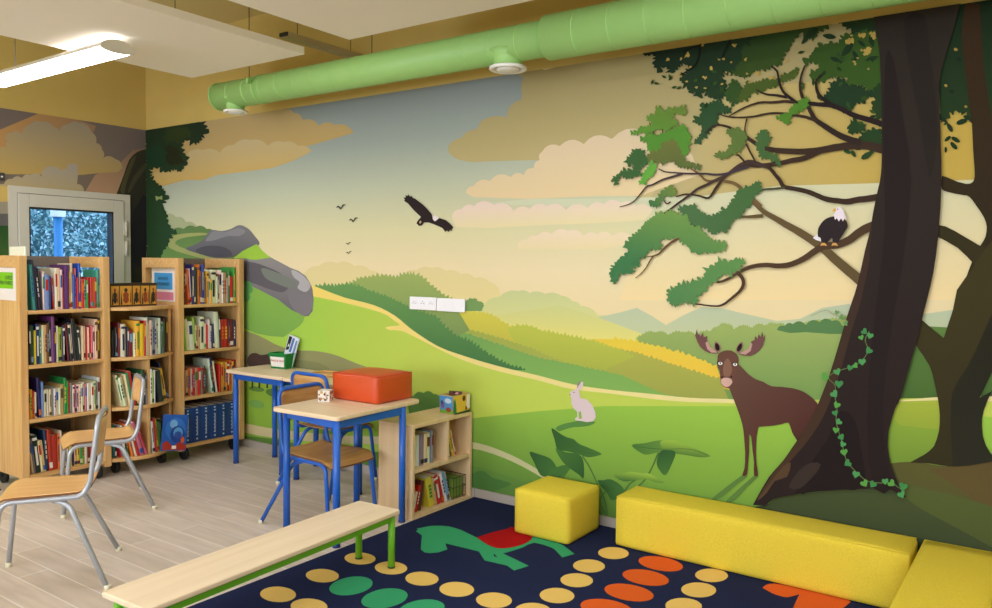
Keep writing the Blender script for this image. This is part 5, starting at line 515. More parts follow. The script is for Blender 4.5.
('R','tree_picture',[58,43,33],None,None,'5598,1988 5591,1985 5581,1981 5569,1977 5558,1973 5548,1968 5537,1964 5525,1959 5512,1955 5497,1952 5482,1950 5466,1949 5451,1948 5438,1945 5424,1943 5408,1940 5391,1938 5369,1936 5345,1935 5321,1935 5299,1935 5279,1936 5260,1939 5244,1941 5230,1942 5220,1942 5212,1941 5205,1938 5195,1934 5181,1926 5166,1917 5150,1906 5136,1895 5125,1884 5116,1873 5107,1861 5097,1848 5087,1834 5078,1818 5067,1804 5054,1794 5039,1792 5025,1796 5012,1802 4998,1806 4982,1810 4964,1813 4946,1816 4929,1817 4914,1816 4899,1813 4886,1810 4876,1808 4874,1814 4883,1816 4897,1820 4912,1824 4929,1826 4946,1825 4965,1822 4983,1819 5000,1816 5015,1811 5029,1806 5040,1803 5049,1804 5058,1812 5067,1826 5076,1842 5086,1857 5095,1869 5104,1882 5114,1894 5125,1906 5140,1918 5156,1930 5172,1941 5186,1949 5197,1954 5206,1958 5216,1960 5229,1961 5244,1960 5261,1958 5279,1956 5297,1955 5319,1955 5343,1956 5366,1958 5387,1960 5403,1962 5418,1965 5431,1968 5446,1971 5462,1973 5477,1974 5492,1976 5504,1979 5515,1982 5526,1987 5536,1992 5547,1997 5558,2002 5569,2007 5579,2011 5586,2014'),
('R','tree_picture',[39,29,29],None,None,'5840,2081 5831,2085 5819,2091 5805,2097 5790,2104 5774,2111 5755,2118 5735,2126 5718,2134 5702,2143 5689,2152 5677,2160 5665,2167 5653,2174 5642,2180 5630,2186 5619,2190 5607,2194 5594,2196 5581,2198 5567,2201 5554,2204 5542,2206 5530,2209 5518,2211 5508,2212 5497,2213 5487,2214 5476,2217 5466,2221 5458,2227 5449,2234 5441,2241 5430,2250 5418,2261 5407,2273 5397,2286 5390,2299 5384,2312 5380,2325 5376,2338 5374,2351 5372,2364 5370,2376 5367,2385 5361,2393 5353,2401 5345,2407 5340,2412 5344,2417 5350,2413 5358,2407 5367,2399 5375,2389 5379,2377 5382,2364 5384,2351 5387,2339 5391,2327 5395,2315 5400,2303 5407,2292 5416,2281 5427,2271 5438,2261 5449,2252 5457,2245 5465,2239 5472,2235 5479,2232 5487,2230 5496,2230 5507,2230 5518,2229 5530,2227 5543,2225 5555,2222 5568,2220 5581,2218 5595,2216 5609,2214 5622,2210 5636,2205 5648,2200 5660,2194 5673,2187 5686,2179 5698,2171 5711,2163 5725,2156 5741,2148 5760,2141 5779,2134 5796,2127 5812,2121 5826,2115 5838,2109 5847,2106'),
('R','tree_picture',[48,36,31],None,None,'5752,2005 5743,2008 5730,2013 5715,2018 5699,2025 5685,2032 5670,2040 5655,2049 5641,2059 5627,2068 5615,2078 5603,2087 5591,2096 5579,2106 5567,2115 5555,2125 5545,2135 5537,2146 5532,2156 5528,2165 5525,2173 5520,2181 5516,2190 5512,2198 5507,2208 5501,2218 5495,2229 5489,2242 5483,2254 5480,2265 5477,2276 5475,2287 5474,2299 5473,2312 5474,2325 5476,2338 5478,2351 5482,2365 5487,2379 5492,2392 5496,2400 5503,2397 5500,2388 5495,2375 5491,2361 5487,2348 5486,2335 5485,2323 5485,2310 5486,2298 5487,2288 5490,2278 5493,2268 5497,2258 5502,2247 5508,2236 5515,2225 5521,2215 5527,2206 5532,2197 5536,2189 5541,2181 5546,2172 5550,2164 5554,2157 5559,2150 5568,2142 5579,2134 5591,2125 5604,2116 5616,2107 5628,2098 5640,2090 5652,2081 5666,2073 5680,2065 5694,2058 5708,2052 5721,2046 5735,2042 5748,2038 5757,2036'),
('R','tree_picture',[58,43,33],None,None,'5559,2126 5551,2130 5539,2137 5526,2143 5514,2149 5503,2153 5491,2156 5478,2160 5465,2163 5450,2167 5435,2172 5420,2176 5405,2179 5389,2182 5373,2184 5356,2185 5340,2186 5322,2185 5305,2183 5286,2180 5268,2179 5249,2179 5230,2179 5211,2180 5193,2182 5177,2184 5162,2186 5147,2189 5132,2193 5117,2198 5103,2204 5090,2210 5081,2214 5082,2219 5092,2215 5104,2210 5119,2204 5134,2200 5148,2197 5162,2194 5177,2192 5193,2190 5211,2189 5229,2188 5248,2188 5266,2188 5284,2190 5302,2193 5320,2195 5338,2196 5356,2196 5372,2195 5389,2193 5405,2190 5421,2187 5437,2183 5452,2179 5466,2176 5480,2172 5492,2169 5505,2166 5517,2162 5531,2156 5544,2149 5556,2143 5564,2139'),
('R','tree_picture',[58,43,33],None,None,'5458,2224 5449,2226 5436,2229 5422,2232 5408,2235 5396,2235 5383,2235 5370,2235 5357,2236 5342,2237 5327,2240 5312,2241 5300,2242 5289,2242 5280,2241 5271,2239 5262,2238 5252,2236 5243,2233 5233,2231 5223,2228 5214,2224 5204,2221 5194,2217 5184,2213 5174,2208 5162,2202 5152,2197 5145,2193 5141,2198 5148,2202 5159,2208 5170,2214 5181,2219 5190,2224 5200,2228 5210,2232 5220,2236 5230,2239 5239,2242 5249,2245 5259,2247 5268,2249 5277,2251 5287,2253 5298,2253 5312,2253 5327,2251 5342,2249 5356,2248 5369,2248 5382,2248 5394,2248 5408,2248 5422,2246 5437,2243 5450,2240 5460,2238'),
('R','tree_picture',[44,33,29],None,None,'5420,2252 5412,2255 5400,2259 5386,2263 5374,2267 5362,2270 5349,2273 5337,2275 5326,2278 5317,2282 5309,2285 5303,2289 5296,2293 5289,2298 5282,2303 5276,2308 5272,2311 5274,2315 5279,2312 5285,2308 5292,2303 5299,2299 5306,2296 5312,2293 5319,2290 5327,2288 5338,2285 5350,2283 5362,2281 5375,2279 5388,2275 5402,2271 5414,2268 5423,2265'),
('R','tree_picture',[36,29,27],None,None,'5629,2186 5622,2192 5611,2200 5599,2210 5589,2219 5580,2228 5571,2237 5562,2247 5555,2259 5550,2272 5547,2286 5546,2299 5545,2310 5546,2318 5549,2325 5552,2330 5556,2334 5560,2339 5566,2344 5571,2348 5574,2350 5579,2344 5576,2341 5572,2337 5567,2332 5563,2327 5561,2323 5559,2319 5557,2314 5557,2308 5558,2298 5560,2287 5564,2275 5568,2264 5574,2256 5581,2248 5590,2240 5599,2232 5609,2224 5620,2215 5631,2208 5639,2202'),
('R','tree_picture',[58,43,33],None,None,'5840,1760 5831,1758 5818,1756 5804,1754 5790,1753 5779,1752 5768,1751 5758,1751 5749,1750 5739,1749 5729,1746 5717,1744 5705,1743 5693,1744 5681,1746 5670,1748 5660,1750 5650,1751 5641,1753 5633,1754 5624,1756 5616,1758 5608,1761 5600,1764 5591,1768 5581,1773 5570,1778 5560,1784 5550,1788 5540,1793 5530,1797 5521,1801 5510,1804 5500,1807 5488,1810 5477,1813 5465,1816 5453,1818 5440,1821 5427,1824 5415,1829 5406,1838 5400,1847 5396,1856 5393,1862 5389,1868 5384,1874 5379,1880 5374,1887 5368,1894 5362,1903 5356,1910 5351,1916 5346,1921 5342,1924 5337,1927 5330,1930 5318,1934 5303,1938 5288,1941 5278,1944 5279,1958 5290,1956 5305,1953 5321,1949 5334,1945 5343,1941 5350,1938 5356,1933 5362,1928 5369,1921 5375,1913 5382,1904 5387,1897 5393,1891 5398,1885 5403,1879 5408,1872 5413,1863 5417,1856 5420,1850 5425,1846 5432,1843 5443,1841 5455,1839 5468,1836 5480,1833 5492,1831 5503,1828 5515,1825 5526,1821 5537,1818 5547,1814 5558,1809 5568,1804 5579,1799 5589,1794 5598,1789 5606,1786 5613,1784 5620,1782 5627,1780 5635,1779 5643,1777 5652,1776 5662,1775 5672,1773 5683,1771 5693,1770 5703,1770 5712,1771 5722,1773 5733,1775 5744,1777 5755,1779 5765,1779 5775,1780 5786,1781 5799,1783 5813,1785 5826,1787 5835,1788'),
('R','tree_picture',[72,72,52],None,None,'5425,1827 5416,1826 5403,1826 5388,1825 5374,1825 5360,1824 5347,1824 5334,1824 5322,1823 5312,1819 5303,1815 5294,1810 5285,1805 5277,1802 5270,1799 5263,1795 5255,1792 5246,1789 5236,1786 5226,1783 5217,1779 5207,1774 5198,1767 5188,1760 5178,1752 5167,1742 5156,1731 5146,1721 5139,1714 5133,1719 5140,1726 5151,1736 5162,1748 5173,1758 5183,1766 5192,1774 5202,1781 5212,1787 5223,1791 5233,1795 5243,1798 5252,1801 5259,1804 5266,1807 5273,1810 5280,1814 5289,1819 5298,1824 5308,1829 5319,1833 5332,1834 5346,1835 5359,1835 5373,1835 5387,1836 5402,1837 5415,1838 5424,1838'),
('R','tree_picture',[66,50,46],None,None,'5329,1929 5315,1935 5295,1944 5274,1952 5257,1957 5247,1958 5240,1957 5232,1955 5224,1951 5214,1947 5205,1942 5196,1936 5186,1930 5175,1923 5164,1914 5152,1906 5140,1898 5128,1893 5117,1888 5105,1885 5094,1881 5081,1876 5068,1870 5055,1864 5042,1859 5030,1854 5018,1850 5007,1846 4996,1841 4985,1834 4973,1826 4962,1817 4949,1808 4936,1800 4923,1792 4910,1784 4896,1775 4880,1764 4863,1753 4846,1741 4830,1731 4815,1721 4799,1712 4785,1703 4776,1697 4773,1693 4773,1691 4775,1688 4776,1685 4769,1682 4768,1684 4765,1688 4764,1695 4769,1703 4779,1710 4793,1719 4809,1729 4824,1739 4840,1749 4857,1761 4873,1773 4889,1784 4903,1793 4917,1802 4929,1810 4942,1818 4954,1827 4965,1836 4977,1845 4989,1852 5001,1858 5013,1863 5024,1867 5036,1871 5049,1877 5061,1883 5074,1889 5087,1894 5099,1899 5110,1903 5121,1907 5132,1912 5142,1919 5153,1927 5164,1936 5175,1944 5185,1951 5195,1957 5205,1963 5215,1967 5225,1971 5234,1975 5245,1977 5260,1976 5279,1970 5301,1961 5321,1952 5335,1947'),
('R','tree_picture',[63,52,60],None,None,'5252,1936 5243,1934 5231,1931 5217,1928 5203,1924 5189,1921 5174,1916 5158,1912 5142,1909 5126,1907 5110,1906 5095,1907 5080,1907 5066,1909 5054,1911 5042,1914 5027,1916 5008,1917 4987,1918 4964,1919 4943,1921 4922,1923 4902,1926 4884,1928 4866,1931 4851,1933 4836,1935 4823,1937 4810,1940 4799,1944 4789,1950 4781,1955 4776,1958 4779,1963 4784,1959 4792,1955 4802,1950 4812,1946 4823,1944 4836,1942 4851,1940 4867,1939 4884,1936 4903,1934 4923,1932 4943,1930 4964,1929 4986,1928 5008,1927 5027,1926 5043,1924 5055,1922 5067,1920 5079,1919 5094,1918 5109,1918 5124,1919 5139,1921 5154,1924 5169,1928 5184,1933 5198,1938 5212,1941 5227,1945 5239,1948 5247,1950'),
('R','tree_picture',[71,57,59],None,None,'4912,1921 4903,1919 4889,1916 4873,1913 4858,1909 4844,1906 4830,1904 4817,1901 4803,1897 4789,1892 4775,1886 4760,1879 4747,1874 4737,1872 4728,1871 4721,1869 4714,1866 4706,1860 4698,1851 4690,1841 4681,1832 4673,1823 4664,1813 4656,1804 4646,1796 4636,1789 4626,1784 4615,1780 4604,1776 4592,1773 4578,1770 4565,1768 4557,1767 4556,1771 4564,1773 4577,1775 4590,1778 4602,1781 4613,1785 4623,1789 4632,1795 4642,1801 4650,1809 4658,1818 4666,1827 4675,1837 4683,1846 4691,1856 4700,1866 4709,1873 4718,1878 4726,1879 4734,1881 4743,1883 4755,1888 4769,1895 4784,1901 4799,1907 4813,1911 4827,1914 4841,1917 4854,1920 4869,1924 4885,1928 4899,1931 4908,1933'),
('R','tree_picture',[58,43,33],None,None,'5199,2129 5204,2120 5210,2106 5218,2092 5225,2078 5231,2066 5237,2053 5244,2041 5251,2027 5260,2010 5271,1991 5280,1974 5287,1962 5279,1958 5273,1970 5263,1988 5252,2007 5243,2024 5236,2038 5230,2050 5223,2062 5217,2075 5210,2088 5202,2103 5196,2116 5191,2126'),
('R','tree_picture',[58,43,33],None,None,'5230,1955 5226,1961 5219,1970 5212,1979 5205,1986 5201,1992 5197,1996 5194,1998 5187,2001 5178,2004 5166,2006 5152,2008 5138,2010 5122,2012 5104,2013 5088,2014 5077,2015 5077,2021 5088,2020 5104,2020 5122,2019 5138,2017 5152,2016 5166,2014 5179,2012 5189,2009 5197,2006 5203,2002 5207,1997 5212,1992 5219,1985 5227,1976 5234,1967 5238,1961'),
('R','tree_picture',[58,43,33],None,None,'5237,2176 5235,2167 5232,2153 5229,2138 5228,2124 5229,2111 5231,2097 5233,2084 5234,2076 5228,2075 5226,2084 5224,2097 5222,2111 5221,2125 5222,2140 5225,2155 5227,2169 5229,2178'),
('R','tree_picture',[75,57,51],None,None,'4851,1783 4847,1780 4841,1776 4834,1773 4825,1773 4818,1779 4812,1787 4806,1795 4801,1801 4796,1803 4790,1805 4785,1806 4781,1807 4781,1812 4785,1811 4791,1811 4798,1809 4806,1805 4812,1799 4818,1790 4824,1783 4828,1780 4831,1780 4836,1783 4842,1787 4846,1789'),
('R','tree_picture',[97,71,49],None,None,'4900,1593 4892,1589 4881,1583 4868,1575 4857,1569 4848,1562 4840,1556 4833,1550 4825,1544 4817,1536 4808,1528 4800,1519 4791,1512 4782,1507 4773,1505 4765,1503 4758,1497 4750,1487 4741,1473 4733,1458 4725,1445 4717,1435 4710,1427 4703,1420 4696,1412 4687,1404 4676,1397 4667,1390 4661,1385 4658,1389 4664,1393 4673,1400 4683,1408 4691,1416 4699,1423 4705,1431 4712,1439 4719,1448 4726,1461 4734,1476 4743,1491 4751,1502 4761,1510 4770,1513 4778,1516 4785,1519 4793,1526 4801,1534 4809,1543 4817,1551 4825,1558 4833,1565 4841,1571 4850,1578 4861,1585 4874,1593 4885,1599 4893,1604'),
('R','tree_picture',[97,71,49],None,None,'4761,1501 4753,1501 4743,1500 4731,1499 4721,1497 4713,1495 4705,1492 4698,1489 4693,1487 4691,1490 4696,1493 4703,1496 4711,1499 4720,1502 4730,1504 4742,1506 4752,1508 4760,1509'),
('R','tree_picture',[76,57,40],None,None,'5824,1625 5818,1623 5809,1621 5801,1618 5793,1614 5785,1610 5778,1605 5770,1600 5762,1594 5755,1589 5747,1582 5738,1574 5727,1567 5714,1560 5701,1554 5686,1548 5671,1543 5656,1541 5641,1541 5629,1541 5619,1540 5609,1537 5600,1532 5589,1526 5579,1519 5569,1512 5558,1504 5547,1496 5534,1487 5520,1479 5504,1471 5488,1464 5472,1458 5456,1453 5440,1450 5424,1449 5408,1448 5393,1448 5378,1450 5364,1452 5351,1453 5337,1453 5322,1452 5308,1451 5295,1449 5282,1446 5270,1443 5259,1439 5248,1435 5237,1430 5226,1424 5215,1417 5204,1411 5194,1405 5184,1398 5174,1392 5163,1386 5152,1381 5139,1376 5127,1372 5116,1370 5105,1370 5095,1371 5086,1373 5077,1376 5067,1381 5058,1387 5050,1393 5044,1397 5049,1403 5054,1399 5063,1394 5072,1388 5080,1384 5088,1382 5096,1381 5105,1381 5114,1382 5124,1384 5135,1388 5146,1393 5157,1398 5167,1404 5176,1410 5185,1417 5195,1424 5206,1431 5217,1438 5228,1445 5240,1451 5252,1456 5264,1461 5277,1465 5291,1468 5305,1471 5320,1473 5335,1474 5350,1475 5366,1474 5380,1473 5394,1472 5407,1472 5421,1473 5436,1475 5450,1478 5464,1482 5478,1488 5493,1495 5507,1503 5520,1511 5531,1519 5541,1527 5552,1536 5563,1544 5574,1552 5585,1559 5597,1565 5611,1571 5626,1573 5640,1574 5652,1574 5663,1576 5675,1580 5687,1585 5699,1592 5710,1598 5718,1604 5725,1610 5732,1617 5741,1625 5749,1631 5758,1637 5767,1644 5776,1649 5786,1654 5796,1658 5805,1662 5810,1664'),
('R','tree_picture',[74,55,42],None,None,'5217,1430 5222,1424 5229,1417 5238,1407 5244,1397 5247,1387 5247,1376 5247,1366 5244,1357 5241,1348 5236,1339 5230,1331 5223,1324 5215,1316 5206,1308 5197,1300 5187,1293 5178,1285 5167,1276 5157,1268 5146,1261 5137,1257 5128,1253 5119,1251 5108,1250 5094,1250 5078,1250 5062,1252 5045,1253 5025,1255 5003,1257 4984,1260 4970,1261 4971,1268 4985,1266 5004,1264 5026,1263 5045,1261 5062,1260 5079,1259 5094,1259 5107,1259 5117,1261 5125,1263 5132,1266 5140,1271 5150,1277 5159,1285 5169,1294 5179,1303 5188,1311 5197,1318 5205,1326 5212,1333 5218,1341 5223,1348 5226,1354 5229,1361 5230,1368 5230,1376 5229,1384 5227,1390 5223,1396 5216,1404 5208,1411 5203,1416'),
('R','tree_picture',[58,43,33],None,None,'4723,2205 4727,2197 4731,2185 4737,2173 4741,2162 4745,2153 4748,2146 4751,2139 4753,2135 4748,2133 4746,2138 4743,2144 4740,2152 4736,2161 4731,2171 4726,2184 4721,2196 4718,2204'),
('R','tree_picture',[58,43,33],None,None,'4796,2203 4797,2190 4797,2172 4798,2153 4798,2141 4792,2141 4792,2154 4792,2172 4791,2191 4791,2203'),
('R','tree_picture',[58,43,33],None,None,'4819,2201 4818,2188 4817,2170 4815,2152 4815,2139 4809,2140 4810,2152 4811,2171 4812,2189 4813,2201'),
('R','tree_picture',[27,24,22],None,None,'4994,2572 4992,2563 4990,2548 4988,2531 4984,2515 4980,2502 4976,2489 4970,2477 4963,2467 4954,2459 4942,2452 4931,2447 4920,2442 4909,2437 4898,2433 4889,2430 4882,2427 4880,2431 4887,2434 4896,2437 4907,2442 4917,2447 4927,2452 4939,2458 4949,2464 4958,2472 4964,2481 4969,2493 4973,2505 4976,2518 4979,2533 4981,2550 4983,2566 4984,2572'),
('R','tree_picture',[27,24,22],None,None,'5146,2570 5142,2562 5135,2550 5128,2537 5122,2525 5115,2513 5108,2500 5101,2488 5097,2480 5093,2482 5097,2491 5103,2503 5110,2516 5116,2529 5122,2541 5129,2554 5135,2566 5138,2572 5142,2572'),
('R','tree_picture',[27,24,22],None,None,'4990,2562 4979,2561 4962,2558 4943,2555 4927,2552 4914,2549 4902,2545 4892,2541 4885,2539 4883,2542 4890,2544 4900,2548 4912,2553 4925,2557 4941,2560 4960,2563 4977,2566 4988,2568'),
('R','tree_canopy_picture',[97,127,52],[89,137,52],[4769,2278,4716,2147],'4616,2152 4609,2169 4611,2175 4619,2171 4635,2157 4629,2170 4632,2176 4638,2173 4651,2165 4653,2172 4657,2179 4663,2180 4665,2189 4672,2192 4678,2191 4690,2183 4690,2188 4694,2189 4697,2189 4704,2181 4707,2190 4714,2193 4721,2192 4733,2186 4730,2198 4728,2210 4719,2214 4701,2214 4712,2229 4700,2225 4706,2245 4711,2242 4722,2229 4720,2246 4726,2253 4735,2248 4751,2237 4749,2257 4754,2270 4749,2279 4758,2293 4765,2276 4771,2288 4778,2289 4782,2283 4782,2271 4798,2269 4790,2260 4798,2258 4800,2258 4805,2258 4813,2263 4823,2279 4846,2263 4851,2270 4860,2280 4866,2261 4871,2265 4877,2268 4883,2266 4899,2282 4905,2262 4910,2277 4916,2280 4918,2273 4915,2254 4924,2248 4926,2240 4924,2234 4911,2226 4920,2223 4922,2219 4919,2217 4916,2223 4910,2220 4904,2222 4900,2225 4894,2231 4888,2228 4882,2228 4878,2234 4873,2235 4852,2239 4860,2228 4859,2220 4851,2219 4839,2217 4847,2212 4856,2204 4861,2211 4867,2210 4870,2207 4875,2195 4883,2175 4856,2181 4864,2173 4861,2167 4856,2169 4848,2172 4839,2160 4828,2162 4825,2154 4814,2152 4806,2153 4793,2167 4787,2163 4781,2157 4774,2168 4771,2163 4767,2163 4763,2164 4757,2165 4755,2160 4751,2160 4747,2160 4742,2159 4730,2152 4719,2157 4717,2140 4708,2135 4699,2141 4683,2161 4677,2147 4666,2158 4654,2137 4643,2153 4641,2146 4636,2145 4632,2147 4626,2153 4618,2143'),
('R','tree_canopy_picture',[82,135,50],None,None,'4669,2117 4667,2136 4672,2142 4680,2135 4691,2125 4693,2137 4702,2141 4710,2138 4721,2137 4721,2152 4728,2156 4735,2152 4748,2133 4750,2143 4753,2145 4757,2142 4763,2132 4772,2137 4779,2133 4782,2144 4789,2146 4796,2142 4805,2142 4813,2152 4832,2145 4827,2156 4829,2160 4835,2160 4849,2153 4849,2169 4859,2160 4861,2172 4865,2175 4869,2171 4875,2165 4877,2174 4883,2176 4888,2173 4895,2167 4898,2181 4904,2185 4910,2179 4920,2162 4933,2160 4924,2147 4935,2143 4934,2136 4945,2132 4943,2124 4959,2109 4941,2105 4951,2100 4952,2097 4949,2094 4937,2091 4957,2079 4933,2063 4941,2055 4950,2045 4939,2041 4937,2032 4935,2021 4920,2023 4920,2003 4911,1998 4903,2005 4889,2029 4883,2024 4876,2020 4870,2019 4868,2007 4856,2008 4855,2013 4855,2022 4846,2017 4840,2019 4838,2023 4838,2036 4826,2028 4817,2030 4814,2037 4808,2051 4800,2037 4788,2043 4789,2033 4785,2030 4781,2033 4773,2034 4751,2027 4744,2046 4737,2040 4729,2041 4725,2046 4722,2061 4717,2055 4712,2056 4710,2059 4708,2063 4712,2061 4708,2080 4710,2084 4709,2086 4708,2107 4688,2098 4690,2123 4678,2109 4670,2108 4668,2117'),
('R','tree_canopy_picture',[105,109,56],[87,103,54],[4884,2093,4888,1959],'4803,2092 4809,2100 4818,2101 4825,2098 4836,2098 4841,2110 4849,2113 4856,2107 4867,2091 4886,2092 4877,2078 4892,2063 4896,2050 4905,2041 4900,2028 4908,2023 4917,2019 4909,2006 4929,2004 4924,1988 4945,1990 4954,1980 4962,1983 4970,1979 4976,1975 4982,1962 4987,1974 4992,1976 4995,1971 5000,1957 5005,1964 5012,1965 5014,1962 5006,1959 5001,1935 4983,1950 4984,1943 4976,1942 4973,1944 4968,1957 4962,1954 4954,1945 4949,1960 4936,1942 4929,1960 4920,1949 4913,1962 4906,1959 4898,1953 4892,1962 4884,1959 4881,1970 4863,1977 4867,1993 4847,1989 4835,1995 4830,1990 4824,1987 4817,1989 4799,1973 4782,1997 4765,1984 4753,2000 4746,1991 4736,1990 4729,1995 4716,2001 4689,1999 4701,2026 4699,2031 4711,2030 4711,2040 4716,2044 4722,2042 4729,2041 4728,2049 4731,2051 4735,2050 4741,2044 4738,2061 4741,2067 4747,2062 4764,2043 4769,2053 4769,2064 4788,2062 4788,2071 4789,2080 4792,2087 4788,2102'),
('R','tree_canopy_picture',[60,95,53],None,None,'4656,2071 4674,2073 4678,2061 4701,2064 4694,2040 4705,2035 4699,2024 4708,2023 4714,2017 4716,2011 4713,2006 4720,1997 4718,1989 4710,1984 4696,1984 4695,1977 4693,1970 4680,1976 4683,1966 4677,1959 4670,1957 4655,1959 4663,1956 4672,1955 4674,1948 4678,1939 4687,1944 4693,1943 4695,1938 4689,1931 4686,1926 4683,1920 4673,1934 4664,1927 4653,1922 4641,1929 4626,1911 4617,1923 4614,1918 4610,1918 4607,1919 4602,1922 4592,1909 4587,1927 4576,1918 4568,1939 4557,1929 4558,1918 4545,1918 4551,1911 4550,1908 4546,1907 4540,1905 4554,1890 4516,1884 4519,1893 4525,1907 4509,1903 4501,1907 4503,1914 4517,1930 4510,1932 4514,1936 4519,1937 4533,1932 4531,1939 4536,1944 4541,1946 4548,1947 4555,1954 4561,1967 4572,1958 4571,1977 4576,1983 4584,1976 4598,1956 4598,1971 4605,1975 4612,1971 4630,1960 4630,1968 4624,1984 4637,1979 4630,1991 4629,1991 4619,1995 4619,1982 4611,1977 4600,1983 4599,1996 4590,2003 4570,2007 4592,2018 4593,2038 4613,2032 4605,2043 4605,2047 4611,2046 4619,2044 4616,2058 4627,2054 4620,2068 4621,2074 4629,2072 4643,2066 4641,2071 4644,2074 4647,2075'),
('R','tree_canopy_picture',[95,157,62],None,None,'4727,1991 4732,2005 4739,2008 4744,2001 4750,1985 4757,1989 4766,1988 4773,1986 4764,1981 4766,1974 4769,1966 4763,1962 4758,1944 4749,1935 4751,1928 4747,1922 4743,1918 4727,1920 4727,1912 4720,1906 4714,1903 4704,1900 4712,1885 4710,1877 4701,1879 4684,1888 4677,1884 4668,1881 4670,1890 4664,1897 4665,1903 4669,1905 4684,1905 4676,1911 4676,1916 4681,1917 4688,1919 4683,1934 4693,1936 4688,1941 4689,1945 4692,1946 4697,1949 4697,1960 4711,1960 4709,1966 4709,1973 4721,1973 4721,1985'),
('R','tree_canopy_picture',[106,129,62],[65,110,65],[4863,1858,4754,1768],'4843,1874 4859,1874 4856,1856 4875,1858 4870,1840 4879,1843 4885,1839 4882,1834 4875,1831 4877,1821 4873,1816 4866,1816 4856,1818 4854,1811 4848,1809 4843,1809 4831,1821 4828,1816 4824,1812 4817,1818 4816,1811 4812,1809 4809,1811 4803,1814 4811,1799 4811,1791 4802,1790 4791,1787 4796,1778 4795,1771 4791,1766 4772,1761 4774,1753 4769,1753 4766,1764 4751,1760 4747,1770 4741,1763 4736,1764 4734,1768 4731,1775 4725,1791 4729,1800 4740,1799 4760,1792 4765,1810 4782,1811 4774,1832 4792,1829 4789,1839 4794,1847 4802,1849 4816,1849 4811,1858 4813,1863 4818,1863 4833,1858 4831,1864 4834,1868 4838,1870'),
('R','tree_canopy_picture',[73,107,65],[68,103,59],[5001,1740,5205,1783],'4886,1744 4888,1750 4889,1757 4898,1748 4894,1764 4897,1769 4903,1765 4915,1756 4917,1768 4926,1771 4933,1766 4945,1761 4951,1766 4959,1770 4967,1763 4977,1778 4988,1760 4996,1762 4989,1749 4998,1744 5009,1738 5012,1729 5019,1727 5024,1732 5026,1721 5030,1725 5035,1724 5038,1721 5042,1711 5058,1715 5072,1705 5073,1717 5078,1721 5082,1717 5089,1713 5092,1722 5098,1725 5104,1723 5114,1717 5102,1729 5124,1733 5113,1740 5120,1755 5127,1750 5138,1740 5148,1746 5148,1757 5158,1760 5157,1766 5158,1773 5168,1771 5164,1781 5167,1788 5172,1791 5187,1792 5178,1800 5178,1806 5184,1807 5191,1811 5191,1826 5200,1831 5205,1839 5213,1833 5212,1841 5215,1844 5219,1842 5228,1835 5236,1856 5252,1844 5258,1851 5266,1849 5266,1855 5267,1862 5277,1857 5280,1864 5285,1871 5296,1865 5296,1872 5301,1875 5305,1877 5299,1869 5309,1866 5311,1860 5309,1855 5309,1848 5315,1847 5317,1843 5316,1840 5311,1835 5319,1827 5320,1822 5315,1821 5301,1823 5306,1815 5303,1808 5299,1805 5281,1804 5281,1796 5282,1786 5274,1781 5274,1772 5272,1762 5265,1756 5260,1740 5240,1741 5237,1732 5235,1720 5224,1717 5224,1710 5223,1702 5216,1701 5215,1687 5200,1694 5201,1689 5199,1687 5197,1686 5186,1690 5184,1683 5183,1673 5174,1675 5176,1669 5174,1666 5171,1665 5167,1661 5165,1639 5147,1641 5155,1627 5146,1617 5137,1620 5121,1633 5113,1621 5100,1625 5099,1619 5096,1613 5088,1615 5081,1614 5070,1614 5066,1626 5050,1625 5050,1645 5043,1644 5033,1640 5031,1652 5024,1650 5014,1647 5007,1651 4987,1644 4982,1665 4973,1652 4966,1651 4964,1658 4962,1675 4957,1677 4956,1687 4947,1692 4932,1694 4929,1704 4920,1703 4914,1707 4912,1713 4914,1727 4899,1726 4903,1742 4895,1737 4891,1738 4890,1742'),
('R','tree_canopy_picture',[67,99,54],None,None,'5287,2096 5289,2106 5299,2099 5298,2111 5304,2117 5311,2115 5320,2117 5334,2114 5331,2104 5338,2105 5342,2102 5342,2098 5337,2088 5341,2088 5344,2085 5345,2082 5342,2075 5355,2080 5361,2078 5358,2072 5350,2070 5349,2062 5348,2052 5341,2049 5340,2042 5342,2030 5326,2036 5324,2029 5325,2019 5327,2020 5327,2008 5335,2013 5343,2010 5347,2005 5355,2001 5363,2000 5366,1992 5374,1999 5382,1998 5385,1992 5387,1974 5400,1966 5398,1954 5405,1948 5403,1942 5397,1929 5390,1930 5388,1936 5387,1950 5382,1945 5378,1946 5377,1949 5376,1961 5356,1957 5350,1975 5346,1973 5341,1971 5339,1975 5335,1971 5331,1972 5328,1975 5323,1979 5309,1967 5310,1990 5303,1984 5297,1985 5292,1994 5302,2001 5295,2003 5293,2006 5295,2009 5297,2014 5286,2017 5282,2024 5285,2029 5285,2038 5274,2052 5290,2061 5285,2070 5273,2081 5290,2088 5278,2096'),
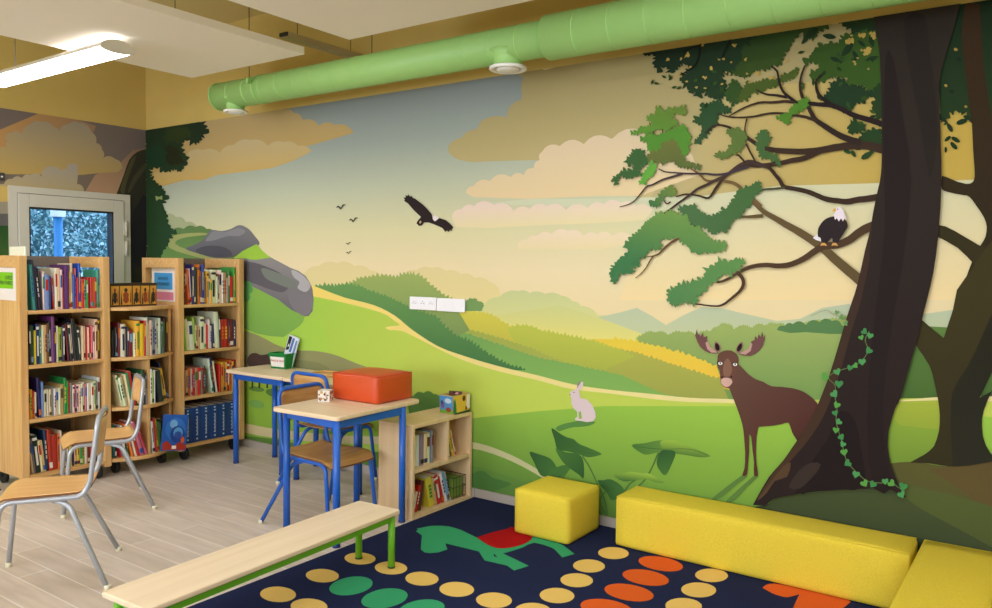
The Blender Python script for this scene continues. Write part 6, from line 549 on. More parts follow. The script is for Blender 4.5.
('R','tree_canopy_picture',[89,112,55],None,None,'5133,2116 5133,2131 5140,2136 5147,2131 5156,2127 5157,2138 5163,2142 5168,2139 5178,2129 5180,2139 5187,2141 5198,2138 5200,2120 5208,2120 5217,2121 5223,2115 5232,2106 5232,2096 5237,2091 5238,2083 5237,2077 5227,2068 5235,2055 5224,2052 5220,2032 5206,2032 5208,2010 5185,2021 5188,1999 5165,2010 5156,1998 5146,1998 5142,1989 5135,1987 5129,1989 5120,1997 5118,1985 5113,1982 5106,1987 5100,2003 5094,1996 5086,1995 5080,1999 5071,2007 5066,2005 5071,2010 5076,2011 5086,2015 5092,2022 5099,2034 5115,2018 5117,2023 5120,2028 5129,2021 5135,2027 5140,2037 5147,2040 5142,2051 5145,2057 5151,2057 5162,2056 5158,2077 5178,2069 5160,2077 5161,2092 5154,2092 5150,2097 5148,2101 5144,2108 5138,2110 5129,2110'),
('R','tree_canopy_picture',[107,144,73],[76,123,72],[4894,1717,4844,1511],'4741,1704 4754,1715 4765,1716 4762,1733 4765,1739 4772,1735 4787,1719 4785,1736 4796,1743 4804,1738 4818,1723 4828,1745 4840,1731 4841,1745 4847,1749 4853,1745 4862,1732 4868,1739 4873,1739 4877,1735 4879,1722 4897,1737 4897,1712 4915,1727 4917,1707 4928,1721 4938,1722 4945,1707 4942,1694 4948,1695 4950,1693 4951,1690 4948,1682 4955,1684 4958,1681 4959,1677 4957,1665 4976,1661 4985,1651 4998,1662 5009,1661 5011,1651 5015,1638 5021,1640 5026,1638 5028,1634 5026,1623 5037,1626 5045,1622 5048,1615 5047,1603 5060,1604 5066,1600 5063,1593 5062,1585 5065,1595 5072,1597 5076,1592 5083,1580 5095,1593 5100,1571 5105,1586 5113,1590 5117,1583 5123,1568 5130,1583 5139,1587 5144,1579 5148,1564 5158,1557 5147,1550 5146,1527 5124,1541 5127,1528 5122,1521 5110,1525 5103,1533 5093,1519 5083,1517 5078,1525 5073,1532 5076,1525 5074,1521 5070,1521 5058,1526 5059,1519 5054,1515 5049,1516 5040,1527 5033,1522 5026,1516 5019,1518 5014,1512 5004,1512 4998,1515 4989,1525 4978,1523 4965,1521 4961,1538 4958,1539 4957,1546 4941,1557 4938,1567 4914,1559 4921,1585 4908,1574 4901,1574 4901,1582 4905,1601 4885,1596 4874,1601 4871,1594 4866,1592 4863,1594 4857,1598 4851,1589 4846,1588 4838,1588 4822,1599 4822,1592 4819,1589 4815,1590 4807,1596 4805,1589 4798,1586 4794,1580 4793,1572 4811,1566 4815,1559 4807,1554 4795,1549 4805,1545 4806,1540 4790,1533 4783,1543 4769,1527 4758,1550 4753,1533 4745,1529 4746,1536 4733,1533 4728,1519 4717,1511 4711,1485 4684,1507 4689,1497 4690,1491 4686,1487 4677,1481 4686,1468 4679,1462 4681,1448 4676,1443 4670,1446 4659,1453 4661,1440 4657,1434 4650,1438 4634,1453 4635,1442 4643,1439 4639,1428 4652,1430 4660,1424 4655,1418 4643,1417 4638,1410 4628,1408 4619,1408 4605,1413 4589,1399 4573,1414 4565,1394 4556,1385 4556,1367 4540,1365 4547,1357 4546,1353 4530,1350 4528,1364 4504,1362 4516,1379 4512,1385 4505,1393 4510,1398 4501,1404 4500,1410 4504,1415 4514,1422 4503,1436 4527,1441 4512,1447 4509,1452 4516,1455 4534,1451 4535,1458 4531,1473 4543,1470 4552,1484 4563,1488 4564,1496 4570,1502 4576,1505 4594,1503 4589,1513 4592,1521 4600,1523 4612,1525 4610,1533 4612,1537 4608,1542 4599,1547 4578,1550 4592,1566 4594,1589 4618,1582 4610,1599 4613,1608 4624,1607 4636,1608 4631,1618 4635,1624 4640,1624 4655,1621 4651,1628 4652,1632 4656,1633 4669,1629 4664,1639 4667,1646 4673,1647 4687,1646 4684,1656 4690,1664 4697,1667 4703,1677 4707,1689 4721,1687 4718,1692 4720,1694 4723,1696 4732,1694 4732,1705'),
('R','tree_canopy_picture',[93,138,76],[82,129,77],[5213,1477,4905,1278],'5239,1490 5250,1470 5227,1465 5234,1460 5234,1455 5230,1449 5219,1460 5224,1438 5220,1430 5212,1436 5199,1445 5202,1428 5197,1421 5190,1425 5179,1429 5185,1407 5181,1399 5172,1405 5154,1424 5156,1402 5137,1421 5133,1402 5121,1408 5121,1399 5117,1395 5112,1395 5107,1391 5109,1382 5105,1376 5099,1372 5081,1375 5078,1354 5056,1359 5058,1352 5061,1342 5054,1344 5058,1330 5053,1324 5045,1324 5032,1324 5027,1301 5001,1307 5017,1296 4998,1293 5015,1285 5018,1277 5010,1273 4997,1267 4988,1243 4972,1271 4964,1263 4955,1253 4940,1274 4933,1266 4925,1254 4914,1260 4908,1252 4901,1246 4893,1250 4892,1240 4889,1238 4886,1240 4877,1256 4874,1248 4870,1244 4862,1253 4855,1257 4857,1269 4843,1267 4837,1277 4841,1283 4848,1292 4841,1299 4833,1307 4852,1313 4838,1318 4835,1326 4848,1336 4864,1323 4857,1345 4859,1353 4867,1346 4880,1337 4880,1346 4885,1350 4891,1351 4898,1353 4896,1365 4899,1369 4908,1368 4918,1356 4929,1387 4948,1352 4946,1375 4950,1382 4957,1374 4966,1365 4976,1395 4992,1374 4989,1380 4992,1383 4995,1384 5007,1379 4999,1395 5001,1402 5009,1400 5029,1389 5026,1404 5039,1398 5034,1412 5039,1420 5044,1421 5047,1430 5024,1451 5063,1444 5063,1456 5069,1463 5077,1463 5093,1456 5090,1469 5094,1475 5101,1474 5109,1478 5106,1508 5130,1481 5134,1492 5142,1495 5149,1492 5160,1475 5173,1489 5184,1485 5199,1502 5211,1491 5217,1502 5225,1487 5231,1501'),
('R','tree_canopy_picture',[77,124,41],None,None,'5517,2241 5509,2260 5501,2240 5499,2245 5496,2247 5493,2246 5488,2241 5483,2246 5486,2239 5472,2239 5467,2233 5475,2230 5470,2222 5463,2228 5456,2227 5452,2223 5448,2212 5438,2216 5442,2207 5435,2205 5432,2200 5433,2195 5432,2183 5423,2183 5411,2187 5406,2181 5391,2182 5391,2166 5379,2177 5371,2177 5378,2154 5391,2162 5391,2153 5396,2148 5401,2148 5408,2146 5408,2140 5412,2136 5416,2135 5422,2135 5422,2129 5424,2127 5435,2128 5430,2136 5450,2137 5433,2155 5441,2156 5445,2162 5446,2169 5449,2176 5460,2173 5461,2182 5467,2175 5473,2174 5476,2178 5479,2191 5497,2178 5499,2200 5505,2196 5511,2197 5513,2199 5516,2206 5523,2207 5525,2210 5523,2214 5515,2221 5519,2226 5531,2231'),
('R','tree_picture',[45,38,33],[41,31,31],[5823,2206,5750,614],'5788,2572 5790,2560 5795,2530 5801,2500 5806,2474 5811,2449 5816,2418 5820,2380 5823,2338 5826,2294 5829,2252 5831,2209 5833,2161 5836,2102 5839,2039 5841,1983 5842,1940 5842,1905 5841,1872 5837,1838 5831,1806 5825,1774 5821,1744 5816,1714 5812,1681 5807,1644 5802,1603 5795,1559 5786,1507 5777,1451 5767,1400 5757,1360 5746,1325 5736,1289 5726,1252 5716,1214 5706,1172 5695,1125 5683,1075 5671,1026 5659,979 5646,932 5631,886 5615,837 5596,788 5577,742 5558,702 5537,664 5517,628 5496,592 5476,556 5455,522 5434,492 5413,464 5390,430 5364,379 5336,321 5317,280 5375,286 5394,307 5422,332 5458,347 5502,361 5552,379 5606,396 5659,411 5712,425 5769,437 5823,449 5870,462 5910,468 5941,459 5964,446 5981,441 5992,440 5962,487 5954,505 5942,531 5932,559 5924,585 5917,612 5913,638 5910,660 5910,681 5910,701 5911,719 5913,737 5917,756 5922,781 5928,807 5934,831 5940,846 5946,857 5953,878 5962,915 5971,960 5981,1006 5990,1048 5999,1089 6008,1132 6017,1178 6025,1225 6034,1275 6044,1326 6054,1381 6063,1441 6070,1511 6075,1586 6078,1657 6080,1719 6080,1776 6079,1838 6077,1907 6072,1980 6068,2052 6063,2122 6059,2190 6057,2249 6061,2292 6068,2327 6076,2361 6084,2397 6093,2434 6102,2470 6110,2509 6118,2548 6123,2572'),
('R','tree_picture',[59,43,36],[69,50,37],[5764,1491,5437,470],'5812,1663 5802,1610 5787,1537 5774,1459 5759,1377 5741,1301 5721,1224 5702,1143 5683,1064 5664,991 5644,920 5618,845 5590,772 5558,703 5526,639 5495,584 5464,533 5432,485 5400,434 5364,365 5336,309 5382,372 5414,420 5456,483 5501,543 5545,603 5582,660 5614,718 5641,780 5664,847 5684,916 5703,991 5722,1076 5740,1161 5760,1235 5778,1309 5794,1405 5806,1482'),
('R','tree_picture',[36,28,28],None,None,'5842,2380 5854,2419 5874,2375 5898,2258 5923,2108 5948,1981 5964,1843 5959,1671 5944,1492 5925,1334 5906,1179 5892,1016 5884,861 5889,733 5901,627 5926,539 5938,478 5902,440 5856,459 5833,589 5821,763 5821,922 5827,1084 5838,1246 5850,1402 5860,1537 5865,1671 5857,1818 5847,1982 5841,2201'),
('R','tree_picture',[32,24,25],None,None,'5558,489 5604,567 5652,647 5683,734 5709,796 5742,793 5771,756 5788,697 5801,621 5820,533 5823,458 5776,435 5712,429 5658,415 5606,401 5552,377 5515,371 5525,418'),
('R','tree_picture',[82,62,45],None,None,'5336,304 5357,339 5392,393 5425,447 5455,493 5479,516 5492,518 5490,486 5476,447 5449,432 5420,418 5401,386 5383,352 5354,318'),
('R','tree_picture',[55,45,41],None,None,'5486,400 5502,440 5530,485 5557,514 5584,532 5613,538 5629,530 5614,496 5586,456 5560,422 5533,398 5504,390'),
('R','tree_picture',[39,31,30],None,None,'5375,301 5392,344 5420,398 5443,427 5457,434 5450,398 5431,351 5399,315'),
('R','tree_picture',[39,33,29],None,None,'5912,2543 5948,2568 5990,2547 6005,2484 6014,2399 6027,2316 6039,2225 6052,2117 6058,2010 6050,1895 6034,1840 6011,1946 5986,2102 5961,2215 5939,2323 5918,2447'),
('R','ivy_figure',[97,115,65],None,None,'5818,1169 5814,1161 5809,1151 5805,1139 5803,1128 5805,1117 5810,1107 5815,1095 5817,1083 5813,1069 5806,1055 5798,1041 5788,1029 5777,1019 5764,1011 5751,1004 5738,997 5725,991 5711,985 5698,980 5687,974 5674,967 5662,959 5653,951 5649,944 5652,937 5662,929 5673,921 5681,910 5683,898 5683,885 5682,872 5683,858 5685,845 5688,831 5691,817 5693,803 5693,789 5692,774 5690,760 5691,747 5693,733 5697,719 5701,705 5705,692 5709,681 5713,669 5717,659 5720,647 5723,636 5725,625 5727,613 5730,602 5734,591 5737,580 5742,569 5748,559 5757,548 5767,538 5777,528 5788,519 5799,510 5809,501 5820,494 5831,489 5843,486 5855,486 5868,487 5881,488 5893,490 5906,493 5919,496 5930,496 5940,494 5949,489 5956,483 5963,479 5971,476 5978,474 5984,471 5988,470 5986,467 5982,468 5976,470 5969,473 5962,476 5954,480 5947,486 5938,490 5929,493 5919,492 5906,490 5893,487 5881,484 5868,483 5855,482 5842,483 5830,485 5818,491 5807,498 5796,507 5786,515 5775,525 5764,535 5754,545 5746,556 5739,567 5734,578 5730,589 5727,601 5724,612 5721,623 5719,635 5717,646 5713,657 5710,668 5706,679 5702,691 5698,704 5693,717 5690,732 5687,746 5687,760 5688,775 5689,789 5690,803 5688,816 5685,830 5681,844 5679,858 5679,871 5680,885 5680,898 5678,908 5671,918 5660,926 5650,935 5646,944 5650,953 5660,962 5673,970 5685,977 5697,983 5710,989 5723,994 5736,1000 5750,1007 5763,1014 5775,1022 5786,1032 5795,1043 5804,1057 5810,1070 5813,1083 5812,1094 5807,1105 5802,1116 5799,1127 5801,1140 5806,1152 5811,1163 5815,1170'),
('R','ivy_figure',[150,150,107],None,None,'5725,1205 5722,1208 5717,1212 5711,1217 5703,1222 5694,1226 5682,1230 5670,1234 5659,1238 5651,1243 5645,1249 5639,1254 5633,1256 5625,1255 5616,1253 5607,1249 5598,1245 5589,1240 5579,1234 5569,1229 5563,1225 5562,1227 5568,1231 5577,1236 5588,1242 5597,1247 5606,1251 5616,1255 5625,1258 5633,1258 5640,1256 5647,1251 5653,1246 5661,1241 5671,1237 5683,1233 5695,1229 5705,1225 5712,1220 5719,1215 5724,1210 5727,1207'),
('R','ivy_figure',[64,132,76],None,None,'5808,1158 5798,1156 5787,1156 5782,1161 5783,1169 5791,1172 5792,1181 5798,1184 5804,1180 5806,1169'),
('R','ivy_figure',[76,148,87],None,None,'5817,1135 5812,1144 5808,1154 5810,1162 5817,1164 5822,1158 5830,1160 5835,1155 5834,1147 5826,1141'),
('R','ivy_figure',[87,155,71],None,None,'5790,1128 5782,1130 5774,1134 5771,1140 5774,1145 5781,1145 5785,1151 5791,1151 5794,1146 5792,1137'),
('R','ivy_figure',[64,132,76],None,None,'5808,1068 5807,1080 5807,1092 5812,1099 5820,1098 5823,1089 5832,1088 5835,1080 5830,1073 5819,1070'),
('R','ivy_figure',[76,148,87],None,None,'5793,1012 5784,1019 5776,1028 5776,1037 5783,1042 5791,1038 5799,1044 5805,1040 5807,1032 5800,1021'),
('R','ivy_figure',[87,155,71],None,None,'5773,1000 5764,999 5754,999 5750,1004 5751,1011 5759,1014 5760,1022 5766,1024 5771,1020 5772,1010'),
('R','ivy_figure',[64,132,76],None,None,'5736,983 5732,993 5729,1002 5732,1009 5738,1011 5743,1005 5751,1007 5755,1001 5753,994 5745,988'),
('R','ivy_figure',[76,148,87],None,None,'5693,958 5682,962 5672,967 5669,976 5674,983 5683,982 5689,991 5697,990 5701,982 5697,970'),
('R','ivy_figure',[87,155,71],None,None,'5619,930 5619,945 5620,959 5627,967 5636,965 5639,954 5650,951 5652,942 5646,934 5633,931'),
('R','ivy_figure',[64,132,76],None,None,'5696,898 5687,908 5678,919 5679,929 5687,934 5696,929 5706,935 5714,930 5714,920 5706,909'),
('R','ivy_figure',[76,148,87],None,None,'5689,856 5677,856 5664,857 5658,865 5661,874 5671,877 5674,888 5683,890 5690,884 5690,870'),
('R','ivy_figure',[87,155,71],None,None,'5683,804 5680,815 5677,827 5681,834 5688,836 5693,828 5703,830 5707,823 5704,815 5694,809'),
('R','ivy_figure',[64,132,76],None,None,'5688,768 5679,772 5671,777 5669,784 5673,790 5681,789 5687,796 5693,795 5696,788 5693,778'),
('R','ivy_figure',[76,148,87],None,None,'5690,730 5690,742 5692,753 5698,758 5705,757 5707,748 5715,746 5716,738 5711,732 5700,731'),
('R','ivy_figure',[87,155,71],None,None,'5688,686 5682,695 5676,704 5677,712 5684,715 5691,710 5699,715 5704,711 5704,703 5697,694'),
('R','ivy_figure',[64,132,76],None,None,'5723,661 5712,662 5702,663 5698,670 5701,677 5709,679 5713,688 5720,689 5725,684 5724,672'),
('R','ivy_figure',[76,148,87],None,None,'5715,627 5712,638 5711,648 5715,655 5721,656 5725,648 5734,649 5737,643 5734,636 5725,631'),
('R','ivy_figure',[87,155,71],None,None,'5732,587 5722,593 5713,600 5712,608 5718,615 5727,613 5734,621 5741,619 5744,611 5738,599'),
('R','ivy_figure',[64,132,76],None,None,'5732,543 5734,557 5737,570 5744,576 5752,573 5753,562 5762,559 5762,550 5756,543 5744,543'),
('R','ivy_figure',[76,148,87],None,None,'5779,491 5773,501 5767,512 5769,521 5777,525 5784,519 5793,524 5799,519 5799,509 5789,500'),
('R','ivy_figure',[87,155,71],None,None,'5828,460 5816,461 5805,464 5801,472 5805,480 5815,481 5819,492 5827,493 5832,486 5831,473'),
('R','ivy_figure',[64,132,76],None,None,'5846,460 5844,472 5843,485 5848,492 5856,493 5859,484 5869,484 5872,477 5868,469 5857,464'),
('R','ivy_figure',[76,148,87],None,None,'5907,483 5899,488 5892,495 5891,503 5897,508 5904,506 5910,512 5916,510 5918,503 5913,492'),
('R','ivy_figure',[87,155,71],None,None,'5943,484 5932,481 5921,479 5915,485 5916,494 5925,499 5926,509 5933,513 5940,509 5942,496'),
('R','ivy_figure',[64,132,76],None,None,'5973,466 5966,478 5961,492 5964,502 5973,506 5980,498 5991,502 5997,496 5995,485 5984,475'),
('R','ivy_figure',[76,148,87],None,None,'5980,435 5969,438 5958,441 5955,450 5959,457 5969,458 5974,468 5981,468 5985,461 5983,448'),
('R','ivy_figure',[106,148,88],None,None,'5686,1222 5690,1231 5694,1240 5701,1242 5706,1238 5704,1230 5710,1225 5709,1219 5704,1215 5695,1218'),
('R','ivy_figure',[106,148,88],None,None,'5674,1238 5670,1245 5667,1252 5670,1258 5674,1259 5678,1254 5684,1256 5687,1252 5686,1246 5680,1242'),
('R','ivy_figure',[106,148,88],None,None,'5705,1202 5712,1208 5719,1212 5724,1211 5726,1206 5722,1200 5725,1194 5721,1189 5716,1190 5710,1196'),
('R','perched_eagle_figure',[226,220,226],None,None,'5560,1593 5582,1611 5609,1597 5601,1574 5574,1583'),
('R','perched_eagle_figure',[45,36,38],None,None,'5582,1600 5581,1610 5581,1623 5583,1637 5588,1648 5595,1660 5602,1669 5609,1676 5616,1681 5624,1685 5632,1688 5641,1690 5650,1691 5659,1692 5667,1691 5676,1688 5686,1684 5695,1678 5702,1671 5707,1663 5710,1653 5711,1644 5708,1635 5702,1625 5696,1615 5688,1601 5679,1585 5671,1574 5663,1568 5655,1567 5649,1569 5647,1576 5647,1587 5644,1592 5637,1586 5628,1575 5619,1566 5611,1565 5604,1567 5599,1571 5597,1578 5596,1586 5594,1593 5590,1595 5586,1596'),
('R','perched_eagle_figure',[227,216,227],None,None,'5656,1728 5673,1735 5690,1717 5697,1697 5706,1674 5696,1681 5690,1667 5681,1681 5672,1667 5663,1682 5655,1675 5648,1699 5655,1710'),
('R','perched_eagle_figure',[216,161,87],None,None,'5657,1728 5646,1724 5643,1712 5651,1714 5659,1714'),
('R','perched_eagle_figure',[30,24,24],None,None,'5668,1724 5667,1722 5665,1721 5662,1722 5662,1724 5662,1725 5664,1726 5667,1725'),
('R','perched_eagle_figure',[210,161,91],None,None,'5601,1569 5614,1569 5625,1555 5606,1558 5594,1555'),
('R','perched_eagle_figure',[210,161,91],None,None,'5649,1569 5663,1569 5673,1555 5654,1558 5643,1555'),
('L','m',[118,106,94],[115,104,102],[0,2000,0,2572],'-3000,2000 -4,2000 -4,2572 -3000,2572'),
('L','m',[119,106,93],[118,106,94],[0,1900,0,2000],'-3000,1900 -1123,1900 -1123,2000 -3000,2000'),
('L','m',[119,106,93],[118,106,94],[0,1900,0,2000],'-165,1900 -4,1900 -4,2000 -165,2000'),
('L','m',[158,129,101],[158,125,101],[0,1400,0,1900],'-3000,1400 -1123,1400 -1123,1900 -3000,1900'),
('L','m',[158,129,101],[158,125,101],[0,1400,0,1900],'-165,1400 -4,1400 -4,1900 -165,1900'),
('L','m',[150,169,95],[194,180,115],[0,62,0,1400],'-3000,62 -1123,62 -1123,1400 -3000,1400'),
('L','m',[150,169,95],[194,180,115],[0,62,0,1400],'-165,62 -4,62 -4,1400 -165,1400'),
('L','m',[173,135,90],[148,121,98],[-955,2438,-407,2435],'-1561,2280 -1237,2368 -893,2572 -584,2572 -439,2544 -490,2423 -731,2313 -1565,2069'),
('L','m',[148,121,98],[174,139,109],[-323,2322,-327,2014],'-452,2143 -255,2246 -120,2388 -4,2419 -4,2151 -6,2000 -536,2000'),
('L','m',[148,121,98],[174,139,109],[-323,2322,-327,2014],'-6,2000 -6,1971 -165,1959 -165,2000'),
('L','m',[157,146,124],[178,152,93],[-729,2486,-734,2139],'-1128,2286 -1131,2297 -1130,2306 -1127,2316 -1122,2325 -1113,2333 -1121,2335 -1127,2339 -1131,2344 -1133,2351 -1134,2360 -1129,2372 -1122,2382 -1114,2389 -1103,2394 -1091,2396 -1075,2407 -1059,2413 -1043,2414 -1028,2409 -1013,2399 -1010,2421 -1002,2439 -990,2455 -974,2467 -954,2476 -939,2494 -923,2507 -905,2515 -886,2516 -865,2512 -844,2519 -825,2519 -808,2514 -794,2503 -782,2486 -768,2486 -757,2483 -748,2476 -741,2467 -737,2453 -729,2477 -717,2496 -701,2511 -682,2522 -658,2528 -643,2542 -627,2551 -611,2555 -595,2554 -578,2548 -549,2550 -525,2545 -506,2534 -491,2515 -481,2490 -461,2480 -447,2466 -439,2450 -437,2429 -441,2406 -423,2403 -410,2396 -400,2386 -393,2372 -391,2355 -381,2344 -375,2332 -373,2319 -376,2305 -383,2290 -362,2303 -341,2311 -320,2311 -300,2306 -281,2293 -258,2288 -241,2279 -229,2265 -222,2247 -220,2225 -256,2188 -410,2164 -584,2130 -1145,2082 -1565,2055 -1562,2210'),
('L','m',[165,156,143],[175,158,119],[-733,2171,-736,1997],'-1198,2000 -1147,2008 -1140,2024 -1131,2037 -1120,2045 -1106,2050 -1090,2050 -1077,2064 -1063,2072 -1048,2075 -1034,2072 -1018,2065 -1010,2079 -1000,2088 -988,2094 -975,2096 -960,2093 -940,2105 -921,2110 -904,2109 -887,2101 -871,2086 -876,2099 -876,2111 -873,2122 -866,2133 -856,2142 -845,2158 -833,2169 -819,2175 -804,2176 -787,2173 -772,2176 -759,2175 -748,2170 -740,2160 -733,2147 -723,2157 -713,2164 -702,2167 -691,2166 -679,2161 -678,2208 -646,2204 -630,2217 -598,2217 -591,2154 -600,2064 -601,2056 -583,2055 -569,2051 -558,2042 -550,2029 -545,2013 -545,2000'),
('L','m',[165,156,143],[175,158,119],[-733,2171,-736,1997],'-1569,1885 -1568,1942 -1198,2000 -1123,2000 -1123,1890 -1176,1886'),
('L','m',[56,56,43],[44,44,40],[-102,2390,-112,1449],'-273,2000 -257,2037 -230,2106 -203,2176 -181,2242 -157,2299 -123,2343 -84,2376 -39,2398 -4,2410 -4,2201 -6,2000'),
('L','m',[56,56,43],[44,44,40],[-102,2390,-112,1449],'-6,2000 -17,838 -165,847 -165,2000'),
('L','m',[78,74,48],None,None,'-240,2038 -218,2112 -185,2195 -162,2255 -139,2301 -111,2335 -94,2340 -111,2288 -140,2216 -165,2152 -186,2093 -196,2041 -205,2007 -227,2008'),
('L','m',[70,68,49],None,None,'-169,2044 -149,2099 -114,2168 -55,2244 -4,2298 -4,2247 -41,2195 -87,2136 -123,2074 -151,2028 -168,2022'),
('L','m',[38,38,40],None,None,'-44,2000 -38,2012 -6,2006 -6,2000'),
('L','m',[38,38,40],None,None,'-145,1791 -117,1879 -80,1931 -44,2000 -6,2000 -4,1957 -4,1574 -11,1450 -76,1383 -140,1431 -154,1601'),
('L','m',[201,170,91],[194,168,96],[0,1700,0,2020],'-3000,1200 -3000,2045 -2922,2048 -2844,2049 -2765,2050 -2687,2050 -2609,2049 -2531,2047 -2453,2045 -2374,2042 -2296,2038 -2218,2034 -2140,2029 -2062,2024 -1983,2019 -1905,2014 -1827,2009 -1749,2005 -1670,2001 -1592,1997 -1514,1994 -1436,1992 -1358,1991 -1279,1990 -1201,1990 -1123,1991 -1123,1200'),
('L','m',[149,140,120],None,None,'-3000,62 -3000,1879 -2922,1870 -2844,1860 -2765,1849 -2687,1836 -2609,1824 -2531,1812 -2453,1800 -2374,1790 -2296,1782 -2218,1775 -2140,1771 -2062,1770 -1983,1771 -1905,1775 -1827,1781 -1749,1789 -1670,1799 -1592,1810 -1514,1823 -1436,1835 -1358,1847 -1279,1859 -1201,1869 -1123,1878 -1123,62'),
('L','m',[96,92,90],None,None,'-3000,62 -3000,1772 -2922,1779 -2844,1785 -2765,1789 -2687,1790 -2609,1789 -2531,1785 -2453,1779 -2374,1772 -2296,1763 -2218,1755 -2140,1747 -2062,1739 -1983,1734 -1905,1731 -1827,1730 -1749,1732 -1670,1736 -1592,1742 -1514,1750 -1436,1759 -1358,1767 -1279,1775 -1201,1782 -1123,1787 -1123,62'),
('L','m',[59,91,43],[121,158,66],[0,1600,0,900],'-3000,62 -3000,1692 -2922,1687 -2844,1681 -2765,1673 -2687,1665 -2609,1656 -2531,1648 -2453,1640 -2374,1634 -2296,1629 -2218,1626 -2140,1625 -2062,1626 -1983,1630 -1905,1635 -1827,1642 -1749,1650 -1670,1659 -1592,1668 -1514,1676 -1436,1683 -1358,1689 -1279,1693 -1201,1695 -1123,1695 -1123,62'),
('L','m',[141,182,73],[102,138,61],[0,1100,0,100],'-3000,62 -3000,1208 -2922,1224 -2844,1239 -2765,1251 -2687,1260 -2609,1267 -2531,1270 -2453,1269 -2374,1266 -2296,1259 -2218,1249 -2140,1237 -2062,1222 -1983,1205 -1905,1186 -1827,1167 -1749,1147 -1670,1127 -1592,1108 -1514,1090 -1436,1073 -1358,1059 -1279,1047 -1201,1039 -1123,1033 -1123,62')]
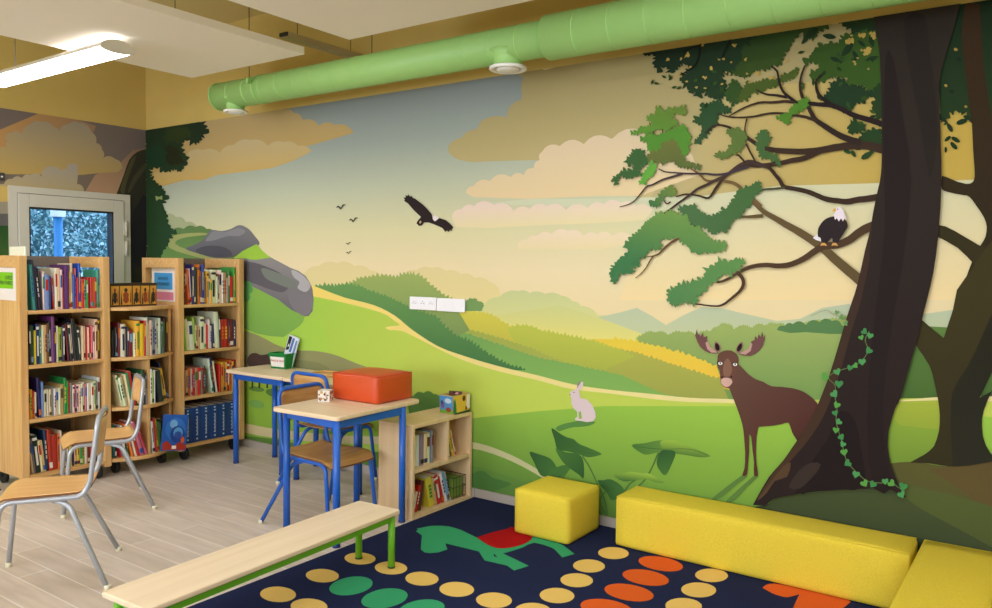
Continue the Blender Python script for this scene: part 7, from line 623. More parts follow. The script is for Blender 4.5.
RUG_FIGURES = [
([232,194,108],'3858,-1398 3871,-1414 3878,-1431 3880,-1449 3875,-1466 3865,-1481 3851,-1493 3832,-1502 3811,-1506 3788,-1506 3766,-1501 3745,-1492 3727,-1480 3713,-1464 3705,-1447 3703,-1428 3707,-1411 3717,-1395 3732,-1382 3752,-1373 3774,-1369 3797,-1369 3820,-1375 3841,-1384'),
([232,194,108],'3863,-1654 3877,-1670 3885,-1687 3887,-1705 3883,-1722 3873,-1737 3858,-1749 3839,-1758 3817,-1763 3794,-1763 3770,-1759 3748,-1751 3729,-1739 3714,-1723 3705,-1706 3702,-1688 3705,-1670 3715,-1654 3730,-1641 3750,-1632 3774,-1627 3798,-1627 3822,-1632 3844,-1641'),
([232,194,108],'4062,-1657 4075,-1672 4082,-1689 4083,-1707 4078,-1724 4068,-1739 4053,-1751 4035,-1760 4013,-1765 3991,-1765 3968,-1761 3947,-1753 3930,-1741 3916,-1726 3908,-1709 3906,-1691 3910,-1673 3920,-1657 3936,-1644 3956,-1635 3978,-1630 4001,-1630 4024,-1635 4045,-1644'),
([232,194,108],'3842,-1141 3854,-1157 3860,-1175 3861,-1193 3856,-1210 3846,-1225 3832,-1238 3813,-1246 3792,-1250 3771,-1250 3749,-1244 3729,-1235 3712,-1222 3699,-1206 3692,-1188 3690,-1169 3695,-1152 3705,-1136 3720,-1123 3739,-1115 3761,-1111 3784,-1112 3806,-1117 3826,-1127'),
([232,194,108],'4046,-1139 4057,-1156 4063,-1175 4064,-1193 4059,-1211 4048,-1227 4033,-1239 4015,-1248 3994,-1252 3972,-1251 3950,-1245 3931,-1235 3914,-1221 3902,-1205 3895,-1186 3894,-1167 3899,-1148 3909,-1132 3925,-1119 3944,-1110 3966,-1106 3989,-1108 4010,-1114 4030,-1125'),
([232,194,108],'4246,-1149 4256,-1167 4262,-1186 4262,-1205 4257,-1223 4246,-1238 4231,-1251 4213,-1259 4193,-1263 4171,-1262 4150,-1256 4131,-1245 4115,-1230 4104,-1213 4097,-1194 4096,-1174 4101,-1155 4112,-1139 4127,-1126 4146,-1117 4168,-1114 4190,-1116 4211,-1122 4230,-1134'),
([232,194,108],'4447,-1147 4457,-1166 4462,-1185 4461,-1205 4455,-1223 4444,-1239 4429,-1252 4411,-1260 4391,-1264 4370,-1262 4349,-1256 4331,-1245 4316,-1230 4305,-1212 4299,-1192 4299,-1172 4304,-1152 4315,-1135 4331,-1122 4350,-1114 4371,-1110 4393,-1112 4414,-1120 4432,-1132'),
([232,194,108],'4645,-1141 4654,-1160 4658,-1180 4657,-1199 4650,-1218 4639,-1234 4624,-1247 4606,-1255 4586,-1258 4566,-1257 4546,-1250 4529,-1239 4514,-1224 4504,-1206 4500,-1186 4500,-1165 4507,-1146 4518,-1129 4534,-1116 4553,-1107 4573,-1104 4595,-1106 4614,-1113 4632,-1126'),
([232,194,108],'4836,-1130 4844,-1149 4847,-1169 4845,-1189 4838,-1208 4827,-1224 4812,-1237 4794,-1245 4775,-1248 4755,-1246 4736,-1239 4719,-1228 4706,-1212 4697,-1194 4693,-1173 4695,-1152 4701,-1133 4713,-1116 4729,-1102 4747,-1094 4768,-1091 4788,-1093 4807,-1101 4824,-1114'),
([232,194,108],'4783,-549 4791,-570 4793,-592 4791,-614 4784,-634 4772,-650 4757,-663 4739,-671 4720,-673 4701,-670 4682,-661 4666,-648 4653,-630 4645,-609 4641,-587 4643,-565 4650,-544 4662,-526 4678,-513 4696,-505 4716,-503 4736,-507 4755,-517 4771,-531'),
([232,194,108],'4820,-738 4828,-758 4830,-779 4828,-800 4821,-819 4810,-835 4795,-848 4778,-855 4759,-858 4740,-855 4722,-847 4706,-834 4694,-817 4685,-797 4682,-776 4683,-754 4690,-734 4702,-717 4717,-704 4735,-696 4754,-694 4774,-698 4792,-707 4808,-721'),
([232,194,108],'4836,-937 4844,-957 4847,-978 4845,-998 4838,-1017 4826,-1034 4812,-1046 4794,-1054 4775,-1057 4755,-1055 4737,-1047 4721,-1034 4707,-1018 4699,-998 4695,-977 4696,-956 4703,-936 4714,-918 4730,-905 4748,-897 4768,-895 4788,-898 4807,-907 4823,-920'),
([232,194,108],'4799,-324 4807,-345 4809,-368 4806,-389 4798,-409 4786,-426 4771,-439 4753,-447 4734,-449 4715,-446 4697,-437 4681,-423 4669,-405 4661,-384 4658,-362 4660,-339 4668,-318 4680,-300 4696,-287 4715,-279 4735,-277 4754,-281 4772,-291 4788,-306'),
([232,194,108],'5299,-305 5303,-327 5303,-350 5299,-373 5290,-393 5277,-411 5262,-424 5245,-431 5227,-433 5209,-429 5193,-419 5179,-404 5169,-385 5164,-363 5163,-339 5167,-316 5176,-294 5189,-276 5205,-262 5223,-254 5242,-253 5260,-258 5276,-269 5289,-285'),
([232,194,108],'5313,-503 5318,-525 5318,-548 5314,-571 5305,-592 5292,-609 5277,-622 5259,-630 5241,-632 5223,-628 5206,-619 5192,-604 5182,-585 5176,-563 5175,-539 5179,-515 5188,-494 5201,-475 5217,-462 5236,-454 5255,-452 5273,-457 5290,-467 5304,-483'),
([232,194,108],'5323,-703 5329,-725 5329,-747 5324,-769 5315,-789 5303,-807 5287,-819 5270,-827 5251,-830 5233,-827 5217,-818 5203,-804 5193,-786 5187,-765 5186,-742 5189,-719 5198,-698 5211,-679 5228,-666 5246,-658 5265,-656 5284,-660 5300,-670 5314,-684'),
([60,160,110],'4032,-1357 4050,-1378 4063,-1402 4070,-1429 4071,-1457 4066,-1483 4056,-1507 4041,-1526 4022,-1540 4000,-1547 3977,-1547 3954,-1540 3933,-1527 3915,-1508 3901,-1484 3892,-1457 3890,-1428 3894,-1400 3904,-1375 3920,-1355 3940,-1340 3963,-1333 3987,-1334 4011,-1342'),
([60,160,110],'4247,-1362 4263,-1384 4275,-1409 4281,-1437 4280,-1465 4274,-1492 4263,-1516 4247,-1536 4227,-1550 4206,-1557 4183,-1558 4160,-1551 4140,-1537 4123,-1518 4110,-1493 4103,-1465 4102,-1436 4107,-1407 4118,-1381 4135,-1360 4156,-1346 4179,-1338 4203,-1339 4226,-1347'),
([60,160,110],'4448,-1356 4463,-1377 4473,-1403 4478,-1431 4477,-1459 4470,-1486 4458,-1510 4441,-1529 4422,-1543 4401,-1550 4378,-1550 4357,-1543 4338,-1529 4322,-1509 4311,-1484 4305,-1457 4305,-1427 4311,-1399 4323,-1373 4340,-1352 4361,-1338 4384,-1331 4407,-1332 4429,-1340'),
([222,98,40],'5088,-331 5092,-354 5089,-377 5079,-398 5063,-416 5041,-430 5015,-439 4988,-442 4959,-439 4932,-431 4908,-417 4889,-398 4877,-376 4871,-353 4874,-329 4883,-307 4901,-287 4923,-273 4950,-264 4980,-261 5009,-265 5036,-275 5059,-290 5077,-309'),
([222,98,40],'5101,-532 5106,-554 5103,-577 5093,-598 5077,-616 5055,-631 5030,-640 5002,-644 4974,-642 4947,-634 4924,-621 4904,-603 4891,-582 4886,-558 4888,-535 4897,-512 4914,-493 4937,-478 4963,-468 4992,-465 5021,-468 5049,-477 5072,-492 5090,-510'),
([222,98,40],'5115,-731 5120,-753 5117,-775 5107,-796 5091,-815 5069,-829 5043,-839 5015,-844 4987,-842 4960,-836 4935,-823 4916,-806 4903,-786 4897,-763 4899,-740 4908,-718 4925,-698 4948,-683 4975,-673 5005,-669 5034,-671 5062,-679 5085,-692 5104,-710'),
([222,98,40],'5118,-937 5123,-960 5121,-983 5111,-1005 5094,-1024 5072,-1040 5046,-1050 5017,-1056 4988,-1055 4960,-1048 4934,-1036 4914,-1019 4900,-999 4893,-975 4894,-951 4904,-928 4921,-908 4944,-891 4972,-880 5002,-875 5033,-877 5062,-885 5086,-898 5106,-916'),
([60,160,110],'3732,-717 3731,-707 3728,-694 3717,-687 3709,-680 3712,-672 3719,-660 3725,-639 3733,-616 3744,-598 3761,-582 3788,-563 3823,-549 3866,-548 3911,-554 3950,-565 3986,-578 4017,-586 4052,-598 4103,-624 4154,-648 4195,-661 4229,-662 4255,-648 4275,-622 4293,-583 4305,-537 4303,-488 4292,-442 4270,-408 4257,-387 4281,-381 4318,-383 4351,-388 4387,-396 4437,-409 4477,-421 4584,-493 4559,-571 4488,-513 4472,-500 4442,-486 4387,-476 4336,-480 4326,-522 4328,-573 4320,-612 4311,-648 4302,-681 4295,-704 4488,-764 4463,-855 4401,-824 4278,-836 4182,-755 3976,-766 4002,-793 4039,-828 4030,-888 4002,-921 3974,-930 3933,-909 3864,-825 3801,-747'),
([170,24,28],'4052,-598 4057,-555 4066,-497 4086,-429 4105,-373 4096,-350 4109,-340 4141,-358 4168,-364 4203,-372 4232,-379 4259,-389 4280,-409 4296,-438 4305,-486 4305,-537 4293,-583 4275,-622 4255,-648 4229,-662 4189,-658 4154,-648'),
([22,24,60],'4283,-764 4257,-732 4302,-762'),
([222,98,40],'5471,-348 5471,-328 5474,-304 5482,-283 5498,-265 5533,-255 5565,-249 5806,-244 5826,-267 5818,-324 5801,-398 5804,-719 5616,-860 5648,-560 5627,-352 5627,-334 5623,-322 5612,-345 5598,-374 5588,-386 5575,-391 5549,-388 5526,-383')]

def mural_mat():
    m, t, p = new_mat('printed_wall_covering'); a = t.nodes.new('ShaderNodeVertexColor'); a.layer_name = 'print'
    t.links.new(a.outputs['Color'], p.inputs['Base Color']); p.inputs['Roughness'].default_value = .7; p.inputs['Specular IOR Level'].default_value = .12; return m
M_MURAL = mural_mat()
def sheet(name, rows, side, parent=None):
    vs, fs, cs = [], [], []
    for idx, c0, c1, g, q in rows:
        n = [int(v) for pr in q.split() for v in pr.split(',')]; P = [(n[i]/1000, n[i+1]/1000) for i in range(0, len(n), 2)]
        a, b = lin(c0), lin(c1 or c0); off = .001+idx*.00006; base = len(vs)
        P, _e, tris = delaunay_2d_cdt([Vector(q_) for q_ in P], [], [list(range(len(P)))], 1, 1e-6)[:3]
        for u, v in P:
            t = 0
            if g:
                dx, dy = (g[2]-g[0])/1000, (g[3]-g[1])/1000; t = ((u-g[0]/1000)*dx+(v-g[1]/1000)*dy)/max(dx*dx+dy*dy, 1e-9); t = max(-.3, min(1.3, t))
            cs.append([max(0, min(.92, (a[k]+(b[k]-a[k])*t)/GAIN)) for k in range(3)]+[1])
            vs.append((u, -off, v) if side == 'R' else (off, u, v))
        for tr in tris:
            A, B, C = (Vector(vs[base+i]) for i in tr); nn = (B-A).cross(C-A); want = Vector((0, -1, 0)) if side == 'R' else Vector((1, 0, 0))
            if nn.length < 1e-9: continue
            fs.append(tuple(base+i for i in (tr if nn.dot(want) > 0 else tr[::-1])))
    me = bpy.data.meshes.new(name); me.from_pydata(vs, [], fs); at = me.color_attributes.new('print', 'FLOAT_COLOR', 'POINT')
    for i, c in enumerate(cs): at.data[i].color = c
    me.materials.append(M_MURAL); o = bpy.data.objects.new(name, me); COL.objects.link(o)
    if parent: o.parent = parent
    return o
PICS = {'leafy_branch': ('leafy_tree_picture', None), 'flying_eagle_figure': ('flying_eagle_picture', 'dark eagle painted in flight, wings spread'), 'rabbit_figure': ('rabbit_picture', 'pale pink rabbit painted sitting'),
 'boar_figure': ('boar_picture', 'dark brown boar painted above the far desk'), 'moose_figure': ('moose_picture', 'brown moose painted standing by the big tree'), 'forest_trees_picture': ('distant_trees_picture', None),
 'tree_canopy_picture': ('canopy_picture', None), 'tree_picture': ('tree_picture', 'large dark tree trunk with bare branches'), 'ivy_figure': ('ivy_picture', 'green ivy garland climbing the painted trunk'),
 'perched_eagle_figure': ('perched_eagle_picture', 'white headed eagle painted sitting on a branch')}
def mural(side, name, label):
    rows = [(i, r[2], r[3], r[4], r[5], r[1]) for i, r in enumerate(q for q in MURAL if q[0] == side)]
    base = sheet(name, [r[:5] for r in rows if r[5] == 'm'], side); tag(base, label, 'mural')
    for key in dict.fromkeys(r[5] for r in rows if r[5] != 'm'):
        nm, lb = PICS.get(key, ('bird_picture', None)); o = sheet(nm, [r[:5] for r in rows if r[5] == key], side, base)
        if lb: o['label'] = lb
    return base
mural('R', 'forest_mural', 'long printed forest landscape mural with moose, tree and green hills')
mural('L', 'cloud_mural', 'printed mural of beige clouds and dark rock around the glazed door')
# ================================================================ bookcases
def casters(root, pts, z=.045):
    for x, y in pts:
        c = MB(); c.tube([(x, y-.012, z), (x, y+.012, z)], z, M_BLACK, 16); c.box(x-.012, y-.018, z, x+.012, y+.018, z+.05, M_BLACK); c.build('caster', root)
CX0, CX1, SH = -.46, 0.0, (.095, .44, .775, 1.11)           # local: front at x=0, wall side at -.46
def tall_case(y0, label, closed=False):
    t = thing('bookcase', label, 'bookcase', (1.40, y0, 0), 0, 'tall bookcases'); Wd = .56
    casters(t, [(-.05, .07), (-.05, Wd-.07), (-.41, .07), (-.41, Wd-.07)])
    for y, s in ((0, 1), (Wd-.045, -1)):
        p = MB(); p.box(-.045, y, .075, 0, y+.045, 1.467, M_OAK, .003); p.box(CX0, y, .075, CX0+.045, y+.045, 1.467, M_OAK, .003)
        p.box(CX0+.045, y, 1.395, -.045, y+.045, 1.467, M_OAKX, .002); p.box(CX0+.045, y+.012, .10, -.045, y+.033, 1.395 if closed and y == 0 else 1.15, M_OAK); p.build('side_panel', t)
    MB().box(CX0, .045, .09, CX0+.016, Wd-.045, 1.13, M_GREYPANEL).build('back_panel', t); MB().box(CX0, .045, 1.395, CX0+.03, Wd-.045, 1.467, M_GREYPANEL).build('back_rail', t)
    for z in SH: MB().box(CX0+.018, .046, z, -.002, Wd-.046, z+.022, M_OAKX, .002).build('shelf', t)
    return t
left_case = tall_case(-1.67, 'tall oak bookcase on wheels, the one with the green sign', True)
right_case = tall_case(-.61, 'tall oak bookcase on wheels in the corner by the forest mural')
mid = thing('low_bookcase', 'lower oak bookcase with bowed shelves between the two tall bookcases', 'bookcase', (1.40, -1.105, 0))
casters(mid, [(-.09, .07), (-.09, .41), (-.40, .06), (-.40, .42)])
def bow(y0=.003, y1=.487): # bowed shelf outline (x, y)
    pts = []
    for k in range(15):
        u = k/14; y = y0+(y1-y0)*u; pts.append((-.01+.085*math.sin(PI*min(1, u*1.05))-.05*u**3, y))
    return pts+[(-.44, y1), (-.44, y0)]
for z in SH: MB().prism(bow(), z, z+.022, M_OAKX, bev=.002).build('shelf', mid)
MB().box(-.456, .003, .09, -.441, .487, 1.13, M_OAK).build('back_panel', mid)
for y in (.003, .467): MB().box(-.44, y, .1175, -.08, y+.02, .4385, M_OAK).box(-.44, y, .4635, -.08, y+.02, .7735, M_OAK).box(-.44, y, .7985, -.08, y+.02, 1.1085, M_OAK).build('side_panel', mid)
for z0, z1 in ((.1175, .4385), (.4625, .7735)): MB().box(-.43, .234, z0, .035, .252, z1, M_OAK).build('divider', mid)
# ---------------------------------------------------------------- books
def book_mesh(t, h, d, c, band=None, kind=0):
    """spine at +x; y is the thickness; covers and rounded spine around a recessed page block"""
    m = MB(); cm = book_mat(c); b = min(.0022, t*.16)
    if t > .012: m.box(-d+.003, b, .003, -.004, t-b, h-.003, M_PAPER)
    pts = [(-d, 0), (-.004, 0)]+[(.0005-.0045*(2*k/4-1)**2, t*k/4) for k in range(0, 5)][1:4]+[(-.004, t), (-d, t)]
    inner = [(-d, t-b), (-.006, t-b), (-.006, b), (-d, b)]
    if t > .012: m.prism(pts+inner, 0, h, cm)
    else: m.prism(pts, 0, h, cm)
    if band:
        bm_ = book_mat(band); e = .0012
        if kind == 0: m.box(-.003, t*.18, h*.55, e, t*.82, h*.86, bm_)
        elif kind == 1:
            for q in (.3, .42, .54, .66): m.box(-.003, t*.3, h*q, e, t*.7, h*(q+.085), bm_)
        elif kind == 2: m.box(-.003, t*.06, h*.04, e, t*.94, h*.15, bm_); m.box(-.003, t*.35, h*.35, e, t*.62, h*.8, bm_)
        elif kind == 3: m.box(-.003, t*.08, h*.86, e, t*.92, h*.93, bm_); m.box(-.003, t*.3, h*.2, e, t*.7, h*.7, bm_)
        else: m.box(-.003, t*.1, h*.06, e, t*.9, h*.2, bm_)
    return m
CN = dict(w=(232, 228, 218), c=(222, 208, 176), k=(34, 34, 40), n=(34, 46, 92), b=(40, 88, 170), s=(120, 160, 200), r=(188, 36, 34), m=(112, 34, 42), o=(222, 112, 40), y=(228, 192, 56), g=(56, 140, 70), d=(34, 74, 58), l=(150, 190, 70), t=(200, 164, 116), p=(104, 56, 122), i=(214, 110, 136), a=(132, 134, 136), e=(60, 140, 140), u=(104, 72, 52), x=(24, 72, 132))
CW = dict(w='white', c='cream', k='black', n='navy', b='blue', s='pale blue', r='red', m='maroon', o='orange', y='yellow', g='green', d='dark green', l='lime green', t='tan', p='purple', i='pink', a='grey', e='teal', u='brown', x='deep blue')
ORD = ['first', 'second', 'third', 'fourth', 'fifth', 'sixth', 'seventh', 'eighth', 'ninth', 'tenth', 'eleventh', 'twelfth', 'thirteenth', 'fourteenth', 'fifteenth', 'sixteenth', 'seventeenth', 'eighteenth', 'nineteenth', 'twentieth']
def ordinal(k): return ORD[k] if k < 20 else (['twenty', 'thirty', 'forty'][(k+1)//10-2]+'-'+ORD[(k+1) % 10-1]) if (k+1) % 10 else 'thirtieth'
brnd = random.Random(11)
def row(base, y0, y1, z, spec, where, group, front=-.03, maxh=.29, depth=.2, xf=None):
    """spec: 'c18h24' tokens = colour, thickness mm, height cm, optional lean degrees (+ leans left) after '/'; '_12' is a gap"""
    items = []
    for tok in spec.split():
        if tok[0] == '_': items.append((None, int(tok[1:])/1000, 0, 0)); continue
        c = tok[0]; body = tok[1:]; lean = 0
        if '/' in body: body, ln = body.split('/'); lean = float(ln)
        th, hh = body.split('h'); items.append((c, int(th)/1000, float(hh)/100, math.radians(lean)))
    # natural width, then stretched to the shelf
    def lay(sc):
        y = y0; out = []; prev = 0
        for c, th, h, a in items:
            if c is None: y += th*sc; prev = 0; continue
            th *= sc
            y += max(0, max(h, out[-1][3] if out else 0)*(math.sin(a)-math.sin(prev)))
            out.append((c, y, th, h, a)); y += th/math.cos(a)+.0004; prev = a
        if prev < 0: y += out[-1][3]*math.sin(-prev)
        return out, y
    lo, hi = .3, 3
    for _ in range(30):
        sc = (lo+hi)/2
        if lay(sc)[1] > y1: hi = sc
        else: lo = sc
    out, _ = lay(lo); n = len(out)
    for k, (c, y, th, h, a) in enumerate(out):
        col = tuple(max(0, min(255, v+brnd.choice((-12, 0, 10)))) for v in CN[c]); dark = sum(col) < 330
        band = brnd.choice(['w', 'c', 'y', 'w', 'o', 's'] if dark else ['k', 'n', 'r', 'm', 'u', 'g', 'b']); band = CN[band] if brnd.random() < .75 else None
        dp = depth*brnd.uniform(.85, 1.05); h = min(h, maxh)
        o = book_mesh(th, h, dp, col, band, brnd.randrange(5)).build('book')
        fx = (xf((y-y0)/(y1-y0)) if xf else front)-brnd.uniform(0, .012)
        o.location = (base[0]+fx, base[1]+y, z+.0006+(th*math.sin(-a) if a < 0 else 0)); o.rotation_euler = (a, 0, 0)
        lr = k+1 <= (n+1)//2
        pos = ordinal(k)+' from left' if lr else (ordinal(n-1-k)+' from right' if k < n-1 else 'last on the right')
        tag(o, '%s spine book%s, %s, %s' % (CW[c], ' leaning' if abs(a) > .05 else '', pos, where), 'book', group)
T1, T2, T3, T4 = SH[3]+.022, SH[2]+.022, SH[1]+.022, SH[0]+.022
Lc, Mc, Rc = (1.40, -1.67), (1.40, -1.105), (1.40, -.61)
def where(s, n): return '%s shelf of %s bookcase' % (s, n)
row(Lc, .05, .508, T1, 'w14h39 e16h28/4 n14h31/4 k12h27/5 k9h26/5 w12h24 s22h22 b14h21 r8h20/3 w14h26 c16h26 w14h25 o9h22 p28h28 y9h24 c12h29 b14h22 i9h26 r9h20 b16h29 r18h19 c12h19 g10h18 r14h20 r12h20 o14h20 r14h20 e14h25', where('top', 'left tall'), 'books on the left bookcase, top shelf', maxh=.39)
row(Lc, .05, .508, T2, 'k12h20 k10h24 d14h24 y10h21 n16h25 e12h22 c12h24 t12h24 u10h25 k12h26 p16h30 n10h22 w10h23 l20h22 n12h23 m10h24/4 k14h25/4 w8h24/4 k16h27/4 d10h24/4 k12h21/4 c12h22 w10h22 r8h21 c10h21 r9h20 i10h22 w10h21 c16h26 k10h27', where('second', 'left tall'), 'books on the left bookcase, second shelf')
row(Lc, .05, .508, T3, 'o16h18 y14h18 r12h17 w10h16 n14h25/3 s12h22 c15h17 w12h17 c14h17 a12h17 w14h17 c14h17 w12h17 t20h19 g14h23 g10h21 r10h20 a12h19 c12h18 i12h18 w12h18 c12h18 w12h18 c12h19 i12h18 w12h18 c12h18 w14h18 c12h19 a12h19 w18h21', where('third', 'left tall'), 'books on the left bookcase, third shelf')
row(Lc, .05, .508, T4, 'c9h24/6 a8h22/6 k26h24/6 c14h20/6 t12h20/6 n14h26/3 r18h26/3 r28h22/2 o10h22 c12h24 k18h20 d20h17 y12h18 k12h16 t14h19 y16h19 g14h19 l12h18 c14h15 m14h17 r14h16 n26h19 p22h16', where('bottom', 'left tall'), 'books on the left bookcase, bottom shelf')
def bx(u): return -.03+.085*math.sin(PI*min(1, u*1.05))-.05*u**3
row(Mc, .027, .462, T2, 'k14h18 k12h20 m10h23 w26h22 k8h20 m20h18 c8h16 y22h24 y22h22 r9h24 w12h26 t10h22 c16h24 a16h24 w16h24 c9h23 w18h25 e10h23 k9h24 s16h22 m12h24 g12h23 k16h25 u12h25', 'top row of books in low bookcase', 'books on the middle bookcase, top row', xf=bx)
row(Mc, .027, .232, T3, 'c10h22/12 w14h20/12 t9h21/12 c10h22/10 g9h23/10 r16h24/10 k8h22/8 w14h21 d10h24 k12h22 a10h20', 'second row left half, low bookcase', 'books on the middle bookcase, left of the divider', xf=lambda u: bx(u*.45))
row(Mc, .255, .462, T3, 'w12h24 l10h22 w12h23 k8h21/6 d36h22/6 k8h21/8 y24h23/10 c9h22/12 n12h28/16', 'second row right half, low bookcase', 'books on the middle bookcase, right of the divider', xf=lambda u: bx(.5+u*.45))
row(Mc, .027, .232, T4, 'e9h22 k12h21 r8h20/4 w10h22/8 d10h20/10 o9h23/12 c12h21/14 r10h20/15 i24h24/16 i16h22/18', 'bottom row left half, low bookcase', 'books on the middle bookcase, bottom left', xf=lambda u: bx(u*.45))
row(Mc, .255, .40, T4, 'w12h22/4 r9h24/4 y12h23/6 g12h21/6 a14h20/7 d12h22/7 m9h20/7', 'bottom row right half, low bookcase', 'books on the middle bookcase, bottom right', xf=lambda u: bx(.5+u*.3))
row(Rc, .05, .508, T1, 'w12h27 k12h30 r8h26 o14h25/3 w10h26/3 n14h29 k10h26 d14h27 o16h29 u12h24 b16h29 u12h20 y14h24 c9h19 y12h18 w34h25 c9h20 u9h22 w20h25 w10h23 t22h23 w12h19 g12h24 r24h20 g14h27', where('top', 'right tall'), 'books on the right bookcase, top shelf', maxh=.31)
row(Rc, .05, .508, T2, 'l14h22/5 c16h23/5 w26h21/5 l10h24/4 c12h18/4 t9h17 w26h24 c12h19 r7h18 w12h22 w10h17 n12h18/3 w26h27/3 k10h25/3 r22h21 r22h21 k8h20 m22h21 n14h20', where('second', 'right tall'), 'books on the right bookcase, second shelf')
row(Rc, .05, .508, T3, 'r20h19 t14h19 o20h20 c8h20 r16h20 t20h20 r16h20 a14h21 u22h19 _10 w12h26/8 n14h27/8 c9h24/8 _8 r14h21 y14h22 o14h22 y12h22 r14h22 o14h23 y14h22 r14h23', where('third', 'right tall'), 'books on the right bookcase, third shelf')
# the row of blue volumes with pale print down the spine
for k in range(6):
    v = thing('encyclopedia', 'thick deep blue volume, %s from left, bottom shelf of right tall bookcase' % ORD[k], 'book', (Rc[0]-.03, Rc[1]+.052+.0755*k, T4+.0006), 0, 'matching blue volumes on the bottom shelf')
    t = .074; book_mesh(t, .255, .2, (22+4*(k % 2), 66, 134), None).build('cover', v)
    m = MB(); pale = plain('pale_print', (200, 214, 226), .5)
    m.box(-.001, t*.42, .232, .0012, t*.58, .243, pale); m.box(-.001, t*.40, .212, .0012, t*.62, .220, pale)
    for q in range(16): m.box(-.001, t*(.40+.04*(q % 3)), .05+.009*q, .0012, t*(.60-.03*(q % 2)), .0555+.009*q, pale)
    m.box(-.001, t*.42, .018, .0012, t*.58, .03, pale); m.build('spine_print', v)
def flat_book(name, label, w, h, t, c, loc, rot, paint, cat='book'):
    """a book seen from the front: cover lies in the local x (width) / z (height) plane, facing -y"""
    v = thing(name, label, cat, loc); v.rotation_euler = rot
    MB().box(0, .002, .002, w-.002, t-.002, h-.002, M_PAPER).build('page_block', v)
    MB().box(-.002, 0, 0, w, .002, h, book_mat(c)).box(-.002, t-.002, 0, w, t, h, book_mat(c)).box(-.002, .002, 0, .0, t-.002, h, book_mat(c)).build('cover', v)
    m = MB()
    for i, (col, pts) in enumerate(paint): m.quad([(x*w, -.0006-.0003*i, z*h) for x, z in pts], book_mat(col))
    m.build('cover_picture', v, recalc=False); return v
def blob(cx, cz, rx, rz, n=12): return [(cx+rx*math.cos(2*PI*k/n), cz+rz*math.sin(2*PI*k/n)) for k in range(n)]
flat_book('picture_book', 'large blue picture book with red corner leaning out of the low middle bookcase', .175, .25, .01, (36, 92, 178), (1.478, -.80, T4+.014), (math.radians(-7), math.radians(8), math.radians(80)),
 [((48, 116, 204), blob(.5, .6, .42, .32)), ((120, 178, 228), blob(.42, .74, .16, .12)), ((30, 66, 150), blob(.6, .45, .3, .24)), ((92, 160, 220), blob(.62, .5, .2, .15)), ((44, 84, 168), blob(.62, .44, .15, .1)),
  ((170, 48, 28), [(.02, .02), (.98, .02), (.98, .16), (.7, .24), (.42, .12), (.2, .28), (.02, .2)]), ((240, 236, 226), [(.4, .05), (.58, .05), (.58, .14), (.4, .14)]), ((214, 96, 40), blob(.82, .3, .08, .09))])
# things on the shelves
def sign(name, label, w, h, loc, rz, c, lines, extra=None, right=False):
    v = thing(name, label, 'sign', loc, rz)                       # board in local y/z, facing -y of the room
    MB().box(0, 0, 0, w, .004, h, plain('sign_card', (236, 226, 224), .5)).build('card', v)
    m = MB(); m.quad([(w*.12, -.0008, h*.36), (w*.88, -.0008, h*.36), (w*.88, -.0008, h*.86), (w*.12, -.0008, h*.86)], plain('sign_ink_%d' % c[0], c, .5)); m.build('colour_field', v, recalc=False)
    if extra: MB().quad([(w*.12, -.0008, h*.04), (w*.92, -.0008, h*.04), (w*.92, -.0008, h*.28), (w*.12, -.0008, h*.28)], plain('sign_extra', extra, .5)).build('pink_field', v, recalc=False)
    for k, tx in enumerate(lines): lettering('lettering', tx, .034, plain('dark_print', (30, 40, 60), .5), v, Matrix.Translation((w*(.86 if right else .5), -.0012, h*(.64-.16*k))) @ Matrix.Rotation(PI/2, 4, 'X'), 'RIGHT' if right else 'CENTER')
    return v
sign('shelf_sign', 'white sign with blue field and dark lettering inside right tall bookcase frame', .30, .24, (1.035, -.590, 1.152), 0, (64, 150, 214), ['BANDES', 'DESSINEES'], (222, 130, 160))
sign('shelf_sign', 'white sign with lime green field fixed to the side of the left tall bookcase', .36, .20, (.99, -1.6632, 1.192), 0, (128, 200, 30), ['LIVRES', 'DOCUMENTAIRES'], None, True)
x = thing('decorated_box', 'small brown and gold box painted with dark figures on the low middle bookcase', 'box', (1.235, -1.09, 1.1326), math.radians(1.5))
MB().box(0, 0, 0, .115, .350, .150, plain('box_dark_wood', (70, 44, 26), .4), .004).build('box_body', x)
MB().box(-.002, -.002, .1505, .117, .352, .158, plain('box_rim', (48, 32, 22), .4), .002).build('lid', x)
m = MB(); gold, ink, rust = plain('gold_paint', (206, 150, 56), .45), plain('dark_paint', (34, 26, 26), .5), plain('rust_paint', (140, 62, 30), .5)
for k, (a, b) in enumerate([(.012, .068), (.076, .160), (.168, .222), (.230, .290), (.298, .344)]):
    m.quad([(.1156, a, .012), (.1156, b, .012), (.1156, b, .140), (.1156, a, .140)], gold); cy = (a+b)/2; r = (b-a)*.3
    m.quad([(.1160, cy+r*math.cos(q*PI/6)*(1 if q % 2 else .7), .062+.042*math.sin(q*PI/6)) for q in range(12)], ink if k % 2 == 0 else rust)
    m.quad([(.1164, cy+r*.5*math.cos(q*PI/5), .112+.014*math.sin(q*PI/5)) for q in range(10)], rust if k % 2 == 0 else ink)
    m.quad([(.1162, a+.004, .014), (.1162, a+.016, .014), (.1162, a+.010, .10), (.1162, a+.006, .06)], ink); m.quad([(.1162, b-.014, .03), (.1162, b-.004, .02), (.1162, b-.004, .12), (.1162, b-.010, .09)], rust)
m.build('painted_panels', x, recalc=False)
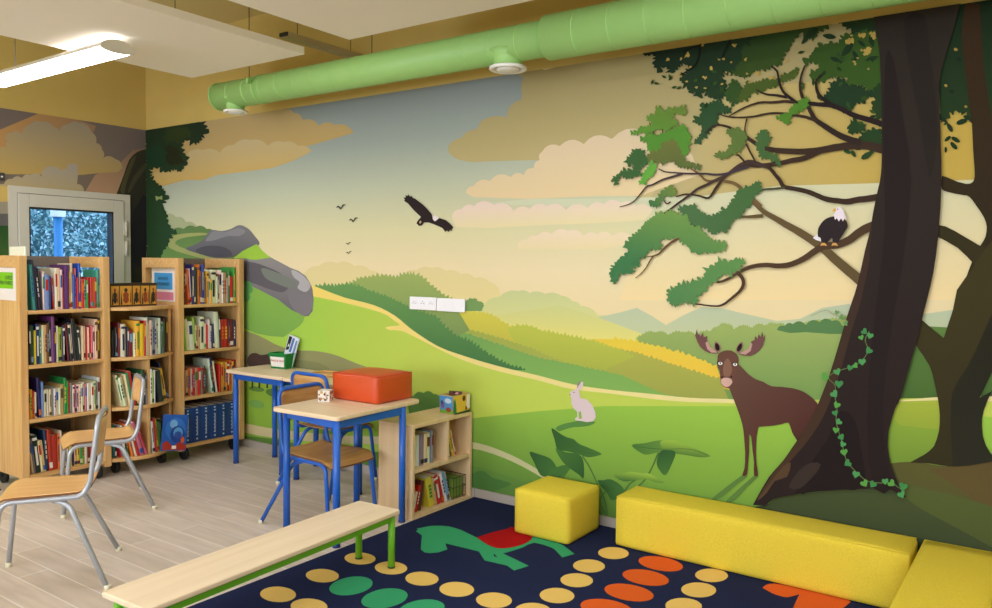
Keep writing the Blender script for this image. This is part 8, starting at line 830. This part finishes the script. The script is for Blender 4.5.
# ================================================================ desks
def desk(label, x0, x1, y0, y1, top, legs, rz=0):
    t = thing('desk', label, 'desk', (x0, y0, 0), rz, 'blue legged school desks'); w, d = x1-x0, y1-y0; r = .019
    pts = []
    for cx, cy, a in ((w-.03, .03, -PI/2), (w-.03, d-.03, 0), (.03, d-.03, PI/2), (.03, .03, PI)): pts += arc(cx, cy, .03, a, a+PI/2, 5)
    MB().prism(pts, top-.024, top, M_MAPLEX, bev=.006).build('tabletop', t)
    lz = top-.0245
    f = MB()
    L = [(a-x0, b-y0) for a, b in legs]
    for (ax, ay), (bx_, by) in zip(L, L[1:]+L[:1]):
        dx, dy = bx_-ax, by-ay; n = math.hypot(dx, dy); ang = math.atan2(dy, dx)
        f.box(r*.9, -.010, lz-.042, n-r*.9, .010, lz-.0002, M_BLUE, .003, mtx=Matrix.Translation((ax, ay, 0)) @ Matrix.Rotation(ang, 4, 'Z'))
    f.build('apron_frame', t)
    for ax, ay in L:
        l = MB().cyl(ax, ay, .012, lz, r, M_BLUE, 18).build('leg', t); MB().cyl(ax, ay, 0, .014, r+.001, plain('dark_blue_cap', (20, 50, 120), .5), 18).build('foot_cap', l)
desk('small blue legged desk nearest the camera, carrying the orange red block', 3.10, 3.585, -1.17, -.495, .675, [(3.127, -1.085), (3.555, -1.145), (3.572, -.645), (3.13, -.535)], math.radians(2.5))
desk('blue legged desk beside the right tall bookcase with a green bin on it', 1.655, 2.275, -.415, -.02, .675, [(1.727, -.372), (2.235, -.38), (2.235, -.075), (1.80, -.085)])
desk('blue legged desk against the forest mural, behind the two blue chairs', 2.28, 3.02, -.425, -.02, .675, [(2.40, -.395), (2.975, -.385), (2.975, -.07), (2.33, -.07)])
# ================================================================ chairs
def chair(label, loc, rz, metal, ply, group, backtop=.74, seat=.385, panel=(.585, .725)):
    t = thing('school_chair', label, 'chair', loc, rz, group); r = .0115; hw = .165
    # side rails, front legs and back hoop bent from tube
    zs = seat-.022
    hoop = [(.225, -hw-.015, .012), (.185, -hw, zs), (-.13, -hw, zs), (-.165, -hw, zs+.06), (-.200, -hw+.004, backtop), (-.200, hw-.004, backtop), (-.165, hw, zs+.06), (-.13, hw, zs), (.185, hw, zs), (.225, hw+.015, .012)]
    b = bend(hoop, .055, 6)
    MB().tube(b, r, metal, 12).build('tube_frame', t)
    MB().tube([(-.02, -hw+.01, zs-.012), (-.02, hw-.01, zs-.012)], r*.9, metal, 10).tube([(.15, -hw+.01, zs-.008), (.15, hw-.01, zs-.008)], r*.9, metal, 10).build('crossbar', t)
    for s in (-1, 1):
        l = MB().tube(bend([(-.02, s*(hw-.02), zs-.013), (-.08, s*(hw-.003), zs-.03), (-.235, s*(hw+.085), .012)], .05, 5), r, metal, 12).build('leg', t)
        MB().cyl(-.238, s*(hw+.0865), 0, .022, .0145, M_FOOT, 12).build('foot_cap', l)
        MB().cyl(.2255, s*(hw+.0152), 0, .022, .0145, M_FOOT, 12).build('foot_cap', t)
    # moulded seat
    m = MB(); nx, ny = 14, 12; W_ = .178; g0, g1 = [], []
    for i in range(nx+1):
        u = i/nx; x = -.165+.385*u
        wv = W_*(1-.14*(1-u)**2)*(1 if u < .9 else 1-.1*((u-.9)/.1)**2)*(1 if u > .08 else .9+.1*u/.08)
        A, B = [], []
        for j in range(ny+1):
            v = 2*j/ny-1; z = seat-.006*(1-v*v)-(.035*max(0, (u-.82)/.18)**2)+.02*max(0, (.15-u)/.15)**2
            A.append(m.bm.verts.new((x, v*wv, z))); B.append(m.bm.verts.new((x, v*wv, z-.009)))
        g0.append(A); g1.append(B)
    i0, i1 = m.mi(ply), m.mi(plain('plywood_edge', (120, 78, 44), .6))
    for i in range(nx):
        for j in range(ny):
            for G, fl in ((g0, 0), (g1, 1)):
                q = [G[i][j], G[i+1][j], G[i+1][j+1], G[i][j+1]]; f = m.bm.faces.new(q[::-1] if fl else q); f.smooth = True; f.material_index = i0
    ring = [(i, 0) for i in range(nx+1)]+[(nx, j) for j in range(1, ny+1)]+[(i, ny) for i in range(nx-1, -1, -1)]+[(0, j) for j in range(ny-1, 0, -1)]
    for (a, b2), (c, d2) in zip(ring, ring[1:]+ring[:1]):
        f = m.bm.faces.new((g0[a][b2], g1[a][b2], g1[c][d2], g0[c][d2])); f.material_index = i1
    m.build('seat', t)
    # curved backrest board
    m = MB(); P0, P1 = panel; G = [[], []]; nz = 6
    ia, ib = m.mi(ply), m.mi(plain('plywood_edge', (120, 78, 44), .6))
    for s in (0, 1):
        for i in range(nz+1):
            u = i/nz; z = P0+(P1-P0)*u; xb = -.165-.035*(z-(zs+.06))/(backtop-zs-.06)
            wv = (hw-.006)*(1-.10*max(0, (.3-u)/.3)**2-(.16*max(0, (u-.75)/.25)**2)); G[s].append([])
            for j in range(13):
                v = 2*j/12-1; G[s][i].append(m.bm.verts.new((xb-.022*(1-v*v)+(.004 if s == 0 else -.005)+.004, v*wv, z)))
    for s in (0, 1):
        for i in range(nz):
            for j in range(12): f = m.bm.faces.new((G[s][i][j], G[s][i][j+1], G[s][i+1][j+1], G[s][i+1][j])); f.smooth = True; f.material_index = ia
    ring = [(i, 0) for i in range(nz+1)]+[(nz, j) for j in range(1, 13)]+[(i, 12) for i in range(nz-1, -1, -1)]+[(0, j) for j in range(11, 0, -1)]
    for (a, b2), (c, d2) in zip(ring, ring[1:]+ring[:1]):
        f = m.bm.faces.new((G[0][a][b2], G[1][a][b2], G[1][c][d2], G[0][c][d2])); f.material_index = ib
    m.build('backrest', t); return t
chair('grey tube school chair with beech seat in the left foreground', (2.80, -2.15, 0), math.radians(-124.5), M_GREY, M_PLYCHAIR, 'grey school chairs', .745, .42, (.565, .735))
chair('grey tube school chair with beech seat in front of the bookcases', (1.93, -1.45, 0), math.radians(-112.7), M_GREY, M_PLYCHAIR, 'grey school chairs', .745, .42, (.59, .735))
chair('blue tube school chair tucked under the small desk nearest the camera', (3.185, -.865, 0), 0, M_BLUE, M_PLYBLUE, 'blue school chairs', .74, .395, (.56, .732))
chair('blue tube school chair tucked under the desk against the mural', (2.65, -.31, 0), math.radians(90), M_BLUE, M_PLYBLUE, 'blue school chairs', .74, .395, (.56, .732))
# ================================================================ things on the desks
def cushion_box(m, x0, y0, z0, x1, y1, z1, mat, puff=.012, r=.018, n=10):
    """padded block: rounded edges, faces swelling a little"""
    b = bmesh.new(); bmesh.ops.create_cube(b, size=2); bmesh.ops.subdivide_edges(b, edges=b.edges[:], cuts=n, use_grid_fill=True)
    h = Vector(((x1-x0)/2, (y1-y0)/2, (z1-z0)/2)); c = Vector(((x0+x1)/2, (y0+y1)/2, (z0+z1)/2))
    for v in b.verts:
        p = Vector((v.co.x*h.x, v.co.y*h.y, v.co.z*h.z)); q = Vector([max(-h[k]+r, min(h[k]-r, p[k])) for k in range(3)]); d = p-q
        if d.length > 0: p = q+d.normalized()*r
        s = [v.co.x, v.co.y, v.co.z]
        for k in range(3):
            if abs(s[k]) > .999 and not (k == 2 and s[k] < 0):
                o = [s[j] for j in range(3) if j != k]; p[k] += math.copysign(puff*(1-o[0]**2)*(1-o[1]**2), s[k])
        v.co = c+p
    m.merge(b, mat, None, True)
x = thing('foam_block', 'orange red vinyl block lying on the small desk nearest the camera', 'foam block', (3.155, -.785, .6756), math.radians(1.5))
m = MB(); cushion_box(m, 0, 0, 0, .345, .30, .155, M_RED, .012, .012); m.build('padded_cover', x)
MB().tube([(.343, .004, .151), (.343, .296, .151)], .002, M_RED, 6).build('seam', x); MB().tube([(.004, .002, .151), (.341, .002, .151)], .002, M_RED, 6).build('seam', x)
x = thing('picture_cube', 'small white cube printed with brown pictures on the small desk nearest the camera', 'box', (3.19, -.865, .6756), math.radians(28))
MB().box(-.034, -.034, 0, .034, .034, .064, plain('cube_card', (228, 222, 214), .5), .003).build('cube_body', x)
crnd = random.Random(5); m = MB(); pal = [(90, 52, 30), (180, 120, 60), (60, 40, 34), (214, 170, 110), (140, 80, 50), (110, 110, 100)]
for fx in range(4):
    M4 = Matrix.Rotation(fx*PI/2, 4, 'Z')
    for k in range(16):
        a, b2 = crnd.uniform(-.026, .026), crnd.uniform(.008, .056); r1, r2 = crnd.uniform(.003, .008), crnd.uniform(.003, .009)
        m.quad([M4 @ Vector((a+r1*math.cos(q*PI/4), -.0344-.0001*k, min(.062, b2+r2*math.sin(q*PI/4)))) for q in range(8)], book_mat(pal[k % 6]))
m.build('printed_pictures', x, recalc=False)
# green bin with leaflet
x = thing('green_bin', 'small green bin with a white label on the desk beside the right tall bookcase', 'bin', (1.905, -.10, .6756), math.radians(8))
def taper(m, w0, d0, w1, d1, z0, z1, mat, th=.003):
    o0 = [(-w0, -d0, z0), (w0, -d0, z0), (w0, d0, z0), (-w0, d0, z0)]; o1 = [(-w1, -d1, z1), (w1, -d1, z1), (w1, d1, z1), (-w1, d1, z1)]
    i0 = [(a*(1-th/w0), b*(1-th/d0), c+th) for a, b, c in o0]; i1 = [(a*(1-th/w1), b*(1-th/d1), c) for a, b, c in o1]
    m.quad(o0, mat); m.quad(i0, mat)
    for k in range(4):
        j = (k+1) % 4; m.quad([o0[k], o0[j], o1[j], o1[k]], mat); m.quad([i0[k], i0[j], i1[j], i1[k]], mat); m.quad([o1[k], o1[j], i1[j], i1[k]], mat)
gp = plain('green_plastic', (20, 128, 58), .35)
m = MB(); taper(m, .068, .045, .082, .055, 0, .105, gp); m.box(-.086, -.059, .1, -.080, .059, .112, gp); m.box(.080, -.059, .1, .086, .059, .112, gp); m.box(-.08, -.059, .1, .08, -.053, .112, gp); m.box(-.08, .053, .1, .08, .059, .112, gp); bmesh.ops.remove_doubles(m.bm, verts=m.bm.verts, dist=.0002); m.build('bin_body', x)
lb = MB().quad([(-.060, -.0500, .014), (.060, -.0500, .014), (.066, -.0560, .086), (-.066, -.0560, .086)], M_WHITE).build('label_card', x, recalc=False)
lettering('lettering', 'MARQUE-PAGE', .0185, plain('red_print', (190, 36, 48), .5), lb, Matrix.Translation((0, -.0560, .052)) @ Matrix.Rotation(PI/2-.08, 4, 'X'))
flat_book('leaflet', 'blue and white leaflet standing up in the small green bin', .10, .235, .006, (206, 214, 226), (1.872, -.085, .692), (math.radians(-6), math.radians(14), math.radians(8)),
 [((220, 228, 238), [(.05, .03), (.95, .03), (.95, .97), (.05, .97)]), ((24, 28, 40), [(.04, .5), (.3, .55), (.34, .96), (.04, .96)]), ((74, 116, 178), [(.36, .48), (.56, .5), (.62, .94), (.4, .94)]), ((236, 238, 240), [(.12, .62), (.28, .66), (.2, .74)]), ((110, 140, 190), [(.7, .45), (.9, .45), (.9, .9), (.74, .9)])], 'leaflet')
x = thing('wooden_tray', 'shallow round edged wooden tray on the desk against the mural', 'tray', (2.44, -.15, .6756), math.radians(10))
m = MB(); pts = []
for cx, cy, a in ((.075, -.05, -PI/2), (.075, .05, 0), (-.075, .05, PI/2), (-.075, -.05, PI)): pts += arc(cx, cy, .03, a, a+PI/2, 5)
m.prism(pts, 0, .008, M_PLYCHAIR, bev=.002).build('tray_base', x)
m = MB(); m.tube([(a*.97, b2*.96, .014) for a, b2 in pts], .007, M_PLYCHAIR, 8, closed=True); m.build('tray_rim', x)
# ================================================================ small bookcase by the mural
t = thing('cube_bookcase', 'small maple shelf unit with open compartments against the forest mural', 'bookcase', (3.32, -.575, 0)); Wx, Wy, Hh = .262, .555, .54
MB().box(0, .019, 0, Wx, Wy-.019, .02, M_MAPLEB).build('base_board', t); MB().box(0, 0, Hh-.02, Wx, Wy, Hh, M_MAPLEB, .001).build('top_board', t)
MB().box(0, 0, 0, Wx, .019, Hh-.0205, M_MAPLEB, .001).build('side_panel', t); MB().box(0, Wy-.019, 0, Wx, Wy, Hh-.0205, M_MAPLEB, .001).build('side_panel', t)
MB().box(0, .0195, .0205, .012, Wy-.0195, Hh-.021, M_MAPLEB).build('back_panel', t); MB().box(.0125, .0195, .262, Wx-.004, Wy-.0195, .280, M_MAPLEB).build('shelf', t); MB().box(.0125, .315, .281, Wx-.004, .332, Hh-.021, M_MAPLEB).build('divider', t)
Bc = (3.32+.257, -.575)
row(Bc, .022, .29, .281, '_10 k14h16 c22h18 w22h18 a22h18 c22h18 w22h18 a14h19 _40', 'upper left of small maple unit', 'magazine files in the small unit', front=-.035, maxh=.205, depth=.17)
row(Bc, .334, .525, .281, 'g14h17/14 a12h18/14 y14h16/16 c10h17/18 _60', 'upper right of small maple unit', 'books in the small unit, upper right', front=-.03, maxh=.2, depth=.15)
row(Bc, .022, .40, .021, 'r14h14/-14 w14h12/-14 r12h15/-14 m16h17/-10 y34h18/12 t10h17/12 r26h18/14 r12h17/16 w14h19/18 s16h19/18 c9h19/18', 'bottom of small maple unit', 'books in the bottom of the small unit', front=-.02, maxh=.2, depth=.17)
x = thing('wire_basket', 'dark wire basket of green papers in the small maple shelf unit', 'basket', (3.37, -.175, .0206)); wb = plain('dark_wire', (50, 54, 50), .4, .5); m = MB()
for z in (.004, .07, .13): m.tube([(0, 0, z), (.19, 0, z), (.19, .12, z), (0, .12, z)], .002, wb, 6, closed=True)
for a in range(6): m.tube([(.038*a, 0, .004), (.038*a, 0, .13)], .0015, wb, 6); m.tube([(.038*a, .12, .004), (.038*a, .12, .13)], .0015, wb, 6)
for a in range(5): m.tube([(.19, .03*a, .004), (.19, .03*a, .13)], .0015, wb, 6); m.tube([(0, .03*a, .004), (0, .03*a, .13)], .0015, wb, 6)
m.build('wire_frame', x)
x = tag(MB().box(3.38, -.168, .026, 3.545, -.062, .142, plain('green_paper', (120, 150, 60), .6), .002).build('paper_stack'), 'green block of papers inside the dark wire basket', 'papers')
# picture box on top of the small unit
x = thing('picture_box', 'colourful open cardboard box with blue and yellow pictures on the small maple unit', 'box', (3.51, -.105, .5406), math.radians(-4))
m = MB(); cb = plain('box_card', (206, 180, 110), .6); taper(m, .055, .075, .055, .08, 0, .115, cb, .004); bmesh.ops.remove_doubles(m.bm, verts=m.bm.verts, dist=.0002); m.build('box_body', x)
m = MB()
def pic(face, col, pts, k):
    m.quad([((u*.055, -.0762-.005*v-.0003*k, v*.113) if face == 's' else (.0553+.0003*k, u*.076, v*.113)) for u, v in pts], book_mat(col))
for k, (fc, col, pts) in enumerate([('s', (84, 156, 222), [(-.96, .04), (.98, .04), (.98, .97), (-.96, .97)]), ('s', (110, 178, 60), [(-.96, .04), (.98, .04), (.98, .24), (-.96, .2)]), ('s', (126, 96, 176), blob(-.5, .45, .28, .18)), ('s', (60, 60, 120), blob(-.6, .6, .14, .12)), ('s', (150, 70, 40), blob(.35, .24, .4, .14)), ('s', (200, 224, 244), blob(.3, .72, .5, .14)),
    ('x', (232, 192, 70), [(-.99, .02), (.9, .02), (.9, .98), (-.99, .98)]), ('x', (40, 130, 80), [(-.99, .04), (-.6, .06), (-.66, .5), (-.8, .85), (-.99, .7)]), ('x', (110, 52, 34), blob(.25, .8, .2, .16)), ('x', (240, 232, 226), [(.5, .3), (.97, .2), (.97, .98), (.62, .98)]), ('x', (24, 70, 44), [(-.99, .0), (.97, .0), (.97, .14), (-.6, .08)]), ('x', (120, 60, 30), blob(.5, .25, .1, .14))]): pic(fc, col, pts, k)
m.build('printed_pictures', x, recalc=False)
flat_book('comic_book', 'brown and pink comic book standing inside the colourful cardboard box', .085, .125, .006, (96, 56, 40), (3.475, -.125, .547), (math.radians(-5), 0, math.radians(12)), [((214, 150, 140), blob(.6, .9, .16, .06)), ((40, 30, 30), blob(.4, .93, .14, .05))])
# ================================================================ green bench
x = thing('bench', 'long low wooden bench with lime green tube legs, half on the rug', 'bench', (3.805, -2.48, 0), math.radians(2.6)); Wb, Lb, Hb = .262, 1.325, .286
pts = []
for cx, cy, a in ((Wb-.012, .012, -PI/2), (Wb-.012, Lb-.012, 0), (.012, Lb-.012, PI/2), (.012, .012, PI)): pts += arc(cx, cy, .012, a, a+PI/2, 4)
m = MB(); m.prism(pts, Hb-.0215, Hb, M_MAPLE, bev=.005); m.build('seat_board', x)
m = MB(); a0, a1, b0, b1 = .026, Wb-.03, .05, Lb-.03
for q in ((a0, b0, a1, b0), (a0, b1, a1, b1), (a0, b0, a0, b1), (a1, b0, a1, b1)): m.box(q[0]-.009, q[1]-.009, Hb-.055, q[2]+.009, q[3]+.009, Hb-.0218, M_GREEN, .002)
m.build('apron_frame', x)
for ax, ay in ((a0, b0), (a1, b0), (a0, b1), (a1, b1)): MB().cyl(ax, ay, .0102, Hb-.022, .0165, M_GREEN, 18).cyl(ax, ay, .0102, .018, .018, plain('dark_green_cap', (30, 70, 30), .5), 18).build('leg', x)
# ================================================================ rug
navy = plain('navy_carpet', (36, 42, 74), .98, noise=.16, nscale=420, bump=.5, spec=.05)
m = MB(); m.prism([(3.60, -4.6), (8.0, -4.6), (8.0, -.016), (3.60, -.016)], .0005, .009, navy)
rm = {}
for c, q in RUG_FIGURES:
    n = [int(v) for pr in q.split() for v in pr.split(',')]; P = [(n[i]/1000, n[i+1]/1000) for i in range(0, len(n), 2)]; k = tuple(c)
    if k not in rm: rm[k] = plain('carpet_%d_%d_%d' % k, k, .98, noise=.08, nscale=420, bump=.5, spec=.05)
    z = .0093+.00015*RUG_FIGURES.index((c, q))*.1+(.0002 if k in ((170, 24, 28), (22, 24, 60)) else 0); i = m.mi(rm[k])
    vs = [m.bm.verts.new((a, b2, z)) for a, b2 in P]
    for tr in tessellate_polygon([[Vector((a, b2, 0)) for a, b2 in P]]):
        A, B, C = (vs[j].co for j in tr)
        if abs((B-A).cross(C-A).z) < 1e-10: continue
        f = m.bm.faces.new([vs[j] for j in (tr if (B-A).cross(C-A).z > 0 else tr[::-1])]); f.material_index = i
tag(m.build('play_rug', recalc=False), 'large navy play rug with yellow dots, orange ovals and a green horse', 'rug')
tag(MB().box(.35, -2.30, .0005, 1.16, -1.69, .009, plain('blue_mat', (58, 56, 104), .95)).build('floor_mat'), 'dark blue mat on the floor at the left beside the bookcases', 'mat')
# ================================================================ foam seats
def foam(name, label, cat, x0, y0, x1, y1, h, rz=0, grp=None):
    x = thing(name, label, cat, (x0, y0, .0103), rz, grp); m = MB(); cushion_box(m, 0, 0, 0, x1-x0, y1-y0, h, M_FOAM, .006, .017, 12); m.build('fabric_cover', x)
    w, d = x1-x0, y1-y0; z = h-.006; MB().tube([(.006, .006, z), (w-.006, .006, z), (w-.006, d-.006, z), (.006, d-.006, z)], .0025, M_FOAM, 6, closed=True).build('seam', x); return x
foam('foam_pouf', 'yellow fabric foam cube standing alone on the rug by the forest mural', 'pouf', 4.165, -.42, 4.505, -.075, .243)
foam('foam_bench', 'long yellow fabric foam bench lying along the forest mural', 'foam bench', 4.69, -.268, 6.045, -.016, .262, 0, 'yellow foam benches')
foam('foam_bench', 'yellow fabric foam bench at the right edge, set at right angles', 'foam bench', 6.065, -1.45, 6.36, -.018, .262, 0, 'yellow foam benches')
# ================================================================ wall sockets
x = thing('socket_plate', 'white triple socket plate on the mural, left of the pair', 'socket', (3.060, -.0105, 1.152))
fr = plain('socket_white', (246, 246, 252), .35)
MB().box(0, -.010, 0, .222, 0, .083, fr, .003).build('faceplate', x)
for k in range(3):
    s = MB(); cx = .041+.070*k; M4 = Matrix.Translation((cx, -.0103, .0415)) @ Matrix.Rotation(PI/2, 4, 'X')
    s.lathe([(.021, 0), (.021, .003), (.0185, .003), (.0175, .0006)], fr, 24, mtx=M4); s.mats and s.build('socket_well', x)
    s = MB()
    for dx, dz in ((-.0095, 0), (.0095, 0), (0, .011)): s.tube([(cx+dx, -.0108, .0415+dz), (cx+dx, -.0118, .0415+dz)], .0028, plain('socket_dark', (70, 66, 64), .5), 10)
    s.build('contact_hole', x)
x = thing('blank_plate', 'white blank triple plate on the mural, right of the pair', 'socket', (3.288, -.0105, 1.150))
MB().box(0, -.010, 0, .224, 0, .083, fr, .003).build('faceplate', x)
for k in range(3): MB().box(.010+.070*k, -.0118, .010, .072+.070*k, -.0104, .073, fr, .001).build('insert', x)
x = thing('wall_switch', 'small dark switch on the cloud mural beside the glazed door', 'switch', (.0015, -1.19, 2.03))
MB().box(0, 0, 0, .012, .045, .06, plain('switch_dark', (60, 56, 54), .4), .002).build('switch_body', x); MB().box(.0122, .016, .024, .017, .03, .036, M_WHITE, .001).build('button', x)
# ================================================================ ceiling rafts, lights, duct
def raft(label, x0, x1, y0, y1, z=2.68):
    t = thing('ceiling_raft', label, 'ceiling panel', (x0, y0, z), 0, 'suspended acoustic panels')
    MB().box(0, 0, 0, x1-x0, y1-y0, .045, M_RAFT, .002).build('panel', t)
    for a in (.15, x1-x0-.15):
        for b2 in (.3, y1-y0-.75): MB().tube([(a, b2, .0455), (a, b2, RZ-z-.0005)], .002, M_BLACK, 6).build('hanger', t)
raft('white acoustic ceiling panel left of centre, above the long lamp', 1.68, 2.80, -2.9, -.678)
raft('white acoustic ceiling panel right of centre, beside the green duct', 3.25, 5.9, -2.9, -.753)
lampM = emitter('lit_diffuser', (.95, .98, 1.08), LAMP); lampB = plain('lamp_body', (206, 198, 180), .4)
def lamp(label, x0, y, L_=1.55, first=False):
    t = thing('ceiling_lamp', label, 'ceiling lamp', (x0, y-.0975, 2.60), 0, 'long ceiling lamps'); w = .195
    def prof(a0, a1, rz, k=10): return [(w/2+w/2*math.cos(a0+(a1-a0)*i/k), rz*math.sin(a0+(a1-a0)*i/k)) for i in range(k+1)]
    rot = Matrix(((0, 0, 1, 0), (1, 0, 0, 0), (0, 1, 0, 0), (0, 0, 0, 1)))     # outline (y, z) swept along x
    MB().prism(prof(0, PI, .05), .012, L_-.012, lampB, mtx=rot).build('housing', t)
    MB().prism([(a*.96+.004, b2-.0006) for a, b2 in prof(PI, 2*PI, .016)], .013, L_-.013, lampM, mtx=rot).build('diffuser', t)
    MB().box(.03, w/2-.03, .0492, L_-.03, w/2+.03, .0515, emitter('uplight', (.95, .98, 1.06), LAMP*.75) if 'uplight' not in bpy.data.materials else bpy.data.materials['uplight']).build('uplight_slot', t)
    for a in (0, L_-.012): MB().prism(prof(0, PI, .053)+prof(PI, 2*PI, .020)[1:-1], a, a+.0115, lampB, mtx=rot).build('end_cap', t)
    for a in (.35, L_-.35): MB().tube([(a, w/2, .0495), (a, w/2, RZ-2.60-.0005)], .0022, M_BLACK, 6).build('hanger', t)
lamp('long white ceiling lamp glowing above the bookcases', .70, -1.515)
added_lamps = [(4.15, -1.515), (6.9, -1.515), (.70, -3.6), (3.8, -3.6), (6.9, -3.6), (2.2, -5.6), (5.6, -5.6)]  # unseen lamps like the visible one, added to light the room
for (a, b2), w_ in zip(added_lamps, ('over the long yellow foam bench', 'at the far end of the row along the mural', 'over the blue mat', 'over the rug nearest the camera', 'over the room side away from the bookcases', 'by the back windows, nearer the bookcases', 'by the back windows, farther from the bookcases')): lamp('added unseen long white ceiling lamp '+w_, a, b2)
# green duct
t = thing('ventilation_duct', 'long green painted ventilation duct running along the forest mural under the ceiling', 'duct', (0, -.42, 2.605)); 
def ringed(x0, x1, z, r, step=.17):
    p = []; x = x0
    m = MB(); m.tube([(x0, 0, z), (x1, 0, z)], r, M_DUCT, 40)
    x = x0+step
    while x < x1-.05: m.tube([(x-.003, 0, z), (x, 0, z), (x+.003, 0, z)], [r, r+.0022, r], M_DUCT, 40, cap=False); x += step
    return m
DR = .092; zA = lambda x: .004
ringed(1.635, 4.34, .0, DR).build('duct_pipe', t); ringed(4.3405, 8.9, .0, .112, .19).build('wide_duct_pipe', t)
m = MB(); m.tube([(1.622, 0, 0), (1.6345, 0, 0)], DR+.005, M_DUCT, 40).build('duct_end', t)
for X, band in ((1.95, .11), (3.95, 0)):
    if band: MB().tube([(X+.13, 0, 0), (X+.145, 0, 0)], DR+.004, M_DUCT, 40).box(X+.128, -.125, .02, X+.147, -.10, .05, M_DUCT).build('clamp_band', t)
for X, z0, R0, RV in ((1.80, 0, .062, .095), (4.09, -.001, .076, .115)):
    m = MB(); m.lathe([(R0, -.112), (R0, -.075), (R0+.004, -.06), (R0+.03, -.03)], M_DUCT, 28, (X, 0, z0-(0 if z0 == 0 else .0))); m.build('branch_spigot', t)
    v = thing('air_valve', 'round white air valve under the %s' % ('left end of the green duct' if z0 == 0 else 'middle of the green duct'), 'air vent', (X, -.42, 2.605+z0-.1125), 0, 'round white air valves')
    MB().lathe([(R0*.9, 0), (RV*.86, -.002), (RV*.86, -.014), (RV*.80, -.018), (RV*.62, -.012), (RV*.60, -.001)], M_WHITE, 32).build('rim', v)
    MB().lathe([(.001, -.004), (RV*.50, -.004), (RV*.54, -.014), (RV*.45, -.021), (.001, -.024)], M_WHITE, 32).build('disc', v)
for X in (1.95, 3.1, 6.2): MB().tube([(X, 0, DR+(.025 if X > 4.2 else -.001)), (X, 0, RZ-2.605-.0005)], .0025, M_BLACK, 6).build('hanger', t)
x = thing('cable_tray', 'beige metal channel hanging between the ceiling panels', 'cable tray', (2.60, -.69, 2.80))
MB().box(0, 0, 0, .07, .67, .034, plain('beige_metal', (176, 158, 116), .6), .002).build('channel', x); MB().box(0, -.012, .008, .07, -.0005, .03, M_BLACK, .002).build('end_cap', x)
for q in (.1, .55): MB().tube([(.035, q, .0345), (.035, q, RZ-2.80-.0005)], .002, M_BLACK, 6).build('hanger', x)
